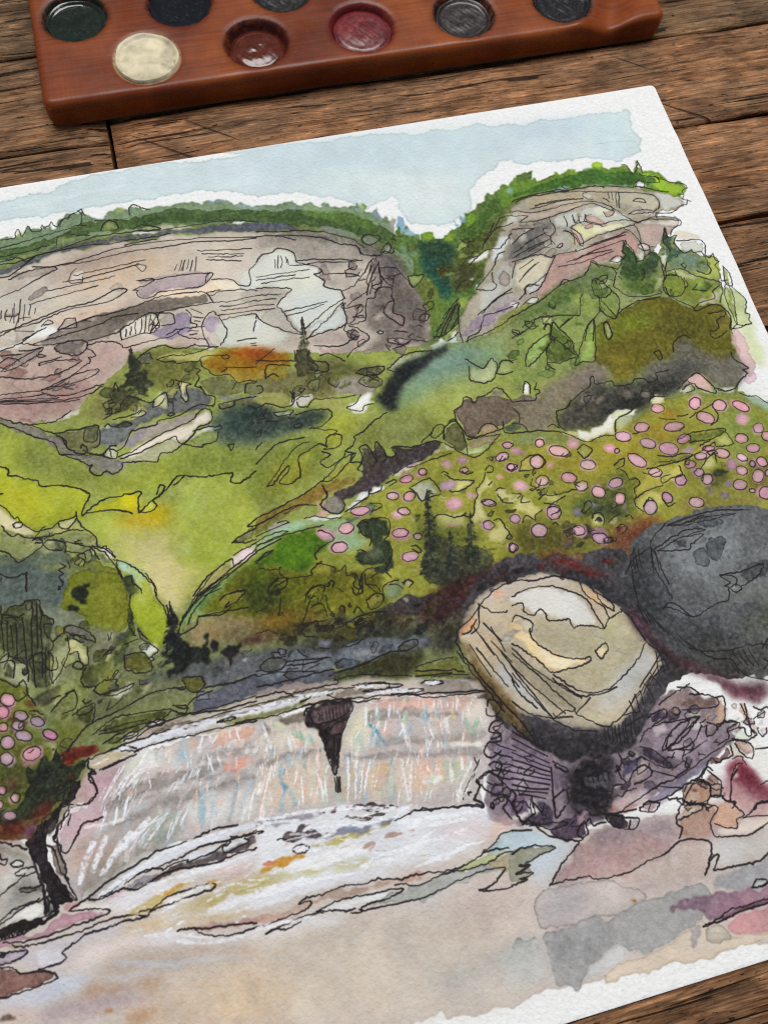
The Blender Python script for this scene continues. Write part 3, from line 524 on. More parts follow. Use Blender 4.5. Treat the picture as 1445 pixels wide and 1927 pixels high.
W 4f6b30 .8 1.57 0|-638,-686 -530,-652 -483,-634 -443,-654 -507,-692 -613,-703 -683,-733
W 708650 .8 1.24 0|-692,-764 -634,-704 -535,-714 -582,-732 -636,-776
W 8a9850 .9 0.617 .2|-596,-712 -489,-730 -487,-753 -552,-795 -667,-780 -702,-795
W 8da050 .9 0.474 .3|-463,-667 -437,-667 -418,-688 -435,-736 -455,-749 -484,-731
W 5c7238 .9 0.481 .4|-419,-630 -399,-634 -377,-674 -399,-692 -421,-681 -426,-657
W 8aa04e .9 0.476 .4|-420,-693 -377,-674 -365,-699 -382,-747 -405,-754 -422,-727
W 9aa86c .9 0.479 .3|-365,-670 -339,-699 -243,-711 -310,-720 -380,-742 -374,-709
W 7f9038 .95 0.488 .4|-225,-677 -202,-658 -164,-672 -158,-697 -187,-731 -230,-719
W 84903a .9 0.973 .2|-166,-677 -92,-705 -69,-716 -106,-755 -163,-777 -201,-740 -207,-727
W b9b59a .8 0.323 .2|-141,-747 -108,-760 -100,-738 -80,-743 -93,-775 -158,-778
W 6e6a24 1 0.625 .4|-487,-812 -480,-777 -416,-757 -369,-739 -310,-720 -246,-719 -219,-730 -175,-780 -120,-775 -91,-784 -83,-823 -98,-871 -108,-902 -119,-955 -168,-999 -205,-1001 -227,-964 -226,-910 -250,-894 -287,-908 -392,-917 -458,-903 -497,-872
W 5d5a20 .8 2.21 0|-278,-775 -189,-789 -146,-815 -181,-875 -248,-861 -307,-826
W 7c8a28 .8 2.5 0|-465,-780 -372,-749 -295,-737 -292,-784 -372,-834 -468,-846
W 7d7530 .8 0.636 .2|-135,-800 -85,-794 -85,-834 -100,-870 -145,-878 -121,-832
W a8b27c .9 0.233 .4|-433,-767 -422,-764 -420,-790 -425,-811 -437,-817 -438,-797
W a6b078 .9 0.31 .3|-500,-806 -468,-757 -456,-754 -479,-813
W 9aa86a .9 0.309 .3|-596,-746 -572,-734 -549,-756 -552,-795 -585,-790
W d3aeb0 .8 0.312 .3|-91,-861 -76,-870 -68,-933 -77,-997 -97,-1015 -113,-978 -112,-924
W dfbccd .8 0.306 .2|-114,-1005 -73,-993 -83,-1023 -110,-1033 -125,-1019
W 96a152 1 0.417 .2|-2171,-596 -2009,-702 -1969,-726 -1936,-738 -1872,-743 -1821,-714 -1763,-671 -1694,-620 -1621,-583 -1584,-585 -1537,-606 -1470,-616 -1358,-651 -1267,-676 -1156,-706 -971,-730 -779,-745 -695,-796 -504,-967 -614,-1146 -1119,-1127 -1471,-1228 -1540,-1275 -1699,-1237 -2050,-1154 -2204,-1117
W 6f7038 .85 1.15 .1|-1684,-616 -1621,-583 -1556,-607 -1476,-625 -1515,-690 -1548,-724 -1610,-721 -1642,-693
W 8b8a4c .9 0.837 .1|-1805,-728 -1764,-676 -1696,-640 -1722,-696 -1745,-731 -1808,-747 -1886,-750
W 7e7f48 .8 1.4 0|-1765,-686 -1692,-672 -1636,-715 -1685,-745 -1758,-768 -1809,-757
W b3b06f .95 0.291 .3|-1608,-617 -1589,-614 -1530,-618 -1470,-618 -1450,-631 -1481,-650 -1544,-645 -1596,-630
W 9a7418 1 0.727 .2|-1498,-647 -1470,-642 -1431,-632 -1358,-648 -1272,-675 -1269,-707 -1319,-723 -1350,-737 -1375,-739 -1444,-701 -1490,-680
W a5480f .9 1.17 0|-1427,-633 -1357,-646 -1307,-663 -1300,-677 -1339,-682 -1383,-669 -1425,-649
W 9c3a10 .7 0.88 0|-1378,-646 -1320,-659 -1327,-671 -1373,-666
W a89038 .9 0.866 .1|-1455,-688 -1370,-712 -1283,-726 -1279,-753 -1352,-747 -1426,-728
W 7d7f52 .95 0.429 .3|-1522,-704 -1458,-703 -1422,-732 -1375,-739 -1299,-759 -1296,-791 -1382,-772 -1437,-764 -1482,-760 -1496,-736
W 75724a .9 0.865 .2|-1372,-722 -1245,-724 -1187,-736 -1185,-831 -1274,-816 -1339,-776
W 686a70 .9 0.557 .3|-1639,-735 -1575,-723 -1552,-723 -1509,-733 -1486,-759 -1503,-780 -1549,-785 -1583,-777 -1647,-788 -1703,-810 -1725,-840 -1775,-828 -1806,-807 -1759,-778 -1699,-782 -1656,-761
W 797f80 .8 1.09 0|-1778,-784 -1717,-787 -1713,-818 -1759,-837 -1792,-829
W 8a8d90 .8 0.568 .1|-1490,-758 -1430,-771 -1382,-772 -1334,-797 -1371,-799 -1458,-780
W a49c92 .95 0.275 .4|-1743,-850 -1714,-828 -1694,-808 -1640,-802 -1586,-792 -1527,-785 -1553,-809 -1618,-830 -1655,-841 -1699,-846
W 8b8388 .8 0.546 0|-1729,-844 -1695,-817 -1651,-812 -1681,-840 -1727,-854
W e2d9c8 1 0.206 .5|-1742,-870 -1710,-860 -1655,-841 -1609,-827 -1555,-819 -1529,-800 -1514,-788 -1500,-811 -1507,-825 -1534,-829 -1570,-860 -1585,-867 -1604,-848 -1640,-859 -1695,-876 -1738,-878
W d8cdb8 .7 0.827 0|-1656,-846 -1573,-825 -1526,-805 -1559,-843 -1612,-846
W eceeed 1 0.138 .4|-1580,-868 -1550,-845 -1508,-832 -1490,-833 -1511,-849 -1543,-852
W a9a888 .95 0.269 .3|-1809,-897 -1773,-882 -1747,-876 -1712,-877 -1686,-873 -1604,-852 -1585,-869 -1619,-888 -1656,-904 -1714,-891 -1747,-907 -1769,-912
W 8a857e .95 0.535 .3|-1830,-859 -1787,-855 -1755,-872 -1731,-887 -1743,-908 -1769,-912 -1802,-906 -1813,-892
W 7b7b52 .95 0.408 .3|-1880,-775 -1811,-774 -1777,-779 -1783,-822 -1810,-835 -1836,-839 -1859,-819
W 62664a .9 0.273 .4|-1811,-776 -1779,-778 -1786,-816 -1811,-810
W 867f7c .95 0.406 .3|-2018,-700 -1961,-733 -1888,-773 -1861,-799 -1852,-826 -1820,-843 -1779,-857 -1822,-861 -1878,-829 -1884,-813 -1947,-765 -2011,-717
W 5f3f3c .5 0.55 0|-1984,-708 -1927,-733 -1876,-737 -1830,-717 -1885,-740 -1927,-739
W dddad0 .95 0.166 .3|-1865,-734 -1839,-720 -1817,-718 -1828,-733 -1850,-738
W c7c99a .9 0.208 .4|-1696,-775 -1678,-761 -1658,-761 -1662,-772
W c9c999 .9 0.141 .4|-1637,-750 -1614,-720 -1599,-723 -1603,-758 -1624,-756
W d2d09f .95 0.142 .4|-1571,-699 -1561,-696 -1536,-709 -1553,-713 -1550,-749 -1560,-757 -1566,-725
W e0e0da .9 0.137 .4|-1764,-782 -1759,-776 -1749,-780 -1754,-787
W d0cfb8 .9 0.135 .4|-1774,-853 -1759,-837 -1744,-840 -1749,-873 -1771,-863
W 3a3f2c 1 0.143 .3|-1672,-577 -1664,-602 -1649,-624 -1652,-639 -1638,-653 -1647,-669 -1628,-689 -1647,-697 -1649,-712 -1677,-691 -1704,-695 -1721,-686 -1692,-672 -1698,-650 -1678,-639
W 4a4c30 .9 0.28 .3|-1743,-717 -1728,-674 -1720,-681 -1702,-680 -1696,-702 -1664,-724 -1684,-740 -1712,-749 -1740,-762 -1732,-734 -1750,-740
W 3c4030 .9 0.139 .3|-1756,-739 -1747,-733 -1739,-743 -1747,-753 -1756,-746
W 4c4f38 .9 0.165 .4|-1743,-784 -1724,-777 -1698,-789 -1710,-795 -1735,-791
W 85804a .9 0.425 .2|-1481,-780 -1450,-782 -1384,-781 -1324,-790 -1311,-818 -1374,-814 -1408,-801 -1479,-796
W 4f5f5a .9 1.4 .1|-1493,-798 -1451,-792 -1389,-811 -1315,-838 -1239,-865 -1262,-890 -1314,-898 -1357,-908 -1410,-916 -1497,-896 -1509,-864
W 33473f .8 1.68 0|-1480,-801 -1401,-813 -1363,-847 -1387,-882 -1468,-883
W 2c3a36 .8 1.12 0|-1425,-798 -1372,-804 -1344,-846 -1392,-861 -1423,-834
W 8f9c60 .9 0.413 .3|-1575,-864 -1534,-853 -1498,-852 -1498,-876 -1553,-886
W 9ea83f .9 1.34 0|-2011,-721 -1948,-775 -1886,-827 -1817,-891 -1770,-921 -1709,-916 -1620,-898 -1554,-893 -1503,-905 -1414,-935 -1423,-981 -1507,-976 -1595,-956 -1659,-979 -1717,-970 -1768,-968 -1823,-941 -1863,-918 -1924,-909 -1999,-859 -2021,-830
W 7f8a46 .8 2.13 0|-1949,-779 -1882,-833 -1810,-902 -1762,-923 -1799,-952 -1862,-914 -1942,-881 -1993,-803
W 6c7c3c .7 2.71 0|-1604,-901 -1497,-896 -1412,-925 -1421,-972 -1511,-971 -1628,-944
W aab234 .95 0.261 .5|-2100,-779 -2021,-832 -2002,-846 -2005,-860 -1951,-884 -1932,-905 -1883,-914 -1847,-931 -1825,-950 -1832,-977 -1846,-1003 -1864,-1001 -1923,-1010 -1956,-1014 -1983,-996 -2008,-959 -2030,-931 -2108,-890
W b9b728 .7 1.82 0|-2049,-866 -1977,-897 -1924,-941 -1937,-984 -1974,-985 -2022,-928
W 7d7f1c .6 1.54 0|-1987,-991 -1940,-1011 -1897,-994 -1855,-990 -1848,-1000 -1915,-1012 -1965,-1014
W a9b44a .95 1.28 0|-1823,-1002 -1742,-1025 -1640,-1021 -1588,-967 -1496,-988 -1424,-990 -1462,-1186 -1528,-1206 -1620,-1256 -1703,-1236 -1707,-1212 -1744,-1155 -1781,-1128 -1816,-1080 -1843,-1033 -1844,-1006
W b8b92e .95 0.261 .4|-1831,-998 -1798,-975 -1752,-972 -1705,-973 -1718,-1017 -1733,-1020 -1781,-1004
W cfc312 .9 1.31 0|-1748,-977 -1710,-977 -1718,-1017 -1748,-1005
W b99c14 .9 1.56 0|-1783,-1020 -1725,-1020 -1648,-1019 -1645,-1052 -1662,-1080 -1730,-1055 -1769,-1037
W c2b714 .6 2.08 0|-1697,-1008 -1640,-1021 -1648,-1070 -1698,-1067
W c3cd58 .9 0.196 .4|-1708,-1024 -1675,-1001 -1671,-1016 -1686,-1029
W c9bf88 .8 3.29 0|-1813,-1054 -1715,-1072 -1636,-1100 -1646,-1165 -1675,-1243 -1699,-1237 -1736,-1157 -1794,-1099
W cfc48c .7 3.28 0|-1734,-1086 -1653,-1105 -1662,-1209 -1698,-1231 -1728,-1159
W b9c378 .7 0.511 0|-1637,-1131 -1619,-1104 -1610,-1133 -1620,-1157 -1644,-1152
W 98a93e .6 3.05 0|-1617,-1140 -1520,-1118 -1512,-1165 -1590,-1226 -1633,-1234
W a9bc74 .6 3.16 0|-1634,-985 -1533,-999 -1543,-1057 -1629,-1056
W d0c79e .95 0.384 .3|-2054,-925 -2019,-947 -2001,-974 -1979,-993 -1953,-1021 -1974,-1028 -1997,-1015 -2020,-1001 -2035,-980 -2058,-965
W e9e6da .9 0.128 .3|-2005,-989 -1998,-981 -1984,-989 -1988,-1000 -1998,-1000
W a9ab6a .95 0.384 .3|-1951,-1026 -1903,-1015 -1856,-999 -1844,-1038 -1880,-1031 -1930,-1036
W c4c48c .9 0.257 .4|-1903,-1015 -1881,-1002 -1858,-1003 -1866,-1019 -1892,-1024
W 8b9160 .95 0.506 .3|-2035,-989 -1966,-1027 -1926,-1039 -1848,-1037 -1819,-1071 -1817,-1089 -1837,-1111 -1867,-1091 -1909,-1063 -1962,-1064 -1996,-1087 -2018,-1064 -2041,-1050
W 5f6a58 .95 0.501 .4|-2064,-1040 -2018,-1064 -2000,-1086 -1953,-1061 -1927,-1047 -1892,-1062 -1894,-1080 -1875,-1093 -1888,-1130 -1899,-1190 -2074,-1148
W 6e7c84 .6 0.994 0|-1905,-1099 -1891,-1120 -1901,-1170 -1920,-1165
W 55625a .7 1.73 0|-2059,-1072 -1997,-1099 -1964,-1090 -1927,-1120 -1950,-1178 -2066,-1150
W 43504a .7 0.493 .2|-2046,-1105 -1999,-1116 -1986,-1108 -1994,-1148 -2019,-1161 -2050,-1154
W 5a5f2c .9 0.376 .3|-1888,-1094 -1868,-1097 -1858,-1115 -1873,-1142 -1889,-1142
W 7a8028 1 0.374 .4|-1854,-1116 -1825,-1114 -1792,-1144 -1775,-1174 -1757,-1187 -1738,-1228 -1899,-1190 -1889,-1142 -1869,-1138
W 2c3626 .95 0.148 .3|-1894,-1180 -1885,-1169 -1872,-1170 -1860,-1169 -1849,-1176 -1860,-1197 -1887,-1192
W 3f4e30 .9 0.372 .3|-1776,-1178 -1756,-1178 -1743,-1207 -1737,-1222 -1761,-1216 -1775,-1200
W a9c09a .95 0.374 .3|-1781,-1128 -1751,-1149 -1720,-1187 -1706,-1216 -1711,-1234 -1737,-1217 -1756,-1178 -1774,-1161
W a5ccb4 .9 0.376 .2|-1780,-1133 -1759,-1147 -1747,-1172 -1775,-1169
W e7e6dc .95 0.127 .4|-1812,-1095 -1801,-1090 -1783,-1124 -1796,-1116
W 6f7860 .8 0.252 .2|-1833,-1083 -1803,-1106 -1783,-1141 -1779,-1168 -1791,-1135 -1819,-1102
W a8a262 .95 0.377 .3|-1616,-1257 -1571,-1213 -1522,-1189 -1524,-1211 -1577,-1247
W 7c7a52 .95 0.388 .4|-1513,-1149 -1480,-1132 -1451,-1125 -1456,-1151 -1484,-1156
W e8d4d8 1 0.192 .4|-1524,-1211 -1517,-1182 -1491,-1170 -1458,-1164 -1462,-1181 -1501,-1199
W 7a4a18 .6 1.17 0|-1367,-649 -1312,-655 -1328,-684 -1365,-686
W 9c8c34 .9 0.435 .3|-1340,-700 -1286,-709 -1285,-746 -1322,-748 -1347,-733
W 4d4a36 .95 0.438 .3|-1262,-672 -1227,-674 -1226,-712 -1207,-732 -1229,-748 -1248,-749 -1280,-747 -1260,-720
W 5f5f38 .8 1.17 .1|-1235,-710 -1138,-720 -1118,-757 -1081,-760 -1056,-776 -1085,-796 -1188,-773 -1213,-804 -1259,-799 -1255,-758
W 958d82 .95 0.578 .3|-1192,-793 -1161,-779 -1123,-777 -1111,-806 -1073,-824 -1097,-845 -1136,-831 -1188,-815
W 7b7756 .9 0.437 .4|-1116,-786 -1077,-784 -1059,-807 -1073,-822 -1111,-806
W 6a6748 .9 0.44 .4|-1117,-773 -1081,-760 -1045,-770 -1059,-786 -1097,-785
W b5b79a .95 0.444 .3|-1038,-780 -1003,-755 -951,-740 -936,-754 -979,-771 -1022,-789
W dfe0d6 1 0.151 .3|-907,-738 -875,-729 -860,-727 -869,-741 -901,-751
W a0a15e .9 0.569 .2|-1382,-772 -1319,-780 -1297,-806 -1315,-827 -1387,-801
W c8c6bc .9 0.428 .2|-1300,-800 -1259,-799 -1238,-809 -1257,-835 -1302,-830
W 9d9f5a .9 0.855 .1|-1240,-819 -1164,-830 -1162,-862 -1207,-857 -1239,-855
W dfe2e0 1 0.141 .4|-1349,-837 -1304,-838 -1303,-843 -1342,-846
W 3d4a42 .9 0.842 .1|-1391,-820 -1351,-845 -1299,-856 -1246,-848 -1212,-861 -1233,-891 -1288,-894 -1345,-881 -1406,-897 -1426,-863
W 7f8a3c .9 1.63 0|-1414,-935 -1320,-917 -1262,-940 -1240,-964 -1251,-1011 -1346,-1037 -1444,-1090 -1453,-1003
W a3a63a .8 1.68 0|-1210,-871 -1125,-901 -1173,-950 -1234,-976 -1247,-933
W 93993a .95 0.409 .2|-1370,-1027 -1344,-989 -1307,-959 -1245,-944 -1287,-973 -1323,-1014 -1353,-1031
W 8b8c2e .7 2.16 0|-1394,-969 -1315,-977 -1266,-998 -1329,-1041 -1422,-1067
W 8f7a34 .9 0.533 .2|-1445,-1098 -1373,-1083 -1292,-1054 -1212,-1039 -1174,-1048 -1258,-1081 -1342,-1104 -1452,-1134
W 8a6a34 .8 0.804 .1|-1338,-1086 -1272,-1064 -1224,-1051 -1258,-1081 -1305,-1094
W 7d7a3a .8 0.524 .2|-1449,-1116 -1357,-1091 -1335,-1092 -1380,-1118 -1438,-1146 -1455,-1147
W a4a346 .9 0.545 .2|-1257,-1038 -1205,-1007 -1176,-999 -1172,-1039 -1213,-1044 -1267,-1046
W 7f9a78 .95 2.06 .1|-1064,-842 -957,-760 -872,-735 -758,-749 -718,-780 -718,-812 -788,-851 -885,-850 -969,-879 -1029,-891 -1069,-903
W 6f8a80 .8 2.38 0|-963,-785 -860,-760 -792,-764 -805,-809 -877,-821 -969,-842
W 23282a 1 0.877 0|-1095,-856 -1060,-827 -1034,-802 -988,-769 -946,-757 -883,-738 -861,-749 -871,-765 -922,-773 -952,-798 -992,-822 -1025,-840 -1040,-879 -1035,-895 -1058,-895 -1067,-883 -1084,-869
W 1d2124 .9 1.16 0|-1052,-834 -991,-779 -949,-767 -991,-817 -1034,-838 -1048,-892 -1066,-888
W a4ae66 .7 2.62 0|-956,-866 -837,-851 -767,-877 -807,-915 -904,-919 -1001,-928
W a2ab48 .8 2.59 0|-998,-919 -924,-889 -878,-894 -898,-931 -959,-948
W 7c8240 .9 1.97 .1|-1162,-942 -1122,-926 -1068,-898 -1014,-905 -955,-933 -962,-957 -1007,-987 -1065,-994 -1134,-979 -1167,-961
W 8a9458 .7 1.69 0|-1127,-950 -1044,-914 -974,-934 -1006,-983 -1080,-981
W e9eae4 1 0.172 .4|-1164,-861 -1136,-852 -1118,-835 -1091,-839 -1104,-854 -1097,-866 -1129,-879 -1155,-873
W d9d6b4 .8 0.429 0|-1153,-866 -1114,-857 -1106,-864 -1137,-876
W b5c090 .9 0.297 .4|-827,-816 -791,-829 -760,-806 -750,-822 -768,-855 -789,-869 -834,-859
W a9b878 .9 0.299 .4|-763,-848 -739,-819 -712,-825 -723,-860
W 76685a 1 0.433 .4|-900,-930 -876,-920 -861,-900 -837,-919 -829,-907 -751,-922 -742,-930 -703,-922 -673,-950 -688,-998 -761,-992 -799,-999 -814,-986 -839,-990 -859,-1011 -887,-1010 -894,-968
W 8a8378 .9 0.293 .3|-800,-906 -773,-890 -754,-916
W a58f72 .95 0.285 .3|-858,-1006 -828,-985 -811,-991 -800,-1004 -788,-996 -794,-1015 -842,-1017
W 9d8f6c .9 0.424 .3|-888,-1014 -838,-1018 -800,-1019 -825,-1039 -869,-1044 -894,-1033
W b5c08a .95 0.28 .3|-897,-1042 -845,-1044 -864,-1060 -885,-1067 -902,-1061
W 4f5a48 .8 0.43 .3|-784,-997 -762,-997 -739,-1007 -771,-1026 -788,-1012
W 6a6a44 .95 0.423 .4|-955,-999 -928,-970 -902,-963 -892,-1009 -900,-1054 -929,-1025 -948,-1011
W 99a14c .9 0.283 .4|-978,-984 -959,-963 -935,-963 -945,-981 -972,-993
W 4a4240 1 0.55 .2|-1158,-983 -1143,-977 -1130,-999 -1115,-973 -1102,-996 -1103,-1018 -1075,-1017 -1082,-990 -1065,-994 -1022,-1009 -978,-999 -953,-1010 -982,-1033 -1018,-1044 -1052,-1051 -1090,-1057 -1123,-1079 -1161,-1089 -1200,-1099 -1227,-1102 -1237,-1109 -1259,-1086 -1220,-1071 -1171,-1053 -1163,-1021
W 4b404e .7 1.1 0|-1214,-1086 -1157,-1071 -1109,-1063 -1096,-1046 -1035,-1021 -985,-1007 -997,-1020 -1049,-1042 -1131,-1077 -1201,-1104
W 565044 .95 0.276 .4|-1159,-978 -1143,-977 -1131,-1004 -1123,-1025 -1146,-1045 -1165,-1030
W 4f4a3c .95 0.277 .4|-1115,-973 -1105,-990 -1102,-1015 -1122,-1021 -1126,-1000
W 857e78 .9 0.399 .4|-1291,-1111 -1259,-1086 -1234,-1096 -1231,-1120 -1248,-1135 -1277,-1128
W e4dcdc .95 0.206 .3|-1097,-1065 -1070,-1052 -1031,-1041 -1018,-1044 -1053,-1056 -1084,-1071
W e2b9bc .8 0.275 .2|-1091,-1062 -1057,-1053 -1023,-1046 -1052,-1054 -1083,-1066
W ecebea 1 0.202 .3|-1234,-1134 -1207,-1112 -1168,-1097 -1160,-1085 -1129,-1087 -1137,-1099 -1175,-1110 -1215,-1129
W d5d9d8 .8 0.269 .2|-1202,-1110 -1169,-1092 -1166,-1107 -1194,-1112
W eeecea 1 0.198 .3|-1334,-1129 -1303,-1127 -1279,-1137 -1236,-1140 -1246,-1145 -1298,-1142
W d9a8ac .7 0.397 .1|-1307,-1124 -1283,-1113 -1269,-1132 -1296,-1133
W a49a9a .8 0.522 .2|-1418,-1133 -1386,-1124 -1370,-1134 -1395,-1147 -1430,-1152
W c79a9a .6 0.532 .1|-1297,-1100 -1278,-1093 -1276,-1105 -1292,-1116
W 96973e 1 0.414 .3|-1482,-1289 -1511,-1262 -1440,-1200 -1380,-1160 -1299,-1146 -1236,-1142 -1176,-1114 -1126,-1092 -1085,-1073 -1036,-1060 -985,-1042 -926,-1031 -885,-1067 -831,-1042 -770,-1021 -697,-1027 -635,-1056 -575,-1095 -527,-1096 -466,-1064 -405,-1031 -350,-1017 -297,-1013 -206,-1038 -152,-1056 -126,-1093 -90,-1127 -239,-1473 -335,-1357 -477,-1352 -585,-1392 -692,-1435 -763,-1373 -877,-1369 -996,-1405
W 9fc0a4 .9 0.782 .2|-1448,-1157 -1403,-1145 -1340,-1137 -1280,-1142 -1291,-1153 -1352,-1152 -1406,-1163 -1461,-1177
W a5ccb8 .7 0.783 0|-1430,-1152 -1367,-1140 -1310,-1139 -1351,-1148 -1414,-1156
W 4f7418 1 0.77 .3|-1497,-1235 -1446,-1189 -1389,-1162 -1336,-1156 -1299,-1165 -1274,-1193 -1296,-1211 -1326,-1231 -1346,-1262 -1392,-1260 -1416,-1232 -1446,-1230 -1472,-1237
W 5f8a14 .7 1.8 0|-1438,-1191 -1373,-1166 -1321,-1169 -1327,-1217 -1386,-1230 -1436,-1223
W 8cae8c .85 0.784 .1|-1272,-1143 -1212,-1153 -1202,-1183 -1224,-1201 -1188,-1218 -1232,-1235 -1285,-1223 -1296,-1211 -1274,-1193 -1302,-1160
W 88923a .9 1.03 .1|-1327,-1235 -1290,-1222 -1236,-1252 -1189,-1277 -1184,-1291 -1242,-1278 -1291,-1266
W 5c5c1c .9 1.01 .2|-1497,-1235 -1429,-1233 -1352,-1270 -1291,-1266 -1245,-1290 -1193,-1289 -1184,-1360 -1514,-1281
W 49501e .7 1.76 0|-1449,-1247 -1385,-1266 -1346,-1321 -1458,-1294
W 8f8c34 .9 0.255 .4|-1347,-1266 -1334,-1247 -1292,-1253 -1292,-1270 -1326,-1271
W 8f8c3a .9 0.252 .4|-1370,-1313 -1349,-1297 -1324,-1298 -1345,-1315
W 88893a .9 0.251 .4|-1451,-1277 -1430,-1260 -1402,-1266 -1428,-1291 -1450,-1294
W 8a8732 .8 0.513 .2|-1243,-1282 -1189,-1277 -1184,-1291 -1212,-1298
W 3a4630 1 0.26 .4|-1213,-1176 -1189,-1165 -1162,-1167 -1136,-1175 -1141,-1206 -1158,-1221 -1150,-1241 -1151,-1272 -1170,-1304 -1193,-1307 -1209,-1286 -1173,-1281 -1222,-1267 -1236,-1252 -1224,-1237 -1199,-1243 -1184,-1219 -1206,-1200
W 5e6450 .7 0.778 0|-1215,-1239 -1179,-1234 -1167,-1255 -1204,-1264
W 5e6e58 .9 0.266 .3|-1242,-1146 -1211,-1146 -1190,-1134 -1169,-1121 -1146,-1138 -1167,-1149 -1194,-1152 -1232,-1162
W b3b79c 1 0.204 .4|-1062,-1107 -1009,-1095 -993,-1140 -1030,-1143 -1046,-1149 -1056,-1118
W b9bd98 .95 0.204 .3|-1116,-1090 -1096,-1080 -1090,-1077 -1113,-1093
W c3c07a 1 0.205 .4|-971,-1094 -949,-1114 -907,-1128 -934,-1141 -963,-1144 -951,-1118
W c9c588 1 0.204 .4|-907,-1157 -872,-1117 -860,-1139 -892,-1156 -903,-1177 -892,-1232 -942,-1234 -924,-1201
W c5c27c 1 0.2 .4|-1027,-1196 -999,-1193 -949,-1209 -951,-1232 -992,-1232 -1025,-1238 -1027,-1214
W c6c27e 1 0.199 .4|-913,-1287 -912,-1269 -870,-1237 -854,-1287 -883,-1294
W cac68a 1 0.205 .4|-856,-1159 -835,-1164 -819,-1182 -804,-1200 -826,-1205 -850,-1199 -857,-1178
W a9a950 .9 0.264 .3|-1036,-1263 -1012,-1241 -993,-1255 -1019,-1267
W 6a7032 .8 1.09 .1|-1002,-1106 -975,-1108 -967,-1129 -984,-1139 -1002,-1121
W 5c6428 .7 1.59 0|-1098,-1230 -1036,-1165 -1008,-1228 -981,-1225 -948,-1237 -941,-1276 -1008,-1292 -1075,-1277
W 6b6a20 .6 1.35 0|-889,-1190 -855,-1202 -837,-1240 -869,-1232 -894,-1208
W 34382e .3 0.394 .2|-1031,-1129 -1030,-1167 -1022,-1197 -1030,-1209 -1017,-1226 -1033,-1236 -1014,-1250 -993,-1255 -1025,-1270 -1006,-1284 -978,-1281 -962,-1285 -988,-1297 -925,-1312 -907,-1330 -926,-1348 -957,-1332 -938,-1358 -984,-1361 -1046,-1364 -1073,-1367 -1083,-1338 -1084,-1311 -1068,-1283 -1069,-1255 -1046,-1233 -1057,-1207 -1039,-1193
W 2d3232 .2 0.133 .2|-944,-1201 -945,-1219 -935,-1240 -948,-1244 -929,-1265 -945,-1266 -924,-1280 -946,-1284 -950,-1306 -967,-1302 -958,-1281 -974,-1273 -955,-1263 -964,-1248 -950,-1237
W 5a302c .9 1.03 .1|-1078,-1385 -1047,-1368 -984,-1361 -926,-1348 -866,-1335 -851,-1366 -947,-1388 -1037,-1395
W 33302e .8 1.29 0|-1059,-1316 -974,-1328 -937,-1354 -995,-1372 -1058,-1375
W 3f4045 .9 0.774 .1|-980,-1409 -946,-1383 -878,-1373 -827,-1376 -834,-1397 -905,-1397 -947,-1416
W 8a8a3c .9 0.383 .2|-1165,-1318 -1131,-1322 -1120,-1347 -1143,-1350 -1173,-1334
W 7d8a62 .9 0.507 .2|-1192,-1358 -1178,-1337 -1154,-1343 -1148,-1369
W 859650 .9 1.21 .1|-694,-769 -582,-732 -460,-735 -465,-779 -495,-867 -549,-877 -610,-879 -670,-898 -744,-934
W 5a6a30 .95 0.611 .3|-588,-753 -564,-741 -539,-802 -534,-847 -572,-855 -620,-850 -610,-803
W 8faa5e .95 0.456 .4|-679,-848 -666,-808 -628,-783 -593,-768 -597,-795 -634,-831
W 9ab35e .95 0.46 .3|-552,-871 -517,-840 -468,-757 -456,-759 -491,-868 -535,-864
W 716c22 .9 0.919 .1|-477,-843 -425,-811 -351,-804 -255,-825 -259,-863 -290,-917 -356,-903 -377,-931 -436,-955 -470,-937 -467,-900
W 8c7f28 .7 1.52 0|-462,-858 -392,-862 -409,-935 -461,-939
W 857c6a .95 1.18 .2|-738,-946 -684,-942 -662,-921 -605,-896 -549,-877 -486,-869 -470,-910 -481,-940 -525,-952 -596,-972 -640,-989 -650,-1033 -726,-1031 -741,-987
W 8d8078 .7 1.49 0|-602,-945 -537,-901 -485,-896 -484,-934 -543,-947
W 6c685e .95 0.92 .2|-377,-931 -347,-905 -288,-912 -259,-863 -228,-850 -216,-873 -193,-906 -157,-946 -118,-927 -110,-957 -94,-982 -109,-1006 -152,-1034 -190,-1026 -211,-989 -231,-963 -274,-980 -339,-993 -395,-980
W 4a4a48 .8 2.13 0|-345,-954 -266,-934 -212,-929 -203,-958 -261,-973 -326,-985
W 7a756a .7 1.54 0|-216,-912 -148,-948 -106,-974 -157,-1022 -201,-1002
W 494943 .95 1.18 .2|-612,-990 -554,-950 -527,-930 -475,-952 -403,-947 -356,-957 -308,-962 -272,-976 -323,-1002 -382,-999 -410,-1019 -438,-1029 -479,-1019 -529,-1050 -556,-1069 -635,-1046 -650,-1017
W 1f2022 .9 1.78 0|-502,-999 -438,-987 -367,-986 -281,-973 -321,-997 -384,-1004 -422,-1027 -479,-1019 -529,-1050 -541,-1042
W 585248 .8 1.76 0|-605,-986 -546,-957 -511,-970 -561,-1027 -630,-1032
W 7f7562 .8 0.869 0|-749,-949 -655,-959 -640,-989 -657,-1026 -726,-1031 -764,-997
W eef0ef 1 0.174 .3|-605,-1058 -575,-1070 -529,-1050 -484,-1018 -438,-1029 -465,-1049 -500,-1051 -517,-1083 -561,-1083 -588,-1092 -607,-1078
W d9dcb4 .9 0.439 .2|-518,-1047 -485,-1021 -443,-1030 -469,-1045 -497,-1041
W b4c0a0 .95 0.438 .3|-498,-1052 -444,-1032 -453,-1056 -475,-1077 -504,-1076
W d9cf9f .8 0.431 .2|-650,-1048 -605,-1058 -607,-1078 -640,-1060
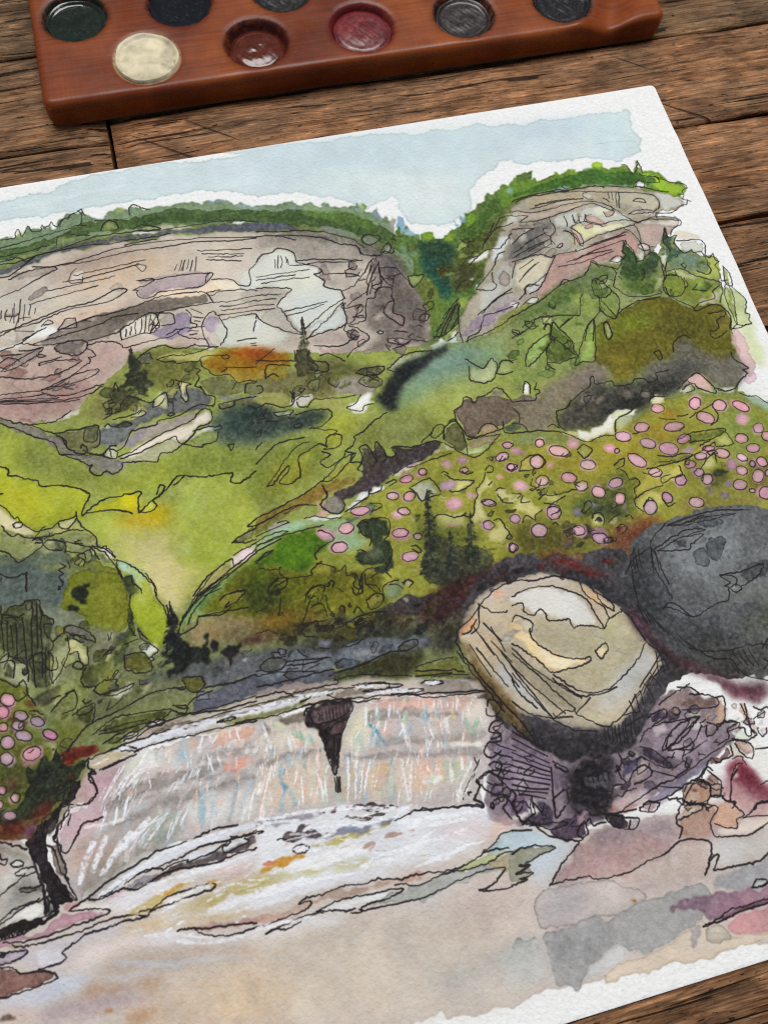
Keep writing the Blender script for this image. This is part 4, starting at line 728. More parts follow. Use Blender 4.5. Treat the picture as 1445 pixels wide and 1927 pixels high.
W 9a8a5a .9 0.216 .3|-677,-1027 -661,-1023 -649,-1036 -667,-1042
W e6dcb4 .95 0.223 .3|-392,-1013 -372,-999 -345,-1007 -352,-1027 -374,-1032
W d4b0ac .95 0.303 .4|-311,-999 -267,-977 -236,-962 -213,-994 -208,-1033 -249,-1007 -269,-982
W c9ccb4 .9 0.301 .3|-309,-1005 -272,-989 -260,-1010 -287,-1015
W dcdcb8 .9 0.302 .3|-246,-1013 -208,-1019 -210,-1032 -240,-1023
W e9e9e2 .9 0.151 .3|-204,-1023 -150,-1029 -159,-1038 -183,-1035
W 9fb8a8 .9 0.452 .2|-147,-1046 -127,-1061 -82,-1087 -80,-1119 -107,-1097 -143,-1063
W e9ebe6 1 0.147 .3|-711,-921 -697,-890 -690,-899 -693,-925 -704,-928
W 7b8c62 .8 1.14 .1|-772,-1025 -700,-1037 -640,-1060 -592,-1091 -608,-1108 -691,-1069 -781,-1054
W a09030 .7 3.72 0|-759,-1074 -629,-1113 -519,-1077 -350,-1074 -288,-1119 -386,-1168 -562,-1198 -725,-1175
W a8701c .7 1.18 0|-379,-1058 -350,-1048 -324,-1070 -352,-1079
W b07f24 .5 2.33 0|-438,-1096 -376,-1089 -369,-1122 -437,-1121
W 84974e .7 2.95 0|-232,-1080 -150,-1077 -105,-1129 -126,-1197 -212,-1228 -257,-1167
W 7f8a44 .6 2.7 0|-282,-1027 -166,-1042 -93,-1090 -158,-1097 -274,-1071
W a5a04a .8 1.19 .1|-286,-1036 -229,-1060 -230,-1101 -257,-1116 -314,-1083 -332,-1078
W b5ad4c .95 0.284 .4|-474,-1193 -365,-1188 -285,-1161 -266,-1165 -319,-1199 -376,-1206 -381,-1230 -449,-1243 -499,-1261 -521,-1256 -494,-1223 -473,-1218
W c4bd66 .8 0.425 0|-424,-1215 -379,-1200 -385,-1228 -426,-1234
W c8c47c .95 0.215 .4|-330,-1226 -293,-1195 -278,-1193 -291,-1225
W b6b86c .95 0.219 .4|-255,-1163 -232,-1142 -217,-1179 -248,-1182
W c9c268 .95 0.277 .4|-530,-1283 -520,-1266 -485,-1250 -442,-1264 -442,-1289 -472,-1291 -481,-1265 -513,-1301
W b7ae58 .9 0.28 .4|-783,-1128 -762,-1098 -732,-1095 -722,-1107 -757,-1129
W c9c47e 1 0.203 .4|-833,-1222 -797,-1197 -778,-1211 -762,-1238 -790,-1260 -812,-1260 -798,-1230
W c4bf78 .95 0.206 .3|-753,-1202 -733,-1200 -710,-1215 -664,-1204 -708,-1222 -733,-1228 -737,-1211
W b5b070 .9 0.205 .3|-820,-1180 -798,-1185 -806,-1195 -825,-1195
W a8a85c .9 0.213 .4|-624,-1107 -603,-1094 -585,-1113 -611,-1132
W 9a9c40 .9 0.212 .4|-544,-1167 -517,-1154 -512,-1160 -536,-1179
W 66702c .8 1.12 .1|-556,-1180 -518,-1183 -525,-1216 -572,-1225
W 4f5a2c .8 1.93 0|-583,-1203 -521,-1217 -523,-1275 -550,-1297 -618,-1277 -698,-1263 -670,-1236
W 3c4a34 .8 1.37 0|-683,-1247 -619,-1252 -552,-1277 -553,-1306 -598,-1300 -666,-1280
W 4f4a20 .8 2.4 0|-842,-1253 -758,-1277 -672,-1325 -650,-1367 -782,-1350 -867,-1335
W 77602f .6 2.43 0|-667,-1284 -600,-1304 -618,-1356 -672,-1325
W 7a4634 .8 1.89 0|-648,-1335 -565,-1313 -466,-1326 -496,-1357 -594,-1394 -640,-1393
W 6e2a24 .8 1.62 0|-595,-1371 -545,-1336 -478,-1333 -507,-1359 -583,-1388
W 6a2c24 .8 1.32 0|-845,-1349 -779,-1342 -731,-1362 -693,-1412 -752,-1398 -824,-1368
W 5b5a30 .8 1.42 .1|-318,-1244 -265,-1236 -255,-1258 -296,-1288 -333,-1270
W 3f4628 .9 0.285 .3|-320,-1238 -284,-1234 -254,-1244 -273,-1254 -311,-1250
W 6a5440 .7 2.23 0|-438,-1304 -313,-1304 -205,-1329 -196,-1360 -302,-1326 -429,-1330
W 59412c .6 1.72 0|-198,-1241 -138,-1225 -185,-1333 -225,-1305
W d9d68c 1 0.136 .6|-647,-1284 -627,-1275 -614,-1292 -620,-1309 -647,-1305
W 2a2e2a 1 0.136 .3|-636,-1294 -627,-1289 -624,-1299 -632,-1304
W c9c69a .95 0.136 .4|-605,-1306 -577,-1293 -593,-1311
W 7a7a3a .9 0.215 .3|-425,-1180 -343,-1183 -340,-1189 -393,-1187 -427,-1184
W 6f7834 .95 0.292 .4|-350,-1151 -323,-1132 -228,-1133 -227,-1143 -281,-1152
W b58474 .9 0.203 .5|-593,-1325 -568,-1321 -570,-1340 -593,-1339
D d6a0ac|-276,-1047,11,-8,-11,-13;-212,-1068,16,-7,-8,-14;-159,-1082,17,-15,-9,-9;-169,-1120,12,-11,-11,-11;-261,-1094,18,-13,-9,-11;-354,-1097,26,-3,-4,-12;-437,-1082,19,-1,-2,-13;-378,-1042,16,-4,-4,-11;-492,-1096,19,-8,-7,-12;-436,-1127,16,-9,-7,-10;-343,-1138,18,2,0,-11;-389,-1155,20,-9,-8,-13;-481,-1167,17,-18,-10,-10;-193,-1169,14,-6,-7,-11;-137,-1154,8,-9,-11,-9;-122,-1180,9,-10,-10,-8;-172,-1204,17,-4,-5,-11;-287,-1178,15,-4,-3,-7;-257,-1198,15,-8,-7,-10;-210,-1220,10,-9,-7,-7
D daa6b2|-225,-1255,11,-8,-8,-9;-166,-1242,7,-11,-10,-6;-671,-1098,23,-11,-7,-12;-628,-1088,11,-5,-5,-9;-710,-1063,10,-2,-3,-10;-776,-1071,14,-3,-3,-8;-734,-1113,16,-4,-5,-16;-795,-1114,13,-3,-3,-8;-609,-1151,17,-7,-6,-11;-668,-1170,17,-6,-5,-12;-738,-1168,15,-3,-4,-12;-644,-1202,15,-3,-5,-13;-794,-1164,15,-1,-1,-11;-606,-1224,13,-9,-8,-11;-538,-1119,12,-5,-4,-8;-523,-1132,6,-1,-2,-6;-703,-1129,8,-2,-2,-7;-560,-1254,12,-3,-5,-14;-393,-1244,13,-3,-5,-13;-446,-1210,15,-6,-6,-10
D c096a8|-244,-1231,13,2,-1,-14;-350,-1210,14,-3,-4,-10;-313,-1193,15,-3,-4,-9;-336,-1234,12,-3,-4,-10;-323,-1257,13,-1,-3,-12;-246,-1289,17,-4,-5,-13;-189,-1278,12,-5,-9,-14;-192,-1322,16,-4,-6,-15;-372,-1307,16,-7,-6,-11;-558,-1213,18,1,-1,-12;-734,-1250,16,-4,-6,-18;-783,-1287,17,-8,-8,-15;-686,-1312,13,-7,-7,-11;-640,-1342,16,-9,-7,-10;-831,-1245,12,-3,-3,-11;-438,-1277,8,-12,-10,-7;-491,-1292,12,-8,-11,-14;-857,-1314,10,-2,-3,-10;-191,-1239,5,-6,-6,-6;-221,-1308,7,-2,-2,-5;-160,-1275,8,-2,-4,-9
W 9a84a0 .9 0.17 .3|-285,-1271 -271,-1267 -261,-1274 -271,-1287 -284,-1281
W 8a7890 .9 0.169 .3|-303,-1299 -288,-1292 -273,-1303 -287,-1312 -301,-1306
W 8d7a94 .9 0.169 .3|-338,-1283 -327,-1279 -321,-1290 -333,-1299
W 9088a0 .9 0.165 .4|-647,-1246 -636,-1246 -619,-1260 -636,-1262
W 7f7c90 .9 0.163 .4|-686,-1263 -667,-1256 -656,-1265 -665,-1277 -680,-1274
W b79ab8 .8 0.216 .2|-358,-1165 -335,-1162 -323,-1170 -343,-1183 -354,-1173
W bd9cb4 .8 0.212 .2|-477,-1202 -451,-1198 -435,-1207 -458,-1217
W a98aa0 .8 0.206 .3|-561,-1275 -544,-1260 -551,-1287 -557,-1291
D d6a0ac|-957,-1067,10,-7,-5,-8;-915,-1065,11,-5,-4,-8;-920,-1094,10,-2,-2,-7;-817,-1081,17,2,0,-11;-792,-1051,12,-3,-3,-8;-1024,-1075,9,-4,-4,-8;-1067,-1086,16,1,0,-9;-1112,-1118,14,-3,-2,-10;-1075,-1130,14,2,1,-11;-967,-1173,18,1,0,-14;-1196,-1140,21,-2,-1,-10;-1116,-1216,19,-3,-2,-11;-1241,-1177,17,-1,-1,-12;-1293,-1175,15,-6,-4,-10;-1269,-1217,19,-1,-1,-13;-1108,-1279,20,-1,-1,-11;-1096,-1164,13,-6,-4,-8;-1111,-1170,10,-7,-6,-8;-862,-1312,8,-2,-3,-11;-802,-1113,9,-2,-3,-10
D ba98a8|-905,-1246,12,-5,-5,-10;-885,-1189,16,-6,-3,-8;-969,-1123,17,-1,-1,-9;-1079,-1233,9,-4,-3,-7
W e3a0ae .9 0.207 .2|-851,-1127 -836,-1121 -825,-1130 -841,-1139
W d99aae .9 0.2 .2|-997,-1226 -985,-1224 -971,-1231 -988,-1234
W c79cae .8 0.272 .2|-935,-1160 -918,-1150 -904,-1163 -924,-1170
W e2c0cc .95 0.14 .4|-982,-1033 -971,-1025 -963,-1030 -970,-1038
W e5c2cc .95 0.14 .4|-949,-1021 -937,-1018 -934,-1034 -943,-1034
W 7b8254 1 0.474 .2|-2160,-1047 -1890,-1111 -1770,-1166 -1694,-1362 -1674,-1338 -1625,-1308 -1477,-1261 -1115,-1451 -700,-1396 -762,-1579 -1070,-1596 -1463,-1508 -1706,-1535 -1848,-1554 -1909,-1561 -1915,-1605 -1973,-1663 -2205,-1681
W 5d6a66 .95 0.734 .2|-2160,-1047 -1890,-1111 -1902,-1178 -1923,-1224 -1944,-1236 -1974,-1182 -2014,-1185 -2053,-1184 -2168,-1157
W 6a7480 .5 0.99 0|-1917,-1140 -1892,-1128 -1901,-1170 -1922,-1177
W 828a78 .9 0.966 .1|-1994,-1182 -1922,-1216 -1869,-1241 -1868,-1266 -1896,-1264 -1920,-1266 -1946,-1285 -1965,-1243
W 545a3c .95 0.477 .3|-2078,-1199 -2030,-1186 -1982,-1182 -1964,-1186 -1959,-1224 -1940,-1236 -1950,-1288 -1960,-1306 -1952,-1341 -1960,-1379 -1995,-1386 -2006,-1336 -2022,-1307 -2061,-1273
W 474d34 .7 1.42 0|-2045,-1224 -1986,-1225 -1962,-1289 -1972,-1352 -1996,-1354 -2017,-1292
W 6f7358 .6 0.728 0|-2006,-1187 -1974,-1186 -1966,-1218 -1994,-1219
W 7d8428 1 0.367 .4|-1893,-1137 -1823,-1136 -1786,-1162 -1762,-1224 -1766,-1253 -1780,-1292 -1813,-1300 -1850,-1275 -1868,-1262 -1869,-1241 -1923,-1224 -1910,-1184
W 8a9030 .7 1.71 0|-1860,-1170 -1797,-1185 -1783,-1257 -1826,-1276 -1862,-1247
W 262e1e 1 0.148 .3|-1896,-1179 -1888,-1168 -1877,-1171 -1860,-1168 -1848,-1176 -1857,-1193 -1864,-1217 -1881,-1210 -1896,-1194
W 2a3022 1 0.146 .3|-1910,-1212 -1897,-1210 -1882,-1219 -1884,-1231 -1903,-1228
W 3d4a28 .95 0.248 .3|-1775,-1173 -1755,-1174 -1750,-1197 -1737,-1221 -1762,-1220 -1779,-1198
W 4b5526 .95 0.361 .3|-1772,-1239 -1766,-1266 -1772,-1290 -1763,-1317 -1784,-1320 -1780,-1346 -1813,-1354 -1825,-1331 -1805,-1302 -1781,-1300
W 9dab30 1 0.366 .3|-1760,-1220 -1737,-1217 -1728,-1158 -1714,-1205 -1707,-1237 -1689,-1292 -1687,-1314 -1701,-1331 -1708,-1351 -1725,-1355 -1741,-1330 -1749,-1303 -1764,-1291 -1766,-1266
W b5bd5c .8 0.743 0|-1750,-1197 -1732,-1184 -1716,-1213 -1712,-1240 -1742,-1250 -1756,-1238
W a9bd84 .9 0.5 .2|-1767,-1140 -1725,-1168 -1711,-1206 -1733,-1192 -1764,-1176
W d0c58c .9 0.993 0|-1715,-1152 -1611,-1177 -1635,-1250 -1662,-1290 -1679,-1295 -1689,-1250 -1708,-1215
W c9c574 .7 1.5 0|-1647,-1169 -1568,-1196 -1627,-1248 -1656,-1279
W b5b26e .9 0.375 .3|-1639,-1275 -1617,-1241 -1546,-1192 -1526,-1197 -1583,-1236 -1625,-1265
W 7a9a58 .9 0.495 .2|-1672,-1322 -1641,-1283 -1577,-1246 -1533,-1213 -1494,-1231 -1563,-1263 -1617,-1288 -1647,-1319
W 5f8a50 .8 0.742 0|-1634,-1293 -1596,-1259 -1551,-1244 -1583,-1280 -1618,-1297
W 6c7018 .95 0.748 .2|-1618,-1293 -1562,-1259 -1523,-1224 -1470,-1224 -1369,-1261 -1171,-1334 -1186,-1392 -1269,-1385 -1352,-1378 -1438,-1391 -1511,-1339 -1564,-1314
W 3f4a12 .8 1.75 0|-1500,-1238 -1472,-1236 -1415,-1276 -1411,-1338 -1469,-1337 -1529,-1301
W 8f8a34 .9 0.248 .4|-1566,-1279 -1543,-1267 -1506,-1270 -1522,-1290 -1557,-1299
W 97845c .9 0.974 .1|-1650,-1340 -1621,-1313 -1568,-1313 -1491,-1331 -1435,-1375 -1479,-1385 -1558,-1370 -1606,-1367 -1656,-1372
W 6c6444 .8 1.22 0|-1561,-1340 -1473,-1357 -1311,-1383 -1318,-1411 -1502,-1388 -1578,-1370
W 555a5c .95 0.717 .2|-1753,-1405 -1703,-1417 -1629,-1403 -1507,-1416 -1323,-1435 -1121,-1471 -1097,-1511 -1253,-1494 -1417,-1487 -1517,-1467 -1635,-1466 -1708,-1448 -1787,-1453
W 686a72 .8 1.19 0|-1633,-1451 -1568,-1426 -1465,-1442 -1415,-1475 -1517,-1467 -1625,-1476
W 4e4c44 .7 1.17 0|-1688,-1421 -1635,-1442 -1637,-1474 -1672,-1469 -1732,-1450
W 5b5d6a .95 0.588 .3|-1673,-1500 -1642,-1480 -1577,-1472 -1516,-1463 -1338,-1498 -1343,-1521 -1479,-1508 -1526,-1513 -1605,-1521 -1664,-1518
W 6f7450 .9 0.923 .1|-1915,-1421 -1858,-1403 -1783,-1422 -1689,-1429 -1635,-1466 -1676,-1468 -1735,-1473 -1808,-1487 -1876,-1482 -1901,-1495 -1949,-1514 -1960,-1480
W 7f8268 .7 0.937 0|-1947,-1301 -1909,-1310 -1916,-1365 -1896,-1394 -1920,-1404 -1959,-1403 -1946,-1358
W 9ea283 .95 0.236 .3|-1948,-1309 -1912,-1301 -1916,-1321 -1939,-1360 -1956,-1380
W c9c68e 1 0.178 .4|-1912,-1281 -1891,-1288 -1862,-1307 -1855,-1313 -1874,-1315 -1874,-1343 -1882,-1358 -1890,-1343 -1895,-1322 -1913,-1324
W 7d7a74 .95 0.24 .4|-1942,-1286 -1917,-1271 -1915,-1261 -1896,-1262 -1874,-1277 -1859,-1300 -1876,-1298 -1899,-1288 -1913,-1276
W 7c7c66 .8 0.716 .1|-1865,-1271 -1811,-1288 -1791,-1314 -1819,-1344 -1853,-1361 -1875,-1351 -1868,-1324 -1854,-1311
W c7c480 .95 0.143 .4|-1841,-1343 -1830,-1336 -1821,-1336 -1826,-1351 -1838,-1352
W c7c48a .95 0.144 .4|-1824,-1300 -1817,-1297 -1814,-1308 -1822,-1313
W 454a28 .95 0.235 .4|-1895,-1387 -1889,-1372 -1880,-1358 -1852,-1357 -1833,-1357 -1835,-1373 -1856,-1388 -1874,-1408 -1889,-1404
W 7d7c34 .95 0.234 .4|-1868,-1417 -1857,-1392 -1831,-1378 -1827,-1399 -1836,-1409 -1822,-1420 -1854,-1428
W 5a5d54 .95 0.233 .4|-1848,-1414 -1835,-1405 -1825,-1414 -1818,-1421 -1838,-1424
W c9cab4 1 0.116 .4|-1847,-1434 -1826,-1427 -1786,-1421 -1791,-1428 -1816,-1438
W d5d2b8 .95 0.117 .4|-1829,-1397 -1820,-1383 -1814,-1390 -1822,-1398
W 6b6a2c 1 0.296 .5|-1797,-1358 -1781,-1354 -1750,-1361 -1740,-1384 -1744,-1403 -1779,-1398 -1797,-1382
W 5f5e28 .9 0.294 .4|-1678,-1434 -1635,-1442 -1635,-1466 -1656,-1473 -1674,-1460
W dfe4d2 .95 0.179 .4|-1762,-1337 -1753,-1327 -1735,-1344 -1722,-1364 -1736,-1371 -1749,-1357
W e9e8dc 1 0.119 .5|-1742,-1373 -1737,-1370 -1733,-1378 -1739,-1380
W 20241f 1 0.18 .2|-1690,-1297 -1673,-1292 -1664,-1301 -1670,-1314 -1679,-1329 -1670,-1337 -1676,-1346 -1656,-1351 -1656,-1372 -1635,-1368 -1624,-1379 -1616,-1352 -1606,-1354 -1612,-1390 -1620,-1421 -1639,-1417 -1663,-1419 -1688,-1421 -1708,-1424 -1710,-1413 -1690,-1408 -1691,-1392 -1713,-1382 -1719,-1368 -1696,-1374 -1686,-1364 -1697,-1357 -1709,-1342 -1702,-1335 -1686,-1335 -1687,-1314
W 2a222a 1 0.181 .2|-1606,-1375 -1598,-1364 -1590,-1371 -1594,-1391 -1605,-1396
W 2c2428 1 0.18 .2|-1586,-1392 -1569,-1384 -1537,-1388 -1542,-1407 -1563,-1419 -1569,-1433 -1575,-1430 -1569,-1409
W 7d7a72 .9 0.119 .3|-1587,-1429 -1578,-1411 -1570,-1413 -1578,-1434
W d6d9d6 1 0.0957 .4|-1542,-1430 -1536,-1427 -1529,-1432 -1536,-1437
W 3c1c1e .8 0.727 0|-1544,-1386 -1501,-1384 -1479,-1389 -1504,-1400 -1534,-1397
W 6f7430 1 0.565 .2|-2178,-1302 -2067,-1340 -2036,-1368 -2019,-1356 -2011,-1390 -1999,-1417 -1986,-1439 -1954,-1462 -1938,-1486 -1904,-1487 -1943,-1530 -1909,-1558 -1929,-1601 -1988,-1666 -2205,-1681
W 8a9a6a .8 1.59 0|-2007,-1422 -1957,-1450 -1957,-1489 -1993,-1503 -2011,-1468
W 7f8442 .8 1.36 0|-1954,-1459 -1912,-1461 -1886,-1495 -1918,-1510 -1947,-1499
W a5a988 .9 0.175 .3|-2063,-1297 -2043,-1290 -2026,-1306 -2008,-1327 -2009,-1375 -2027,-1362 -2045,-1350 -2067,-1337
W 55583a .95 0.234 .3|-2059,-1331 -2049,-1309 -2037,-1308 -2033,-1325 -2041,-1347 -2056,-1343
W a9ad7c .95 0.134 .3|-1993,-1503 -1963,-1510 -1961,-1526 -1977,-1548 -1978,-1525 -1991,-1518
W 2f3626 .95 0.439 .2|-2030,-1542 -2020,-1549 -2006,-1559 -1995,-1521 -1989,-1541 -1979,-1551 -1968,-1517 -1960,-1549 -1950,-1559 -1920,-1559 -1905,-1555 -1915,-1579 -1946,-1615 -1973,-1630 -2005,-1651 -2038,-1653 -2056,-1656 -2116,-1634 -2114,-1609 -2057,-1624 -2032,-1597
W 262c22 .8 1.1 0|-2028,-1558 -1990,-1552 -1965,-1562 -1966,-1599 -2006,-1626 -2030,-1612
W 49522c .8 1.31 0|-2084,-1518 -2030,-1539 -2031,-1583 -2064,-1622 -2091,-1604
W 7a2a20 .9 0.559 .1|-1958,-1527 -1913,-1530 -1880,-1540 -1881,-1549 -1923,-1554 -1950,-1559 -1964,-1548
W 5e1f1a .8 0.671 0|-1944,-1538 -1891,-1537 -1884,-1545 -1931,-1556
W 5f2a26 .8 0.864 .1|-2025,-1632 -1990,-1619 -1978,-1636 -2009,-1654 -2038,-1653
W 6a3030 .7 1.09 0|-2080,-1563 -2054,-1559 -2042,-1580 -2068,-1585
W 5a1f20 .8 0.855 0|-2109,-1636 -2052,-1646 -2033,-1671 -2111,-1667
W 62486a .7 0.535 0|-2043,-1668 -2031,-1655 -2017,-1659 -2025,-1673
W 4a3d44 .9 0.432 .2|-2015,-1675 -2001,-1652 -1974,-1637 -1946,-1619 -1975,-1644 -1990,-1682
W a89f8a .95 0.327 .3|-1974,-1641 -1938,-1617 -1914,-1597 -1903,-1570 -1897,-1583 -1893,-1610 -1892,-1632 -1913,-1649 -1949,-1647 -1962,-1662 -1979,-1684 -1990,-1682
W c8c0a8 .95 0.223 .4|-1903,-1570 -1905,-1559 -1878,-1554 -1840,-1556 -1850,-1569 -1873,-1578 -1900,-1582
D d8a0b2|-2054,-1394,14,-6,-3,-12;-2067,-1415,11,-7,-5,-11;-2015,-1517,19,2,3,-14;-1975,-1490,13,-9,-4,-8;-2070,-1450,10,-3,-1,-9;-2063,-1600,9,-2,-1,-9;-2085,-1579,8,-2,-1,-9;-2092,-1606,6,-2,-1,-8
D b494a6|-2030,-1435,13,-6,-3,-9;-2039,-1454,12,-3,-1,-10;-2030,-1477,16,-7,-3,-10;-1999,-1455,13,-7,-3,-9;-2064,-1481,13,-8,-6,-11;-2068,-1515,13,-5,-3,-12;-2074,-1631,13,-3,-1,-9;-2086,-1468,7,-2,-1,-11
W d0899e .7 0.463 0|-2112,-1333 -2090,-1339 -2092,-1362 -2114,-1357
W 4f5428 .95 0.343 .3|-1872,-1510 -1839,-1491 -1777,-1491 -1716,-1498 -1734,-1513 -1773,-1515 -1820,-1519 -1873,-1513
W 5a5c2c .9 0.34 .3|-1864,-1535 -1820,-1523 -1769,-1516 -1798,-1528 -1831,-1543
W 515328 .9 0.229 .4|-1927,-1458 -1906,-1447 -1875,-1445 -1886,-1483 -1916,-1460
W 65664e .95 0.23 .4|-1967,-1440 -1949,-1421 -1917,-1405 -1908,-1431 -1918,-1448 -1945,-1449
W 4a4a3a .9 0.231 .3|-2004,-1399 -1961,-1386 -1940,-1391 -1948,-1405 -1976,-1422
W dfdccb .95 0.115 .4|-1961,-1418 -1952,-1412 -1943,-1415 -1953,-1422
W cfcba8 .95 0.115 .4|-2010,-1394 -2005,-1386 -2000,-1397 -2004,-1402
W cfcba8 .95 0.116 .4|-1957,-1379 -1954,-1367 -1950,-1375 -1954,-1384
W c9c597 .95 0.114 .4|-1934,-1454 -1926,-1450 -1920,-1452 -1929,-1456
W b9b0a4 1 0.231 .3|-1909,-1561 -1901,-1556 -1848,-1554 -1823,-1545 -1770,-1523 -1703,-1517 -1605,-1521 -1526,-1513 -1407,-1514 -1287,-1531 -1146,-1565 -1027,-1594 -1021,-1632 -1116,-1609 -1275,-1580 -1354,-1571 -1433,-1559 -1536,-1566 -1672,-1563 -1765,-1563 -1828,-1574 -1882,-1587 -1904,-1581
W d9dbe4 .95 0.345 .2|-1848,-1554 -1808,-1545 -1746,-1541 -1628,-1539 -1531,-1535 -1428,-1537 -1372,-1539 -1390,-1550 -1534,-1554 -1631,-1554 -1748,-1556 -1803,-1565 -1827,-1567
W 877d70 .9 0.348 .2|-1768,-1535 -1705,-1528 -1607,-1532 -1530,-1532 -1418,-1527 -1346,-1537 -1356,-1542 -1429,-1541 -1532,-1543 -1628,-1539 -1722,-1539 -1784,-1539
W 8a8c5c .9 0.232 .3|-1617,-1542 -1590,-1544 -1533,-1551 -1455,-1550 -1405,-1542 -1432,-1556 -1490,-1561 -1537,-1569 -1578,-1563
W b5a390 .9 0.343 .2|-1791,-1530 -1770,-1523 -1719,-1520 -1665,-1522 -1706,-1532 -1760,-1534
W e9e6de 1 0.114 .5|-1773,-1519 -1761,-1512 -1734,-1515 -1735,-1522 -1759,-1524
W e4e0d4 1 0.113 .5|-1830,-1534 -1813,-1526 -1794,-1525 -1795,-1535 -1822,-1537
W c5bb98 .9 0.224 .3|-1904,-1578 -1894,-1565 -1849,-1561 -1811,-1567 -1796,-1567 -1867,-1583
W c0b8b6 1 0.335 .2|-1914,-1601 -1890,-1589 -1828,-1578 -1765,-1567 -1672,-1567 -1537,-1569 -1435,-1571 -1356,-1576 -1276,-1586 -1117,-1613 -1019,-1637 -1007,-1668 -1041,-1755 -1063,-1788 -1098,-1836 -1089,-1860 -1257,-1833 -1367,-1798 -1480,-1780 -1578,-1777 -1669,-1768 -1781,-1765 -1895,-1795 -1980,-1842 -2003,-1802 -1978,-1704 -1959,-1663 -1898,-1649
W bc98a2 .8 1.54 0|-1898,-1594 -1852,-1583 -1830,-1592 -1866,-1635 -1905,-1651 -1951,-1658 -1941,-1638
W c7a0ac .7 1.51 0|-1979,-1684 -1951,-1665 -1898,-1653 -1860,-1648 -1881,-1693 -1950,-1711 -1996,-1735
W 8f8a84 .7 0.664 .2|-1836,-1632 -1774,-1625 -1722,-1631 -1644,-1627 -1611,-1636 -1648,-1653 -1710,-1656 -1772,-1659 -1840,-1664 -1892,-1662 -1860,-1648
W 978f8b .6 0.877 .1|-1881,-1690 -1820,-1683 -1744,-1677 -1652,-1674 -1556,-1668 -1560,-1686 -1655,-1692 -1748,-1701 -1824,-1708 -1883,-1707
W a39a96 .6 0.68 .1|-1671,-1602 -1608,-1598 -1544,-1606 -1549,-1628 -1612,-1624 -1681,-1618
W e4b8a0 .8 0.686 .1|-1653,-1587 -1617,-1565 -1537,-1569 -1536,-1593 -1588,-1596 -1640,-1602
W e2a898 .85 0.45 .1|-1629,-1654 -1621,-1629 -1567,-1631 -1558,-1649 -1595,-1658
W d9b4a0 .6 0.68 0|-1711,-1565 -1661,-1566 -1669,-1594 -1700,-1591
W dfe0de .8 0.671 0|-1804,-1569 -1750,-1571 -1744,-1602 -1780,-1616 -1825,-1609
W dcdad6 .8 0.878 0|-1702,-1695 -1641,-1696 -1561,-1693 -1576,-1759 -1636,-1755 -1716,-1735
W d5d3ce .7 0.897 0|-1763,-1605 -1693,-1596 -1681,-1618 -1728,-1625
W b5b8ae .7 0.562 0|-1766,-1574 -1743,-1572 -1744,-1602 -1763,-1605
W cfd4c4 .7 0.669 0|-1830,-1589 -1790,-1576 -1801,-1603 -1841,-1616
W b7bcb0 .6 0.649 0|-1810,-1711 -1755,-1696 -1712,-1714 -1747,-1743 -1815,-1746
S a8c0cc .8 1.28 0.338|-1698,-1568 -1716,-1621
S 9dbccb .7 0.978 0.338|-1684,-1576 -1701,-1621
S 9cb8c6 .8 1.45 0.327|-1680,-1704 -1693,-1755
S a4bcc8 .7 1.09 0.328|-1660,-1709 -1669,-1747
S 9fbac6 .6 1.12 0.447|-1653,-1633 -1654,-1662
S 98a4ac .7 0.955 0.33|-1600,-1683 -1632,-1753
S a9bcc8 .6 0.883 0.331|-1577,-1682 -1611,-1762
W c9bdb0 .8 1.13 0|-1537,-1569 -1424,-1601 -1412,-1655 -1406,-1702 -1403,-1755 -1460,-1767 -1575,-1763
W e4dccb .8 0.919 0|-1491,-1596 -1425,-1609 -1405,-1625 -1422,-1648 -1471,-1636 -1523,-1619
W dbd8b4 .7 0.694 0|-1507,-1577 -1467,-1579 -1454,-1594 -1488,-1601
W ddd6b8 .85 0.929 0|-1341,-1626 -1299,-1588 -1285,-1596 -1291,-1638 -1322,-1685 -1369,-1677
W dfa698 .85 0.947 .1|-1278,-1586 -1233,-1588 -1179,-1602 -1124,-1615 -1113,-1638 -1161,-1630 -1224,-1619 -1277,-1598
W e0b09c .6 1.43 0|-1115,-1613 -1044,-1631 -1036,-1661 -1108,-1647
W 9d938e .75 0.588 .2|-1297,-1613 -1278,-1602 -1215,-1613 -1155,-1636 -1093,-1655 -1087,-1664 -1151,-1653 -1228,-1634 -1274,-1638 -1301,-1631
W a89d98 .7 0.697 .1|-1281,-1664 -1223,-1678 -1145,-1693 -1049,-1705 -1056,-1727 -1149,-1708 -1204,-1698 -1274,-1685
W a59a96 .75 0.575 .1|-1369,-1681 -1285,-1698 -1170,-1722 -1056,-1743 -1066,-1764 -1157,-1737 -1226,-1720 -1342,-1699
W 9f9490 .7 0.681 .1|-1553,-1650 -1498,-1649 -1434,-1649 -1411,-1651 -1409,-1663 -1461,-1662 -1516,-1663 -1556,-1665
W e2cbb4 .7 1.13 0|-1328,-1706 -1228,-1727 -1145,-1752 -1162,-1782 -1246,-1795 -1346,-1784
W e3b59c .8 1.14 0|-1225,-1747 -1191,-1740 -1144,-1748 -1159,-1771 -1206,-1767
W d9b48c .7 0.905 0|-1233,-1776 -1186,-1783 -1166,-1785 -1205,-1794 -1232,-1787
W eee9e0 1 0.341 .2|-1216,-1772 -1198,-1765 -1160,-1777 -1166,-1785 -1204,-1790
W d9c48a .7 0.681 0|-1316,-1724 -1278,-1719 -1279,-1737 -1305,-1746
W c9b79a .6 1.12 0|-1400,-1711 -1364,-1727 -1362,-1784 -1399,-1775
W ece6dc .8 0.582 0|-1144,-1702 -1111,-1718 -1056,-1727 -1059,-1738 -1121,-1725
W dcc5b0 .6 1.34 0|-1558,-1675 -1478,-1669 -1412,-1693 -1410,-1753 -1496,-1754 -1572,-1746
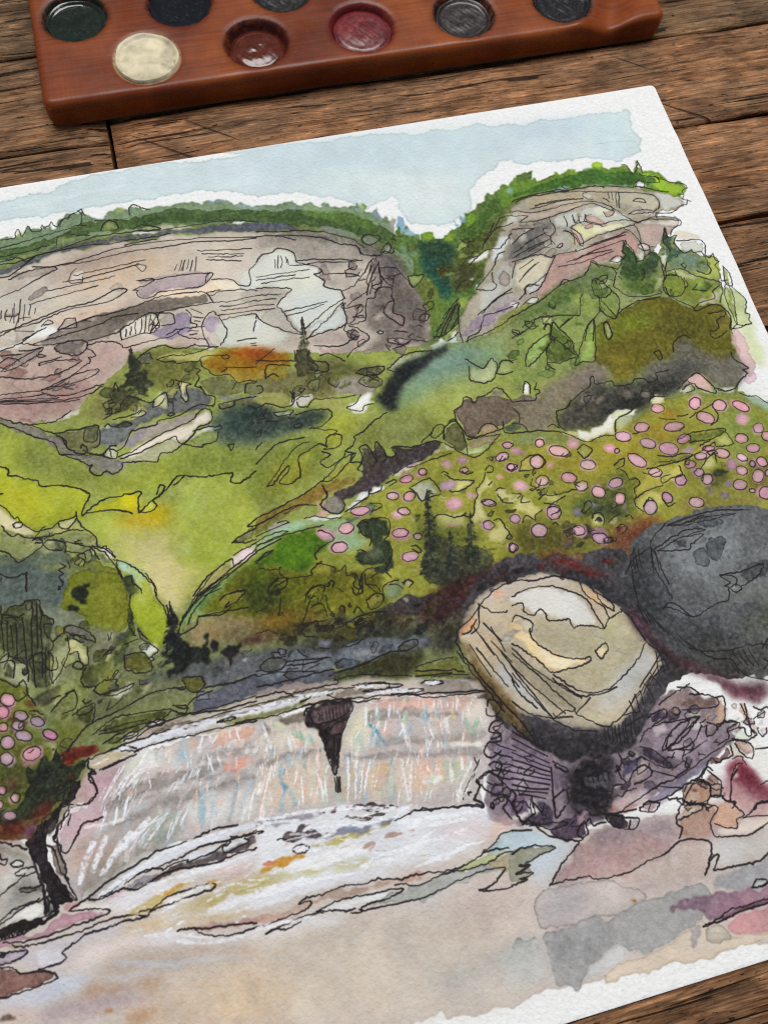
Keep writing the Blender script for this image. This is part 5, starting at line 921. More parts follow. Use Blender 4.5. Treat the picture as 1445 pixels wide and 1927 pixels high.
W c3c0b6 .7 1.13 0|-1164,-1789 -1091,-1792 -1112,-1836 -1166,-1826
W c8d0c0 .6 0.916 0|-1145,-1752 -1099,-1763 -1115,-1790 -1153,-1780
W b89a96 .6 0.895 0|-1235,-1816 -1160,-1835 -1107,-1848 -1163,-1845 -1239,-1830
W e6dfd2 .7 0.71 0|-1086,-1645 -1021,-1637 -1044,-1715 -1061,-1703
S 6f9fb8 .9 1.01 0.232|-1294,-1633 -1285,-1647 -1277,-1665 -1265,-1683
S 7faac0 .8 0.771 0.231|-1291,-1654 -1285,-1682
S 7fa6c0 .8 0.749 0.225|-1493,-1654 -1508,-1688 -1506,-1729
S 6f9ab6 .8 0.889 0.222|-1506,-1711 -1495,-1732 -1489,-1756
S 86acc2 .7 0.885 0.221|-1502,-1727 -1521,-1762
S 8fb09a .8 0.997 0.23|-1462,-1611 -1445,-1627
S 93b49c .8 0.996 0.23|-1447,-1615 -1444,-1639
S 8fb6a8 .7 0.766 0.23|-1429,-1627 -1422,-1648
S 9fc0a0 .7 0.846 0.231|-1500,-1582 -1488,-1601
S 9dbba4 .7 1.18 0.235|-1082,-1674 -1086,-1704
S 94b89c .7 1.18 0.235|-1056,-1684 -1076,-1711
S a0bca8 .7 0.704 0.235|-1113,-1666 -1107,-1703
S 9fb2ae .8 1.88 0.338|-1273,-1746 -1285,-1792
S a4b8c0 .6 0.912 0.342|-1274,-1716 -1264,-1741
S b4c4c4 .7 2.3 0.69|-1323,-1653 -1331,-1686
S a9beaa .7 0.892 0.334|-1405,-1747 -1392,-1777
S 857d7a .8 1.31 0.346|-1526,-1572 -1514,-1594
S b9c9a8 .6 0.777 0.35|-1320,-1607 -1341,-1629
W 3a2f30 1 0.231 .3|-1431,-1580 -1424,-1566 -1399,-1564 -1320,-1571 -1321,-1587 -1342,-1614 -1360,-1640 -1372,-1672 -1390,-1717 -1396,-1708 -1399,-1669 -1400,-1630 -1410,-1612 -1431,-1596
W 6a585c .95 0.234 .3|-1412,-1584 -1405,-1572 -1325,-1578 -1326,-1590 -1347,-1600 -1384,-1603 -1412,-1600
W 6a5458 .95 0.232 .3|-1382,-1631 -1374,-1613 -1350,-1612 -1359,-1637
W 5a484c .95 0.172 .3|-1388,-1684 -1377,-1644 -1367,-1644 -1379,-1678
W 1f1a1c .8 0.345 .1|-1410,-1612 -1378,-1612 -1382,-1631 -1399,-1635 -1395,-1705 -1399,-1669
W 7f7468 .9 0.232 .3|-1486,-1574 -1433,-1571 -1426,-1593 -1447,-1595 -1480,-1583
W b3a8a0 .9 0.474 .2|-1322,-1583 -1258,-1587 -1178,-1598 -1139,-1608 -1259,-1590 -1299,-1586
W 2c2c20 .8 1.73 0|-1388,-1399 -1317,-1382 -1270,-1397 -1210,-1394 -1148,-1422 -1181,-1448 -1264,-1441 -1341,-1448 -1396,-1434
W 22282c .7 1.23 0|-1314,-1442 -1261,-1429 -1139,-1450 -1098,-1460 -1112,-1478 -1201,-1460 -1300,-1453
W 707680 .9 0.484 .3|-1438,-1457 -1429,-1435 -1374,-1448 -1337,-1469 -1308,-1451 -1265,-1445 -1199,-1453 -1185,-1464 -1120,-1478 -1119,-1497 -1167,-1494 -1227,-1496 -1294,-1496 -1390,-1502 -1444,-1488 -1519,-1478 -1516,-1463 -1474,-1457
W 42442c .9 0.725 .2|-1359,-1509 -1295,-1500 -1218,-1494 -1159,-1496 -1128,-1507 -1164,-1532 -1174,-1550 -1245,-1537 -1333,-1524
W 35321e .8 1.21 0|-1281,-1512 -1211,-1500 -1157,-1505 -1172,-1546 -1244,-1533
W 74763a .95 0.364 .3|-1167,-1540 -1085,-1535 -1068,-1535 -1059,-1566 -1047,-1581 -1167,-1556
W 2c2a2e .9 1.24 0|-1114,-1486 -1065,-1464 -1043,-1477 -1055,-1521 -1112,-1511
W 3a3034 .8 2.01 0|-1150,-1426 -1036,-1392 -960,-1402 -978,-1433 -1041,-1469 -1110,-1470
W 4a1c20 .8 1.51 0|-1144,-1436 -1084,-1407 -1001,-1392 -1000,-1419 -1074,-1435 -1127,-1440
W 6f3a3c .7 1.25 0|-1123,-1424 -1086,-1415 -1080,-1425 -1118,-1438
W 4a2a24 .6 1.74 0|-1214,-1411 -1143,-1402 -1144,-1436 -1210,-1429
W 6a5a1e .9 1.72 0|-1492,-1336 -1441,-1331 -1361,-1350 -1324,-1376 -1386,-1386 -1474,-1374 -1500,-1380
W 8a6a1e .8 1.72 0|-1468,-1341 -1402,-1348 -1416,-1375 -1475,-1378
W 7d7a24 .8 0.754 .1|-1316,-1300 -1249,-1307 -1200,-1354 -1233,-1385 -1290,-1371 -1319,-1351
W 93902c .7 0.252 .4|-1365,-1310 -1341,-1298 -1325,-1304 -1354,-1321
W 8a8440 .9 0.252 .4|-1231,-1359 -1206,-1345 -1193,-1360 -1210,-1377 -1231,-1376
W 7d8a66 .9 0.508 .2|-1192,-1355 -1177,-1333 -1142,-1332 -1120,-1346 -1157,-1355 -1177,-1368
W c7c496 1 0.128 .4|-1140,-1341 -1130,-1333 -1117,-1342 -1130,-1352
W d9ccb8 .9 0.126 .3|-1157,-1381 -1150,-1378 -1143,-1384 -1152,-1386
W 3d4a1c .7 1.5 0|-1472,-1236 -1425,-1256 -1463,-1317 -1490,-1327
W 6f8a18 .5 1.51 0|-1469,-1219 -1446,-1234 -1463,-1274 -1480,-1278
W 5b5f58 .9 0.239 .4|-1506,-1449 -1487,-1437 -1448,-1447 -1446,-1459 -1474,-1473 -1500,-1461
W 5b5d50 .9 0.245 .4|-1191,-1488 -1171,-1474 -1146,-1478 -1147,-1490 -1176,-1496
W 4a4020 .8 1.22 0|-1459,-1381 -1417,-1379 -1379,-1396 -1426,-1419 -1488,-1400
W 5b3a40 .6 0.971 0|-1501,-1384 -1436,-1391 -1481,-1406 -1504,-1400
W a08f8c .9 0.355 .2|-1472,-1506 -1404,-1510 -1348,-1516 -1342,-1526 -1400,-1528 -1467,-1519 -1526,-1513 -1524,-1501
W 857a6e .8 0.356 .2|-1364,-1549 -1306,-1547 -1253,-1568 -1287,-1571 -1334,-1564
W 9a8f88 .9 0.48 .2|-1177,-1562 -1057,-1587 -1025,-1623 -1139,-1608 -1176,-1590 -1149,-1585
W 4f4c50 1 0.632 .2|-1033,-1445 -984,-1365 -914,-1341 -838,-1327 -741,-1364 -604,-1369 -593,-1390 -646,-1486 -627,-1560 -576,-1641 -589,-1697 -652,-1747 -711,-1813 -763,-1816 -1014,-1674
W 36363c .7 1.55 0|-971,-1382 -878,-1368 -788,-1371 -726,-1404 -655,-1461 -640,-1522 -625,-1578 -660,-1526 -757,-1414 -858,-1391 -948,-1422
W 6e2a28 .8 1.05 0|-828,-1353 -733,-1370 -676,-1416 -649,-1444 -691,-1434 -732,-1393 -797,-1369
W 7a3a3a .6 0.785 0|-698,-1415 -666,-1440 -683,-1436
W bcb098 1 0.374 .4|-1051,-1493 -1037,-1475 -1004,-1435 -959,-1402 -912,-1391 -858,-1391 -796,-1395 -746,-1422 -708,-1444 -667,-1494 -653,-1519 -630,-1568 -621,-1605 -597,-1636 -600,-1669 -646,-1708 -693,-1741 -737,-1767 -774,-1774 -831,-1764 -901,-1718 -954,-1697 -990,-1652 -1023,-1591 -1044,-1545
W c9bfb8 .8 0.773 .1|-973,-1421 -932,-1400 -859,-1395 -780,-1402 -736,-1431 -764,-1435 -848,-1415 -903,-1420 -944,-1441
W d9d8d2 .95 0.383 .3|-904,-1424 -866,-1418 -823,-1421 -775,-1439 -732,-1474 -724,-1502 -713,-1548 -744,-1536 -775,-1533 -782,-1514 -815,-1506 -829,-1481 -859,-1481 -878,-1456 -902,-1446 -917,-1438
W d2d3d2 .6 1.28 0|-827,-1434 -761,-1454 -738,-1490 -747,-1518 -793,-1494
W b2aa8e .95 0.751 .2|-860,-1483 -827,-1490 -807,-1510 -779,-1532 -714,-1552 -679,-1530 -650,-1524 -625,-1578 -622,-1609 -670,-1652 -732,-1679 -785,-1682 -836,-1653 -857,-1623 -782,-1621 -760,-1609 -801,-1599 -852,-1566 -875,-1531
W b7b68a .7 1.52 0|-746,-1540 -682,-1538 -677,-1574 -724,-1580
W a8a08c .8 1.76 0|-849,-1503 -792,-1520 -806,-1560 -846,-1550 -867,-1520
W e8d3a4 .95 0.373 .3|-913,-1483 -890,-1480 -869,-1498 -880,-1525 -865,-1554 -840,-1586 -802,-1603 -761,-1611 -782,-1621 -826,-1621 -860,-1620 -886,-1579 -911,-1535 -925,-1523
W e9dcc0 .8 0.494 0|-879,-1555 -834,-1591 -779,-1611 -833,-1617 -857,-1611
W d9b888 .7 0.752 0|-940,-1485 -888,-1489 -900,-1525 -932,-1517
W e6d7b0 1 0.15 .5|-744,-1598 -718,-1588 -714,-1603 -737,-1619
W c3bfae .8 1.46 0|-854,-1628 -795,-1684 -735,-1686 -694,-1671 -743,-1709 -796,-1712 -812,-1684
W b6bcc2 .8 1.48 0|-710,-1667 -631,-1619 -602,-1639 -648,-1691 -728,-1716 -793,-1729 -767,-1703
W ddb98e .8 0.517 .1|-728,-1435 -707,-1453 -672,-1510 -689,-1506 -721,-1468
W e0a888 .7 0.512 .1|-945,-1414 -915,-1404 -912,-1422 -941,-1428
W d8a47c .95 0.25 .4|-1041,-1474 -1006,-1456 -989,-1460 -1020,-1491 -1043,-1494
W b9c0cc .7 0.967 .1|-964,-1564 -935,-1637 -894,-1696 -912,-1700 -955,-1649 -984,-1601
W 9d947e .9 0.732 .2|-952,-1525 -914,-1572 -858,-1640 -812,-1708 -841,-1717 -889,-1681 -933,-1605 -970,-1554
W c5bfa0 .7 0.599 0|-822,-1714 -780,-1740 -724,-1754 -764,-1768 -802,-1755
W 74603c .95 0.721 .2|-1046,-1490 -1020,-1550 -985,-1633 -954,-1697 -938,-1757 -967,-1742 -1010,-1659 -1037,-1579
W 5a4a2c .7 1.2 0|-1040,-1562 -1003,-1637 -975,-1684 -960,-1743 -987,-1697 -1024,-1624
W 585660 .85 1.19 .1|-961,-1695 -900,-1715 -831,-1764 -782,-1772 -746,-1768 -774,-1797 -842,-1796 -917,-1770 -947,-1731
W 8a8890 .6 1.19 0|-869,-1726 -821,-1762 -789,-1766 -824,-1769 -866,-1743
W 3c3a3e .95 1.18 .1|-966,-1710 -911,-1724 -833,-1771 -750,-1779 -705,-1775 -671,-1751 -674,-1782 -711,-1813 -766,-1823 -844,-1827 -890,-1815 -938,-1780 -962,-1751
W 2a282c .8 1.65 0|-955,-1729 -902,-1774 -816,-1795 -758,-1801 -782,-1819 -874,-1816 -930,-1782
W 47454a .9 0.979 .1|-737,-1767 -692,-1738 -646,-1708 -600,-1669 -574,-1659 -586,-1689 -643,-1725 -676,-1766 -716,-1780
W 626466 1 0.655 .3|-631,-1444 -593,-1390 -555,-1361 -469,-1334 -350,-1324 -259,-1340 -131,-1384 -284,-1729 -368,-1759 -412,-1740 -434,-1693 -483,-1681 -568,-1643 -608,-1582 -629,-1516
W 8c9294 .85 3.5 0|-515,-1408 -367,-1368 -286,-1405 -286,-1462 -372,-1497 -481,-1489 -514,-1454
W 949ba0 .6 3.22 0|-462,-1439 -367,-1415 -370,-1470 -440,-1480
W 7c8280 .8 3.46 0|-415,-1486 -284,-1490 -183,-1458 -238,-1583 -364,-1592 -438,-1544
W 44464a .7 2.86 0|-610,-1413 -558,-1370 -532,-1376 -540,-1448 -525,-1532 -481,-1595 -398,-1650 -406,-1691 -527,-1653 -597,-1576 -623,-1500
W 404038 .7 2.54 0|-547,-1588 -437,-1658 -342,-1698 -332,-1734 -407,-1737 -490,-1675
W 565c4a .6 2.6 0|-359,-1580 -257,-1560 -305,-1672 -374,-1681
W 444a50 .6 2.63 0|-576,-1421 -539,-1421 -536,-1512 -564,-1514
W 8a9298 .6 0.399 0|-467,-1465 -449,-1455 -446,-1470 -461,-1473
W 9aa0a0 .8 0.265 .3|-372,-1533 -357,-1530 -347,-1541 -363,-1545
W 50343c .9 1 .1|-638,-1514 -615,-1528 -591,-1586 -569,-1647 -501,-1702 -456,-1746 -368,-1759 -386,-1800 -445,-1786 -483,-1748 -555,-1680 -590,-1655 -617,-1606
W 7a4a5c .8 0.766 0|-632,-1524 -610,-1564 -604,-1596 -625,-1578
W 6f4456 .8 0.998 0|-564,-1657 -517,-1698 -469,-1735 -434,-1760 -472,-1742 -528,-1703
W 6a3444 .7 0.992 0|-480,-1740 -439,-1771 -375,-1774 -384,-1797 -445,-1786 -478,-1757
W 8a7c86 1 0.47 .2|-1005,-1701 -964,-1758 -924,-1791 -853,-1829 -767,-1827 -712,-1817 -665,-1760 -627,-1729 -554,-1722 -506,-1759 -490,-1787 -481,-1830 -488,-1868 -557,-1887 -631,-1919 -692,-1923 -765,-1938 -829,-1952 -934,-1948 -1105,-1926 -1087,-1850 -1048,-1745
W 887a88 .8 1.67 0|-706,-1822 -623,-1787 -543,-1807 -543,-1863 -641,-1901 -661,-1865
W 7a6d7c .9 0.921 .1|-1016,-1737 -924,-1791 -933,-1843 -953,-1880 -1032,-1845
W 64586a .8 0.921 .1|-917,-1809 -885,-1824 -897,-1860 -943,-1886
W 2a282c .95 0.918 .1|-885,-1824 -784,-1826 -781,-1866 -812,-1904 -793,-1924 -836,-1950 -912,-1931 -914,-1886
W 1e1c20 .7 1.61 0|-881,-1837 -816,-1845 -812,-1881 -860,-1899 -895,-1868
W 5b5860 .8 0.347 .1|-861,-1853 -795,-1858 -789,-1887 -862,-1880
W 504660 .9 0.584 .2|-770,-1845 -729,-1840 -719,-1858 -745,-1882 -772,-1887
W 5c5274 .7 0.583 0|-764,-1854 -740,-1857 -741,-1872 -763,-1874
W 3c2f44 .9 0.471 .3|-716,-1827 -686,-1839 -659,-1881 -669,-1886 -710,-1856
W 443850 .95 0.362 .3|-669,-1771 -634,-1760 -632,-1777 -671,-1787
W 857480 .8 0.958 .1|-676,-1790 -597,-1789 -640,-1831 -690,-1826
W a08a80 .8 0.978 .1|-640,-1750 -603,-1735 -545,-1724 -562,-1745 -614,-1765 -636,-1776
W 7d6860 .9 0.613 .2|-597,-1753 -542,-1750 -503,-1763 -512,-1786 -590,-1771
W c4bfa8 .8 0.365 .2|-584,-1776 -550,-1781 -557,-1799 -581,-1793
W c09c80 .95 0.182 .5|-615,-1769 -606,-1765 -598,-1775 -608,-1782
W a08f78 .9 0.363 .2|-557,-1799 -518,-1788 -526,-1819 -548,-1841 -555,-1828
W c9a890 .95 0.244 .4|-505,-1767 -488,-1771 -499,-1809 -509,-1823 -524,-1827
W ecedec 1 0.243 .3|-566,-1731 -550,-1723 -527,-1722 -503,-1730 -486,-1755 -478,-1778 -454,-1796 -387,-1808 -367,-1813 -437,-1975 -470,-1971 -477,-1946 -495,-1926 -486,-1904 -518,-1896 -483,-1866 -473,-1832 -502,-1817 -486,-1776 -507,-1762 -546,-1749
W dfe4e2 .8 1.19 0|-471,-1880 -425,-1892 -456,-1963 -477,-1926
W d6dcd0 .9 0.362 .2|-503,-1840 -478,-1843 -472,-1860 -445,-1871 -464,-1874 -495,-1863
W dcc0b0 .95 0.244 .4|-455,-1794 -446,-1798 -447,-1859 -453,-1857
W b5988c .95 0.359 .4|-500,-1865 -470,-1877 -462,-1895 -475,-1911 -489,-1892
W cfc7bc .9 0.358 .2|-523,-1899 -504,-1864 -492,-1887 -479,-1910 -503,-1904
W 8a6a68 .95 0.356 .3|-569,-1895 -509,-1875 -522,-1895 -564,-1904
W 7f788c .9 0.466 .2|-692,-1923 -625,-1905 -560,-1882 -553,-1888 -601,-1911 -662,-1934 -701,-1947 -752,-1949 -731,-1936
W 94818a .9 0.349 .3|-771,-1884 -740,-1868 -718,-1866 -707,-1884 -729,-1898 -759,-1898
W a58780 .8 0.918 .1|-822,-1933 -782,-1915 -728,-1906 -706,-1915 -747,-1935 -801,-1944
W 8a4a58 .95 0.706 .1|-545,-1921 -520,-1904 -498,-1903 -493,-1922 -474,-1950 -470,-1971 -440,-1982 -458,-2023 -508,-1988 -539,-1949
W 64202f .75 1.18 0|-520,-1904 -496,-1929 -473,-1958 -463,-1980 -498,-1975 -529,-1944
W a06a74 .8 1.63 0|-565,-1927 -522,-1969 -474,-2004 -488,-2038 -547,-2008 -574,-1971
W d9c4c0 .95 0.177 .3|-539,-1944 -515,-1917 -504,-1916 -519,-1943
W b59684 .95 0.464 .3|-661,-1953 -644,-1931 -607,-1925 -590,-1937 -603,-1968 -634,-1971
W a98a7c .9 0.467 .3|-579,-1908 -561,-1940 -578,-1970 -600,-1961
W c0a090 .8 0.919 .1|-673,-1961 -619,-1975 -569,-1980 -560,-1999 -586,-2021 -686,-1996
W b89a9c .9 0.235 .4|-1037,-1709 -1020,-1693 -1001,-1702 -1015,-1718 -1032,-1722
W e2e4e6 .9 0.118 .3|-739,-1837 -731,-1832 -727,-1839 -734,-1842
W d9dad6 .95 0.173 .3|-801,-1893 -789,-1889 -782,-1893 -792,-1896
W 6a5a66 .95 0.468 .2|-1045,-1722 -1007,-1708 -986,-1721 -950,-1766 -978,-1774 -1032,-1761
W 5a4c5c .9 0.916 .1|-1062,-1780 -1026,-1770 -1006,-1786 -1030,-1864 -1060,-1856
W c9bfb8 1 0.421 .1|-2238,-1643 -2098,-1672 -2029,-1703 -1976,-1807 -1929,-1833 -1860,-1802 -1745,-1776 -1578,-1779 -1367,-1796 -1106,-1865 -1078,-1905 -909,-1948 -814,-1972 -648,-1977 -503,-2040 -371,-2035 -471,-2257 -583,-2262 -675,-2252 -755,-2251 -869,-2235 -947,-2235 -1062,-2231 -1139,-2233 -1250,-2230 -1356,-2211 -1433,-2228 -1682,-2235 -2266,-2079
W b5998e .7 1.06 0|-1967,-1733 -1914,-1718 -1851,-1742 -1893,-1780 -1958,-1784
W 8f8880 .8 1.26 .1|-1953,-1799 -1926,-1758 -1853,-1755 -1794,-1756 -1758,-1765 -1820,-1785 -1889,-1809 -1921,-1828 -1949,-1821
W a49c98 .6 1.07 0|-1957,-1715 -1870,-1716 -1788,-1715 -1822,-1742 -1917,-1739
W 99a39a .8 1.08 0|-1831,-1754 -1758,-1715 -1721,-1717 -1742,-1755 -1811,-1773
W dcdfe8 .95 0.425 .3|-1932,-1832 -1882,-1810 -1821,-1791 -1760,-1775 -1684,-1766 -1577,-1772 -1518,-1776 -1579,-1782 -1657,-1784 -1748,-1796 -1809,-1805 -1862,-1819 -1900,-1836
W 5a5052 .95 0.318 .3|-1871,-1834 -1833,-1823 -1796,-1815 -1765,-1809 -1728,-1808 -1643,-1794 -1598,-1795 -1581,-1796 -1586,-1820 -1641,-1823 -1716,-1825 -1767,-1823 -1805,-1830 -1843,-1838
W 8d8a96 .8 0.315 .2|-1862,-1822 -1809,-1808 -1780,-1812 -1804,-1820 -1849,-1829
W c5a8b4 .8 0.416 .1|-1915,-1836 -1885,-1827 -1848,-1823 -1856,-1831 -1886,-1837
W dfe3ea .95 0.214 .3|-1757,-1804 -1711,-1795 -1655,-1795 -1645,-1801 -1654,-1809 -1707,-1814
W e9ecf0 .95 0.161 .3|-1643,-1794 -1606,-1795 -1600,-1805 -1647,-1811 -1653,-1806
W dcdce2 .9 0.838 0|-1901,-1840 -1842,-1834 -1791,-1830 -1717,-1832 -1642,-1830 -1588,-1830 -1593,-1857 -1683,-1848 -1756,-1843 -1824,-1859 -1848,-1874 -1897,-1868
W d0b3ac .6 1.06 0|-1682,-1841 -1590,-1843 -1597,-1877 -1668,-1865
W b8a04a .6 0.622 .1|-1899,-1877 -1848,-1874 -1824,-1859 -1794,-1850 -1742,-1850 -1721,-1855 -1782,-1870 -1799,-1886 -1849,-1883
W c08c3c .8 0.626 0|-1808,-1850 -1772,-1849 -1735,-1852 -1759,-1859 -1795,-1860
W b5a54e .6 0.836 .1|-1768,-1894 -1690,-1887 -1645,-1885 -1597,-1877 -1569,-1877 -1602,-1903 -1664,-1908 -1730,-1904
W ba9030 .7 0.63 0|-1703,-1856 -1664,-1866 -1673,-1878 -1695,-1872
W e6e4e2 .95 0.208 .3|-1799,-1883 -1782,-1870 -1738,-1865 -1683,-1867 -1692,-1876 -1740,-1881 -1785,-1887
W dcdde4 .9 0.63 0|-1708,-1906 -1656,-1903 -1602,-1903 -1468,-1903 -1393,-1908 -1398,-1928 -1513,-1933 -1608,-1936 -1704,-1924
W e4dfd8 .9 0.821 0|-1817,-1909 -1779,-1895 -1766,-1905 -1790,-1919
W c9b48c .7 1.03 0|-1894,-1895 -1802,-1906 -1696,-1920 -1608,-1936 -1612,-1952 -1734,-1933 -1840,-1919 -1896,-1908
W b58a84 .8 0.516 .1|-1767,-1932 -1714,-1939 -1612,-1952 -1521,-1972 -1484,-1974 -1508,-1978 -1614,-1964 -1715,-1948
W d9d9e2 .9 0.816 0|-1848,-1924 -1772,-1940 -1689,-1965 -1616,-1974 -1546,-1985 -1599,-1992 -1692,-1981 -1775,-1959 -1837,-1946
W e0d3d0 .8 1.21 0|-1997,-1928 -1924,-1907 -1840,-1919 -1808,-1941 -1880,-1945 -1930,-1952 -1987,-1962
W c9c4cc .9 0.804 .1|-2090,-1897 -2027,-1887 -1957,-1886 -1900,-1887 -1866,-1896 -1910,-1908 -1962,-1901 -1989,-1923 -2009,-1944 -2046,-1934 -2068,-1916
W d4d4dc .8 0.599 0|-2056,-1902 -2004,-1903 -1996,-1921 -2012,-1940 -2046,-1931
W c3c9d8 .9 0.979 0|-2145,-1968 -2084,-1966 -2011,-1959 -1945,-1964 -1962,-1985 -2005,-1996 -2059,-1991 -2127,-1995
W cdd3de .7 0.788 0|-2014,-1962 -1960,-1970 -1977,-1994 -2014,-1990
W b9a89a .85 1.41 0|-1945,-1964 -1901,-1946 -1810,-1957 -1741,-1971 -1621,-1999 -1626,-2024 -1780,-1991 -1886,-1989
W c2c0c4 .85 0.502 .1|-1912,-1950 -1888,-1953 -1861,-1966 -1779,-1985 -1674,-2002 -1625,-2018 -1626,-2028 -1747,-2006 -1850,-1982 -1896,-1964
W cac6ca .8 0.497 .1|-1922,-1976 -1850,-1989 -1793,-2004 -1832,-2006 -1908,-1996 -1920,-1986
W b08460 .85 1.18 .1|-1981,-1999 -1948,-1982 -1907,-1993 -1868,-2010 -1852,-2001 -1799,-2018 -1821,-2028 -1910,-2011 -1965,-2006
W cdb49a .7 2.37 0|-1921,-2043 -1822,-2034 -1683,-2049 -1544,-2078 -1483,-2133 -1629,-2141 -1899,-2086
W cfbda8 .8 4 0|-1819,-2013 -1625,-2018 -1428,-2053 -1329,-2108 -1345,-2169 -1595,-2150 -1830,-2087
W c6bdb2 .8 4.1 0|-1621,-1999 -1492,-2009 -1313,-2046 -1096,-2095 -1122,-2179 -1341,-2154 -1545,-2085
W a87850 .7 0.974 0|-1896,-2062 -1874,-2055 -1825,-2056 -1842,-2070 -1877,-2075
W b5a3a8 .85 0.976 .1|-2060,-2006 -1978,-2006 -1923,-2005 -1835,-2028 -1830,-2039 -1865,-2042 -1913,-2036 -1961,-2036 -2043,-2031 -2066,-2024
W b07848 .7 0.584 0|-1965,-2038 -1934,-2034 -1906,-2035 -1928,-2041 -1962,-2042
W c9b0a4 .7 1.35 0|-2127,-1995 -2086,-1987 -2052,-1990 -2061,-2012 -2095,-2017 -2128,-2009
W 6a5852 .9 0.482 .1|-2141,-2004 -2108,-2003 -2095,-2008 -2102,-2011 -2129,-2013
W 8a6a62 1 0.394 .3|-2153,-1900 -2119,-1912 -2093,-1922 -2077,-1934 -2053,-1936 -2030,-1943 -2014,-1959 -2049,-1962 -2090,-1964 -2124,-1965 -2158,-1962
W b0a6b4 .9 0.398 .3|-2139,-1900 -2117,-1890 -2097,-1889 -2066,-1893 -2063,-1901 -2085,-1908 -2119,-1906
W bb93a0 .95 0.406 .2|-2136,-1862 -2081,-1870 -2039,-1868 -1998,-1845 -1973,-1848 -1917,-1856 -1900,-1864 -1926,-1870 -1976,-1867 -2019,-1876 -2075,-1878 -2117,-1883
W c08a84 .6 0.617 0|-1989,-1834 -1971,-1825 -1942,-1829 -1965,-1840 -1980,-1846
W e6dedb .95 0.206 .3|-1976,-1842 -1946,-1830 -1922,-1838 -1894,-1845 -1907,-1858 -1945,-1849
W c8b9a4 .9 0.301 .2|-2110,-1879 -2088,-1875 -2062,-1885 -2083,-1889
W b9b5ae 1 0.415 .2|-2203,-1652 -2099,-1682 -2068,-1704 -2045,-1720 -2030,-1752 -2024,-1794 -2022,-1839 -2113,-1845 -2216,-1838
W d9d6d0 .8 1.04 0|-2103,-1733 -2061,-1737 -2048,-1754 -2086,-1772 -2107,-1773
W 7f7b70 .8 1.05 0|-2119,-1673 -2077,-1688 -2044,-1714 -2045,-1724 -2087,-1710 -2122,-1701
W 8d8a86 .8 1.03 0|-2095,-1797 -2063,-1764 -2034,-1758 -2027,-1794 -2046,-1802 -2090,-1821
W e4e5df .95 0.408 .2|-2098,-1832 -2062,-1815 -2026,-1811 -2022,-1839 -2068,-1840 -2113,-1842
W c9a9a8 .5 1.04 0|-2122,-1708 -2080,-1711 -2083,-1745 -2126,-1748
W ecece6 1 0.157 .4|-2081,-1727 -2067,-1722 -2057,-1731 -2064,-1736 -2078,-1733
W e6e5de .95 0.156 .4|-2074,-1747 -2058,-1741 -2053,-1749 -2066,-1755
W 6f665c .9 0.207 .2|-2069,-1780 -2044,-1779 -2023,-1781 -2024,-1791 -2044,-1786 -2066,-1785
W 2a2428 1 0.317 .2|-2049,-1695 -2018,-1667 -1986,-1650 -1975,-1642 -1945,-1610 -1921,-1594 -1919,-1609 -1941,-1636 -1971,-1643 -2000,-1675 -2007,-1705 -2004,-1738 -1996,-1764 -1975,-1800 -1960,-1828 -1985,-1825 -1995,-1822 -1994,-1843 -2008,-1842 -1999,-1828 -2017,-1793 -2028,-1766 -2033,-1741 -2041,-1714
W 4a4048 .8 0.643 0|-2000,-1672 -1980,-1655 -1978,-1674 -2000,-1704
W 8f857a .95 0.316 .3|-1997,-1711 -1983,-1712 -1981,-1730 -1974,-1759 -1974,-1790 -1989,-1769 -1997,-1746
W 38323a .7 0.631 0|-2037,-1712 -2011,-1704 -2005,-1751 -2018,-1769
W 5a4030 .8 0.64 0|-2047,-1671 -2031,-1660 -2026,-1679 -2042,-1696
W 6a2a20 .8 1.07 0|-2117,-1646 -2075,-1663 -2039,-1662 -2015,-1639 -1983,-1622 -2009,-1659 -2055,-1683 -2118,-1663
W 744a62 .8 0.427 .2|-2050,-1670 -2035,-1658 -2023,-1668 -2042,-1690
W 2f2a26 1 0.303 .2|-2182,-1840 -2113,-1842 -2061,-1842 -2015,-1837 -1990,-1840 -2030,-1850 -2080,-1863 -2115,-1863 -2183,-1856
W 5f6468 .9 0.205 .2|-2020,-1806 -2005,-1820 -1996,-1832 -2018,-1840 -2023,-1832
W dcdfe6 .9 0.877 0|-1576,-1768 -1463,-1782 -1349,-1796 -1252,-1821 -1163,-1843 -1088,-1866 -1084,-1904 -1115,-1929 -1231,-1949 -1378,-1915 -1601,-1896
W 4a3c3c .9 0.333 .1|-1444,-1783 -1387,-1790 -1333,-1795 -1281,-1810 -1253,-1824 -1237,-1824 -1291,-1818 -1366,-1800 -1418,-1790
W 54443e .9 0.331 .1|-1410,-1807 -1368,-1810 -1323,-1818 -1271,-1831 -1340,-1824 -1400,-1813
W 4f464a .9 0.435 .1|-1535,-1815 -1507,-1807 -1468,-1803 -1457,-1809 -1493,-1815 -1471,-1820 -1411,-1828 -1436,-1833 -1493,-1829 -1520,-1833
W 7a7e92 .85 0.657 0|-1462,-1830 -1396,-1828 -1320,-1837 -1281,-1839 -1299,-1849 -1361,-1845 -1431,-1845
W 8d8896 .8 0.657 0|-1576,-1768 -1523,-1771 -1448,-1782 -1417,-1786 -1465,-1793 -1541,-1784 -1578,-1779
W a09034 .6 0.545 .1|-1484,-1842 -1431,-1845 -1361,-1845 -1298,-1842 -1283,-1846 -1347,-1852 -1402,-1856 -1456,-1853
W c7943c .95 0.534 .1|-1580,-1867 -1547,-1854 -1502,-1855 -1480,-1857 -1511,-1863 -1559,-1872 -1590,-1878
W c06a48 .8 0.427 0|-1586,-1858 -1555,-1856 -1532,-1855 -1549,-1861 -1572,-1864
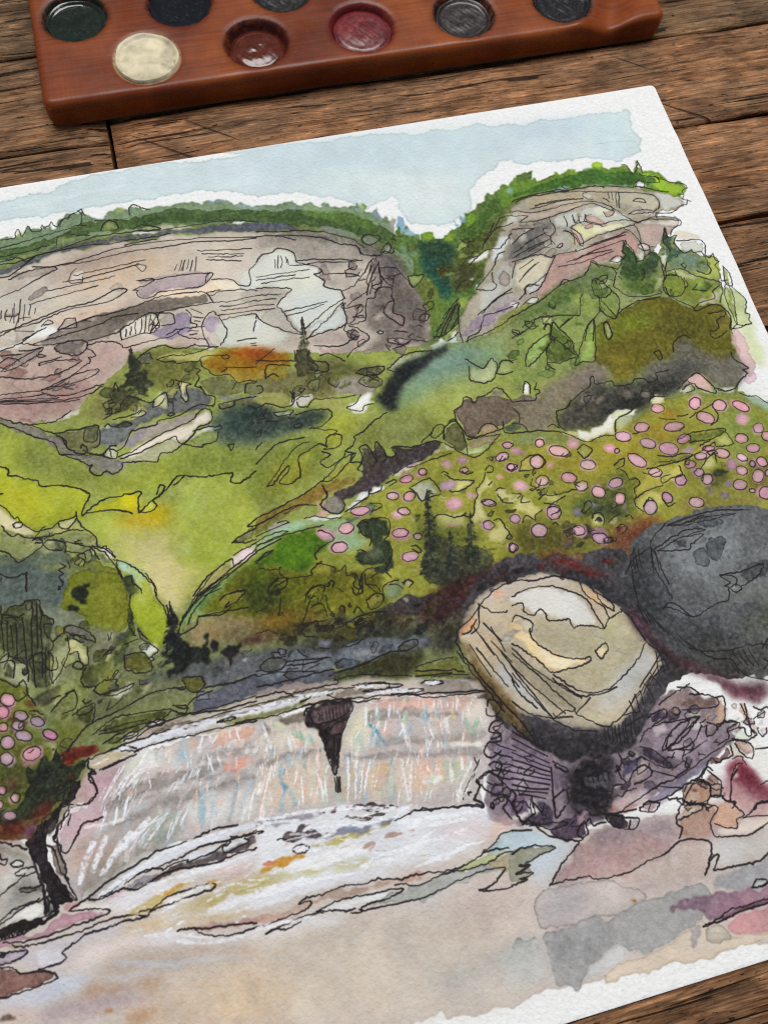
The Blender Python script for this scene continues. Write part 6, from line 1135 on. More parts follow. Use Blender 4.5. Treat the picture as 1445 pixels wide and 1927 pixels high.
W bab05a .6 0.852 .1|-1601,-1896 -1590,-1878 -1549,-1879 -1486,-1888 -1404,-1898 -1337,-1908 -1362,-1916 -1488,-1897 -1563,-1896
W e4e4e2 .95 0.644 .1|-1541,-1877 -1519,-1865 -1420,-1865 -1358,-1867 -1341,-1893 -1410,-1889 -1471,-1888 -1524,-1888
W b5958c .9 0.438 .1|-1372,-1874 -1347,-1866 -1295,-1865 -1249,-1869 -1245,-1867 -1271,-1860 -1281,-1868 -1266,-1872 -1336,-1869 -1348,-1887
W d9dde4 .9 0.658 .1|-1347,-1852 -1300,-1853 -1274,-1859 -1288,-1867 -1335,-1866
W d9c0be .6 1.55 0|-1227,-1875 -1180,-1876 -1103,-1888 -1104,-1917 -1180,-1905
W e8c4b8 .7 1.33 0|-1117,-1910 -1057,-1896 -1018,-1902 -1057,-1922 -1108,-1931
W c9c4d0 .6 1.55 0|-1222,-1858 -1176,-1862 -1174,-1885 -1222,-1887
W d9dad6 .8 1.09 0|-1156,-1933 -1109,-1937 -1122,-1952 -1155,-1958
W e0e3ea .95 0.847 .1|-1602,-1903 -1527,-1902 -1423,-1911 -1341,-1921 -1285,-1946 -1383,-1935 -1487,-1926 -1562,-1927 -1607,-1929
W b7a090 .9 0.633 .2|-1518,-1947 -1460,-1943 -1422,-1939 -1378,-1947 -1325,-1950 -1288,-1956 -1216,-1964 -1275,-1966 -1319,-1958 -1373,-1958 -1433,-1957 -1493,-1955 -1540,-1963 -1614,-1964 -1612,-1955
W c39a90 .6 0.642 0|-1385,-1945 -1309,-1950 -1212,-1965 -1259,-1967 -1319,-1958
W c49a92 .7 0.829 0|-1613,-1958 -1561,-1958 -1520,-1958 -1555,-1963 -1613,-1961
W dfe0e2 .95 0.21 .2|-1478,-1969 -1435,-1963 -1374,-1965 -1308,-1973 -1333,-1983 -1393,-1981 -1410,-1987 -1453,-1977
W a4a8a4 .9 0.427 .2|-1399,-1989 -1356,-1983 -1301,-1977 -1213,-1968 -1125,-1976 -1085,-1990 -1125,-1990 -1181,-1994 -1246,-2002 -1300,-2001 -1359,-1996
W a89c80 .9 0.437 .2|-1129,-1975 -1077,-1963 -1038,-1966 -1004,-1986 -1048,-1996 -1087,-1997
W b7bd8c .95 0.327 .2|-1174,-1967 -1113,-1951 -1066,-1952 -1077,-1963 -1128,-1972 -1183,-1972
W a9c0c4 .95 0.552 .1|-1113,-1951 -1078,-1927 -1046,-1921 -1002,-1928 -968,-1973 -1037,-1963 -1075,-1957
W d9dbe4 .9 1.03 0|-1617,-1980 -1559,-1982 -1484,-1981 -1426,-1989 -1435,-1997 -1503,-2000 -1576,-1994
W c9cfd4 .7 1.27 0|-1360,-2000 -1284,-2002 -1207,-2001 -1182,-1997 -1225,-2010 -1303,-2014
W c6bbae .8 2.48 0|-1620,-1993 -1511,-2001 -1415,-2006 -1308,-2034 -1186,-2065 -1096,-2082 -1111,-2132 -1309,-2097 -1485,-2051 -1626,-2024
W bcb0a8 .7 2.48 0|-1401,-2043 -1333,-2044 -1300,-2063 -1332,-2068 -1384,-2068
W b9a6a0 .7 3.19 0|-1217,-2037 -1137,-2030 -1058,-2029 -1048,-2073 -1116,-2090 -1206,-2067
W d0c5b6 .8 3.05 0|-1592,-2040 -1415,-2070 -1197,-2103 -1131,-2140 -1285,-2146 -1498,-2110 -1635,-2074
W cdb698 .7 3.97 0|-1700,-2037 -1589,-2057 -1567,-2095 -1644,-2116 -1712,-2104
W d3c8ba .8 3.01 0|-1567,-2095 -1388,-2113 -1246,-2140 -1257,-2180 -1473,-2161 -1578,-2146
W b2b2b0 .75 1.44 0|-1395,-2140 -1286,-2149 -1189,-2142 -1111,-2132 -1050,-2128 -1043,-2156 -1122,-2166 -1215,-2165 -1326,-2158
W bebdba .7 1.63 0|-1295,-2183 -1181,-2180 -1104,-2177 -1049,-2175 -1057,-2199 -1151,-2204 -1262,-2201
W cfc5b6 .7 1.41 0|-1357,-2166 -1305,-2167 -1295,-2183 -1346,-2179
W cfc3b2 .8 2.01 0|-1406,-2185 -1298,-2195 -1149,-2198 -1075,-2208 -1155,-2219 -1266,-2213 -1347,-2213 -1410,-2199
W b5a2a0 .95 1.78 0|-998,-2044 -895,-1977 -781,-1981 -684,-1990 -615,-1989 -490,-2043 -527,-2129 -666,-2115 -825,-2103 -975,-2071
W ad9290 .9 0.663 .2|-1000,-2044 -894,-1974 -849,-1963 -784,-1991 -694,-2028 -740,-2049 -810,-2060 -884,-2063 -912,-2050 -954,-2045
W 8d8088 .8 1.35 0|-890,-1964 -835,-1970 -759,-1990 -713,-1979 -685,-1994 -726,-2013 -812,-1998 -885,-1994
W c3b5ac .8 1.54 0|-985,-2040 -870,-2070 -769,-2060 -692,-2033 -640,-2049 -658,-2096 -744,-2102 -865,-2100 -975,-2071
W 9a7a74 .8 1.36 0|-690,-2029 -687,-2008 -612,-2012 -626,-2046
W a98a7c .9 0.57 .2|-684,-1990 -671,-1967 -622,-1972 -591,-1991 -612,-2012 -623,-2039 -690,-2029 -689,-2004
W d0a890 .9 0.574 .2|-613,-2015 -591,-1991 -568,-1978 -549,-1994 -538,-2020 -564,-2035 -591,-2032
W b5927c .9 0.463 .2|-664,-1961 -637,-1934 -594,-1945 -603,-1969 -627,-1975
W e3d6cb .95 0.457 .2|-612,-2023 -564,-2039 -554,-2027 -505,-2032 -467,-2045 -513,-2052 -547,-2060 -605,-2047
W a8808a .8 1.62 0|-573,-1969 -535,-2002 -473,-2002 -486,-2033 -536,-2024 -556,-1989
W 8a4a5a .8 1.4 0|-551,-1936 -496,-1970 -462,-1978 -474,-2005 -524,-1997 -563,-1964
W c9c6bf .9 1.13 .1|-626,-2046 -547,-2062 -496,-2056 -473,-2058 -491,-2098 -548,-2113 -646,-2106 -647,-2077
W c9c8cc .7 1.57 0|-632,-2051 -560,-2062 -574,-2095 -643,-2100
W 9d9ea2 .9 0.669 .1|-657,-2125 -626,-2118 -542,-2118 -517,-2106 -466,-2101 -496,-2169 -560,-2160 -661,-2145
W c4d0da .9 1.54 0|-1056,-1922 -988,-1939 -912,-1980 -973,-2015 -1003,-2036 -1033,-2028 -1032,-2000 -1066,-1956
W b0c4d0 .7 1.11 0|-1048,-1924 -1005,-1939 -995,-1959 -1035,-1960 -1057,-1951
W 9a9a88 .9 0.328 .2|-1073,-1965 -1035,-1960 -982,-1970 -966,-1977 -1012,-1987 -1036,-1999 -1029,-2015 -1055,-2023 -1086,-2022
W cfc4bb .8 3.19 0|-1081,-2030 -1020,-2038 -1045,-2115 -1107,-2113
W c0b6b2 .9 0.323 .5|-1042,-2068 -1023,-2048 -999,-2046 -930,-2055 -870,-2070 -810,-2106 -818,-2126 -892,-2131 -1047,-2122 -1048,-2101
W aeaab0 .6 1.29 0|-1028,-2051 -932,-2061 -928,-2097 -990,-2116 -1043,-2109
W a4a4a4 .85 0.422 .3|-1111,-2129 -1048,-2125 -993,-2125 -944,-2121 -910,-2137 -833,-2125 -750,-2119 -670,-2125 -665,-2144 -692,-2179 -737,-2192 -792,-2208 -844,-2218 -877,-2200 -908,-2178 -932,-2199 -988,-2227 -1007,-2248 -1022,-2225 -1041,-2233 -1048,-2208 -1047,-2169 -1042,-2143 -1050,-2131 -1116,-2144
W 929294 .8 2.1 0|-1044,-2136 -948,-2133 -870,-2160 -908,-2178 -965,-2204 -1049,-2201
W a7a8a6 .7 2.15 0|-897,-2147 -789,-2137 -696,-2150 -706,-2175 -790,-2202 -860,-2197
W c3c5c4 .8 1.65 0|-1125,-2148 -1057,-2153 -1049,-2175 -1058,-2206 -1112,-2205 -1142,-2203
W b5b8b4 .8 1.04 0|-1120,-2133 -1051,-2134 -1051,-2158 -1099,-2162 -1129,-2161
W c9c9cc .8 0.521 .2|-970,-2209 -908,-2178 -879,-2196 -887,-2217 -957,-2226 -989,-2230
W d5c6b4 .95 0.424 .3|-958,-2242 -936,-2221 -883,-2218 -835,-2217 -784,-2207 -737,-2192 -710,-2185 -698,-2195 -705,-2224 -658,-2236 -593,-2239 -552,-2240 -561,-2261 -664,-2252 -748,-2260 -846,-2245 -909,-2245 -950,-2250
W b9b0a2 .9 0.321 .3|-716,-2221 -708,-2199 -666,-2207 -658,-2236 -703,-2238
W b0a8aa .9 0.16 .3|-751,-2232 -735,-2192 -714,-2194 -716,-2200 -740,-2229
W 8a6f80 .9 0.656 .2|-782,-2149 -741,-2138 -676,-2141 -592,-2159 -540,-2158 -492,-2160 -512,-2204 -552,-2187 -657,-2195 -697,-2192 -696,-2171 -740,-2156
W b58a9c .85 1.09 0|-676,-2162 -603,-2163 -545,-2171 -552,-2187 -632,-2184 -682,-2185
W 7f5a6a .8 0.327 .3|-673,-2194 -632,-2184 -551,-2184 -556,-2197 -616,-2195 -658,-2198
W cd9a9c .95 0.652 .2|-665,-2203 -619,-2201 -558,-2200 -509,-2198 -528,-2242 -595,-2242 -653,-2234
W a98098 .6 1.08 0|-651,-2200 -610,-2200 -621,-2208 -645,-2205
W a8744a .9 0.216 .2|-847,-2112 -834,-2115 -834,-2123 -841,-2123
W d4d6d8 .95 0.111 .4|-580,-2153 -565,-2145 -545,-2150 -560,-2160
W 4a3f52 .9 0.675 .2|-1036,-1857 -1008,-1871 -955,-1885 -947,-1913 -970,-1933 -1007,-1920 -1038,-1890
W 7a6880 .8 0.902 0|-1042,-1851 -990,-1868 -993,-1901 -1040,-1896
W 55485a .95 0.447 .3|-970,-1933 -930,-1935 -886,-1928 -888,-1968 -915,-1976 -963,-1960
W 3c343c .95 0.339 .3|-841,-1939 -791,-1963 -802,-1982 -834,-1967
W b3aab0 .95 0.226 .3|-790,-1967 -770,-1968 -783,-1986 -793,-1981
W 99808c .9 0.338 .3|-908,-1937 -888,-1920 -871,-1924 -875,-1942 -910,-1948
W e2dcda .95 0.169 .3|-996,-1900 -993,-1875 -980,-1874 -975,-1898 -985,-1903
W e9e6e2 .95 0.168 .3|-1042,-1903 -1016,-1899 -997,-1902 -1021,-1912
W dcd8e0 .9 0.172 .3|-711,-1944 -695,-1942 -691,-1949 -703,-1952
W b59aa4 .9 0.229 .3|-761,-1950 -741,-1940 -716,-1948 -732,-1963 -748,-1959
W b08a84 .8 0.684 .1|-840,-1936 -785,-1923 -735,-1925 -759,-1945 -795,-1951 -826,-1943
W 6f6288 .6 0.693 0|-738,-1909 -703,-1906 -717,-1922 -754,-1931
W 2c2c30 .6 1.04 0|-992,-1408 -934,-1377 -878,-1370 -815,-1369 -764,-1381 -721,-1414 -677,-1447 -648,-1494 -664,-1486 -711,-1439 -755,-1406 -802,-1386 -864,-1382 -919,-1387 -971,-1412
W 241f24 .8 1.01 0|-1052,-1467 -1013,-1437 -969,-1404 -985,-1431 -1021,-1465 -1050,-1489
W 3a1c1e .7 1.02 0|-1116,-1400 -1045,-1364 -960,-1344 -899,-1349 -959,-1371 -1030,-1403 -1087,-1420
W 6a2624 .7 0.657 0|-793,-1356 -733,-1370 -700,-1405 -666,-1440 -701,-1423 -735,-1388
W 2c2228 .8 1.01 0|-642,-1526 -612,-1594 -574,-1659 -540,-1688 -580,-1674 -611,-1616 -638,-1566
W 303034 .5 1.28 0|-602,-1415 -606,-1477 -591,-1560 -559,-1620 -485,-1663 -527,-1653 -584,-1614 -624,-1552 -629,-1490
R 27 0.931 2.31 0.41 6a5a6a 85768a 9b8c9a 564a58 a2949c 3a3038 7a6a80 c0b0b4|-1039,-1716 -1005,-1701 -950,-1766 -918,-1797 -950,-1884 -1001,-1901 -1070,-1861
R 36 1.03 2.9 0.41 6a5a6e 85768a a595a0 5a4e5c a58f88 3c3240 9c8790 6a5a6a c4b4b0|-758,-1848 -687,-1795 -626,-1750 -554,-1747 -513,-1798 -525,-1851 -576,-1890 -655,-1916 -719,-1927 -770,-1929 -826,-1945 -882,-1939 -862,-1906 -792,-1897
R 16 0.761 1.77 0.38 1f1c20 333038 4c4850 2a262c 6a6470|-893,-1822 -771,-1837 -781,-1889 -819,-1925 -908,-1917
R 17 0.849 1.93 0.41 b59684 c8ab98 a98a7c d6c0b2 e2d6cc 8a6a68|-676,-1926 -584,-1911 -559,-1956 -557,-2002 -622,-2004 -696,-1978
R 12 0.892 1.86 0.36 e6e2e0 d9d0cc c4b4b8 f0eeee b09aa4|-498,-1785 -392,-1815 -425,-1892 -468,-1873 -503,-1840
R 20 0.789 1.97 0.34 a9a850 c3c07a 6a7032 7f8a3a 525c26 b3ae58|-1128,-1172 -1053,-1124 -938,-1073 -781,-1059 -857,-1305 -922,-1303 -990,-1228 -1086,-1251
R 35 0.828 2.34 0.38 5c5c1c 7a7a28 8f8c34 49501e 6b7020 a09a48 3f4618|-1457,-1245 -1350,-1261 -1244,-1286 -1179,-1306 -1200,-1389 -1276,-1422 -1379,-1397 -1468,-1342
R 16 0.959 2.71 0.36 8f9560 a9a878 6f7048 7d7f52 b5b18c 5f6240|-1240,-714 -1121,-729 -1047,-778 -1072,-840 -1199,-822 -1294,-791
R 32 0.827 2.16 0.34 b5ad4c c8c47c 7f8a3a 66702c 9a9c40 525c26 c9c268|-694,-1078 -529,-1106 -361,-1103 -277,-1142 -262,-1227 -377,-1270 -529,-1292 -654,-1273 -758,-1220 -808,-1141
R 14 1.12 3.05 0.34 8aa04e a6b078 6d8040 7b9050 54682c|-682,-732 -559,-725 -454,-748 -503,-860 -628,-875 -729,-917
R 12 1.09 2.97 0.32 6c685e 8a8378 565248 7d7568 4a4844|-633,-980 -531,-940 -410,-966 -308,-962 -393,-1002 -537,-1043
R 24 0.929 2.63 0.38 7e7f48 9a9a60 62663a b0ae7c 50542e 8a8a54 6a6e60|-1765,-686 -1618,-594 -1508,-650 -1541,-736 -1645,-774 -1744,-791 -1812,-786
R 17 0.837 2.54 0.36 8b9160 a9ab6a 6f7850 c4c48c 5f6a50|-2036,-997 -1926,-1032 -1829,-1055 -1795,-1107 -1854,-1120 -1963,-1077
R 48 0.862 2.51 0.38 7d8450 98a060 5f6840 a9b070 4c5228 7d7c34 c0be90 5a5d54|-1965,-1247 -1857,-1269 -1769,-1328 -1719,-1365 -1703,-1417 -1787,-1453 -1891,-1474 -1959,-1473 -1997,-1401 -1954,-1356
R 14 0.871 2.37 0.36 545a3c 474d34 6a7050 7d8260 3a402c|-2069,-1189 -1960,-1198 -1950,-1292 -1965,-1385 -2009,-1367 -2039,-1287
R 17 0.748 1.89 0.36 5a5e2c 7f8442 454c20 989c58 6a3a26|-2061,-1354 -2012,-1398 -1952,-1475 -1927,-1519 -1989,-1538 -2060,-1501
R 12 0.875 2.39 0.34 555a5c 6a6c74 464a48 7c7e88|-1728,-1427 -1605,-1408 -1506,-1408 -1323,-1435 -1377,-1489 -1519,-1478 -1658,-1484
R 20 0.563 1.46 0.41 2f3626 3c4430 23281c 565c40 6a2a20|-2041,-1536 -1973,-1530 -1916,-1559 -1954,-1624 -2022,-1643 -2078,-1622
R 12 1.44 4.04 0.34 b3a69c c4b8ae a2948c cfc6bc 958a84 bfa49a d4cdc4|-1957,-325 -1788,-293 -1552,-285 -1363,-313 -1334,-412 -1441,-480 -1675,-485 -1858,-499 -1964,-498
R 17 1.25 3.8 0.36 a88a84 b89c94 967670 c4aea6 8a6c68|-1982,-504 -1815,-519 -1695,-567 -1743,-651 -1844,-689 -1997,-665
R 27 1.24 3.58 0.36 988c84 ab9c94 7d736c b9aaa2 6a615c c2b4ac 8a7e78|-1170,-435 -1024,-443 -947,-494 -903,-595 -910,-694 -997,-730 -1136,-711 -1169,-649 -1071,-559
R 20 0.929 2.32 0.32 5f6a34 7d8a44 47532a 95a25a 3a4a2c 6f7b39|-918,-382 -852,-479 -866,-603 -863,-683 -892,-699 -898,-539 -727,-434 -681,-419 -698,-512 -806,-605
R 24 1.34 3.54 0.36 b9aa94 cbc4b0 a39a90 d5d2c6 bfa59a 8f867e c8c8c0|-557,-359 -350,-351 -160,-402 -147,-456 -286,-477 -360,-535 -503,-553 -618,-622 -707,-649 -639,-488
R 24 1.3 3.53 0.36 8aa04e a6b078 6d8040 5c7238 9aa86c 4f6a30 bcc290|-531,-641 -355,-614 -189,-595 -77,-642 -87,-747 -236,-721 -401,-743 -527,-722 -658,-749
F 40 3.36 0.972 -2.09 .3 .55 dfe2e6 c9d2d6 d9c3c0 e6d9cc b9c8c8 e3b8a8 cfc6c6|-1890,-1647 -1808,-1594 -1712,-1572 -1538,-1573 -1549,-1628 -1683,-1629 -1816,-1652
F 46 3.26 0.942 -2.14 .3 .55 dfe2e6 c2ccd2 d9c8c4 d6d0c8 b5c4bc a8bcc8 cbbfbe|-1928,-1717 -1864,-1676 -1726,-1659 -1553,-1650 -1576,-1770 -1706,-1766 -1857,-1784
f 34 4.04 0.257 -2.17 .25 .8 eef0f4 e6eaf2 f2f2f2|-1889,-1640 -1831,-1596 -1767,-1578 -1715,-1587 -1763,-1650 -1868,-1704 -1912,-1700
f 30 3.33 0.296 -2 .3 .75 eef0f4 e2e8f0 f2f2f2|-1713,-1576 -1540,-1584 -1575,-1763 -1711,-1751 -1746,-1691
f 14 1.71 0.223 -1.85 .3 .8 8fb0c4 9cbccb a8c4d0|-1713,-1580 -1541,-1592 -1575,-1763 -1703,-1746
F 16 5.52 1.1 -0.00783 .15 .55 8f8884 9a938f a59c98|-1877,-1658 -1723,-1638 -1550,-1636 -1557,-1672 -1732,-1695 -1868,-1704
F 50 3.39 1.05 -1.9 .25 .5 e4ddd0 dbc9b8 d5cfc8 e0b8a8 c6d0c4 e8e2d4 bccad0|-1539,-1577 -1432,-1603 -1406,-1702 -1406,-1769 -1574,-1756
F 70 3.46 1.08 -1.89 .25 .5 e4d9c8 e0bcaa d5cfc8 e8e2d4 c4d2c4 d9c8b8 bccad0 dfb0a4|-1348,-1624 -1291,-1590 -1030,-1638 -1045,-1706 -1096,-1779 -1128,-1836 -1362,-1784 -1382,-1716
f 34 3.76 0.263 -1.88 .22 .85 eef0f4 e6eaf2 f4f4f4|-1539,-1577 -1433,-1607 -1406,-1702 -1406,-1769 -1575,-1763
f 60 3.85 0.27 -1.87 .22 .85 eef0f4 e6eaf2 f4f4f4|-1348,-1624 -1292,-1594 -1035,-1641 -1049,-1705 -1096,-1779 -1137,-1837 -1377,-1780
f 22 2.3 0.306 -1.94 .3 .75 7fa8c0 8fb4a0 9cbccb a4c4ac 6f9fb8|-1540,-1584 -1441,-1609 -1408,-1709 -1305,-1611 -1243,-1626 -1261,-1700 -1083,-1677 -1059,-1711 -1114,-1813 -1308,-1790 -1527,-1754
f 60 4.36 0.436 -0.0307 .2 .8 e9edf4 eef0f4 dfe4ee f2f2f2|-1577,-1775 -1426,-1792 -1253,-1824 -1127,-1860 -1122,-1927 -1230,-1942 -1377,-1912 -1602,-1903
f 26 2.88 0.288 -0.0313 .25 .7 b5a48a c4b890 a8a0a8 bfa8a0 9a98a4|-1584,-1809 -1357,-1831 -1170,-1871 -1226,-1929 -1491,-1911 -1601,-1896
f 50 4.14 0.414 0.0561 .2 .75 e9edf4 eef0f4 dfe4ee|-1916,-1843 -1791,-1834 -1589,-1837 -1611,-1948 -1773,-1947 -1924,-1907
f 20 2.77 0.277 0.0558 .25 .6 c4b890 b5a48a bfa8a0 a8a0a8|-1897,-1868 -1758,-1856 -1593,-1857 -1610,-1942 -1804,-1919
F 40 2.59 0.389 0.0621 .6 .5 2c3432 40443a 55584a 1f2426 4a3a38|-1075,-1277 -905,-1307 -911,-1356 -1040,-1374 -1095,-1352
W 3c4236 .6 0.391 .2|-1081,-1289 -1061,-1257 -1043,-1238 -1017,-1258 -1006,-1284 -962,-1285 -930,-1301 -907,-1330 -932,-1351 -992,-1359 -1046,-1364 -1080,-1360 -1089,-1327
W 4a4a38 .6 0.521 .2|-1025,-1288 -990,-1292 -980,-1317 -1019,-1330 -1036,-1313
W 9a9492 .4 0.235 .4|-1297,-1613 -1274,-1604 -1215,-1615 -1155,-1638 -1089,-1656 -1087,-1664 -1158,-1647 -1227,-1630 -1269,-1632 -1297,-1629
W a09a96 .4 0.232 .4|-1280,-1676 -1216,-1682 -1146,-1695 -1050,-1709 -1054,-1722 -1149,-1706 -1211,-1695 -1274,-1687
W 9c9694 .45 0.23 .4|-1367,-1685 -1285,-1698 -1170,-1722 -1057,-1745 -1064,-1756 -1157,-1734 -1226,-1719 -1341,-1697
W 9a9492 .45 0.227 .4|-1554,-1657 -1495,-1653 -1435,-1651 -1409,-1653 -1410,-1661 -1460,-1660 -1516,-1661 -1556,-1666
W c9a48f .35 0.452 .2|-1314,-1717 -1267,-1721 -1287,-1769 -1328,-1774
W d9b8a4 .4 0.456 .2|-1230,-1734 -1159,-1744 -1167,-1773 -1225,-1777
W b3c2ac .4 0.458 .2|-1153,-1750 -1106,-1758 -1127,-1791 -1158,-1783
W 969090 .45 0.222 .4|-1861,-1651 -1814,-1641 -1760,-1632 -1699,-1633 -1652,-1629 -1611,-1636 -1640,-1647 -1701,-1647 -1763,-1650 -1817,-1659 -1877,-1662
W 989290 .45 0.219 .4|-1867,-1697 -1806,-1687 -1745,-1680 -1653,-1678 -1557,-1672 -1559,-1682 -1655,-1688 -1747,-1694 -1816,-1703 -1868,-1707
W 9c9694 .4 0.226 .4|-1676,-1612 -1640,-1606 -1601,-1606 -1545,-1612 -1548,-1623 -1603,-1617 -1650,-1618 -1677,-1619
W d9a898 .5 0.343 .2|-1649,-1588 -1610,-1571 -1538,-1573 -1540,-1592 -1591,-1591 -1639,-1598
C 2a302c .75|-1024,-1123,-1068,-1329,41;-935,-1201,-967,-1331,35;-998,-1239,-1019,-1337,29
C 1c2022 .9|-1677,-1266,-1687,-1391,47
C 343a2a .8|-1670,-574,-1669,-711,44
C 46482f .75|-1221,-579,-1244,-724,30
C 4a5a3c .7|-288,-523,-311,-614,23;-156,-506,-182,-596,24;-224,-569,-246,-645,20
W 93869a .5 0.692 0|-1039,-1732 -991,-1736 -932,-1789 -948,-1877 -1017,-1848 -1057,-1819
W a598a4 .45 0.716 0|-695,-1817 -621,-1783 -532,-1801 -540,-1855 -639,-1897 -672,-1870
W b0a4aa .5 0.353 .2|-1031,-1702 -1004,-1697 -987,-1725 -1016,-1737 -1041,-1723
W c9bcc0 .6 0.229 .3|-821,-1932 -774,-1917 -715,-1917 -747,-1935 -801,-1944
W d9cfd0 .6 0.24 .3|-679,-1797 -642,-1790 -639,-1807 -677,-1814
W e3dcda .7 0.242 .3|-586,-1804 -557,-1799 -555,-1816 -585,-1824
W cdb0a8 .6 1.16 0|-564,-1947 -514,-1971 -476,-2011 -488,-2038 -561,-2012
W c9b9a0 .5 1.77 0|-981,-1445 -919,-1416 -873,-1440 -913,-1483 -981,-1505
W c2a888 .5 1.48 0|-1020,-1491 -967,-1487 -943,-1552 -969,-1580 -1012,-1552
W 8a7040 .6 0.973 0|-1044,-1528 -1017,-1568 -981,-1650 -1004,-1612 -1033,-1564
W 9aa458 .5 1.15 0|-1965,-1385 -1908,-1367 -1877,-1431 -1905,-1463 -1957,-1458
W 8f9850 .5 1.17 0|-1886,-1373 -1828,-1354 -1810,-1391 -1861,-1427
W a8ae70 .5 0.942 0|-1948,-1309 -1914,-1313 -1935,-1361 -1955,-1372
W 8a9448 .5 1.14 0|-2026,-1386 -1977,-1430 -1997,-1471 -2053,-1427
W 9aa85a .4 1.15 0|-1869,-1487 -1792,-1483 -1739,-1496 -1819,-1515
R 10 1.77 5.31 .0 4c4e52 5e6266 6a6e72 50545a|-576,-1421 -479,-1360 -313,-1352 -215,-1403 -342,-1698 -437,-1658 -547,-1588
R 26 0.691 2.16 .12 2c2a2e 3a3438 5a2c2a 46342e 242428 6a3430|-1097,-1395 -962,-1352 -847,-1357 -746,-1381 -661,-1451 -646,-1512 -715,-1424 -856,-1386 -999,-1419
R 20 0.714 2.68 .15 6a5a50 7a2f2c 4a4038 8a6a4a 3a3630|-715,-1287 -571,-1330 -619,-1411 -741,-1364
R 6 1.67 4.59 .0 b6b2a4 c0baaa b0aa9c|-948,-1422 -795,-1528 -655,-1562 -650,-1623 -791,-1672 -864,-1605 -950,-1517
R 40 0.745 2.9 .12 2c2c22 3f3f2a 4a3a2c 24282a 55542c 3a2826|-1476,-1382 -1333,-1378 -1167,-1396 -1055,-1397 -1013,-1433 -1059,-1473 -1222,-1443 -1386,-1428
R 16 0.971 3.64 .1 7d828a 646a74 8a8e94 565c66|-1434,-1458 -1301,-1457 -1185,-1464 -1130,-1482 -1277,-1496 -1440,-1485
F 110 2.02 0.704 0.128 .9 .3 666a6e 3e4044 82888c 34363a 5a5e58 787e82|-585,-1419 -476,-1352 -311,-1347 -213,-1399 -355,-1729 -444,-1673 -567,-1592 -604,-1522
F 60 1.33 0.356 0.0483 1.2 .4 8a9094 2c2e32 9aa0a4|-541,-1402 -411,-1357 -272,-1371 -226,-1429 -332,-1674 -466,-1616 -539,-1520
f 90 0.178 0.178 0.0483 1.5 .5 a8aeb2 989ea2|-541,-1402 -411,-1357 -272,-1371 -226,-1429 -332,-1674 -466,-1616 -539,-1520
W 2c2e30 .4 1.32 0|-605,-1423 -572,-1385 -525,-1359 -556,-1417 -572,-1485 -544,-1580 -585,-1544 -609,-1485
L .8|-612,-1520 -602,-1566;-604,-1522 -592,-1571;-597,-1528 -584,-1577;-592,-1538 -575,-1586;-584,-1553 -568,-1596;-576,-1568 -559,-1607;-564,-1584 -547,-1623;-551,-1600 -534,-1636;-538,-1612 -520,-1648;-526,-1628 -506,-1658;-427,-1677 -415,-1714;-414,-1678 -403,-1717;-401,-1679 -390,-1720;-387,-1680 -378,-1723;-579,-1402 -585,-1446;-569,-1395 -578,-1443;-559,-1388 -568,-1437
W e2ddd6 .6 0.239 .3|-489,-1880 -451,-1885 -431,-1906 -453,-1956 -472,-1935 -478,-1906
W c2b6bc .55 0.297 .3|-662,-1845 -624,-1835 -600,-1852 -630,-1872 -653,-1867
W b9acb6 .5 0.299 .3|-590,-1827 -551,-1829 -550,-1857 -585,-1868
W b4a6b0 .5 0.288 .3|-1006,-1786 -962,-1805 -964,-1835 -1008,-1820
W d4c8c6 .6 0.23 .3|-778,-1927 -733,-1920 -720,-1931 -759,-1944
W d9d2d4 .6 0.226 .3|-1000,-1872 -968,-1876 -981,-1891 -1001,-1890
L .9|-610,-1866 -560,-1850;-628,-1869 -579,-1854;-663,-1891 -632,-1880;-780,-1908 -754,-1907;-695,-1887 -667,-1902
F 30 2.93 0.732 -2.09 .25 .75 a8c0cc e6c0b0 c8d4c8 f0ece6 dfb0a4 b4c8d0 efe6da|-1890,-1647 -1808,-1594 -1712,-1572 -1538,-1573 -1575,-1763 -1704,-1752 -1855,-1771 -1928,-1717
F 26 3.01 0.753 -1.9 .25 .75 a8c0cc e6c0b0 b8ceb8 f0ece6 dfb0a4 8fb4c8 efe6da|-1539,-1577 -1432,-1603 -1406,-1702 -1406,-1769 -1574,-1756
F 44 3.08 0.769 -1.89 .22 .75 a8c0cc e8bca8 b4ccb4 f2eee8 e2aea0 9cbccb efe6da d9c48a|-1348,-1624 -1291,-1590 -1030,-1638 -1045,-1706 -1096,-1779 -1128,-1836 -1362,-1784 -1382,-1716
f 40 3.07 0.307 -1.88 .2 .9 f2f3f6 eef0f4|-1539,-1577 -1433,-1607 -1359,-1637 -1293,-1598 -1035,-1641 -1053,-1705 -1103,-1778 -1139,-1833 -1575,-1763
W d2c6b4 .5 2.15 0|-1854,-347 -1558,-324 -1315,-340 -1314,-410 -1531,-424 -1824,-436
W d6ccba .45 1.48 0|-1983,-418 -1791,-394 -1656,-414 -1827,-468 -1989,-481
W 6a625c .5 1.24 0|-1007,-423 -924,-510 -898,-636 -932,-711 -985,-634 -1017,-525
L 1|-1961,-174 -1929,-177 -1920,-173 -1920,-159 -1912,-149 -1908,-157 -1906,-171 -1901,-172 -1885,-144 -1880,-155 -1874,-165 -1852,-165 -1848,-147 -1844,-160 -1837,-155 -1829,-154 -1823,-142 -1819,-153 -1811,-161 -1806,-159 -1794,-141 -1779,-138 -1769,-129 -1749,-123 -1739,-116 -1736,-129 -1732,-140;-1802,-163 -1797,-149 -1784,-137 -1778,-144 -1771,-130 -1759,-127;-1747,-165 -1740,-137 -1749,-120
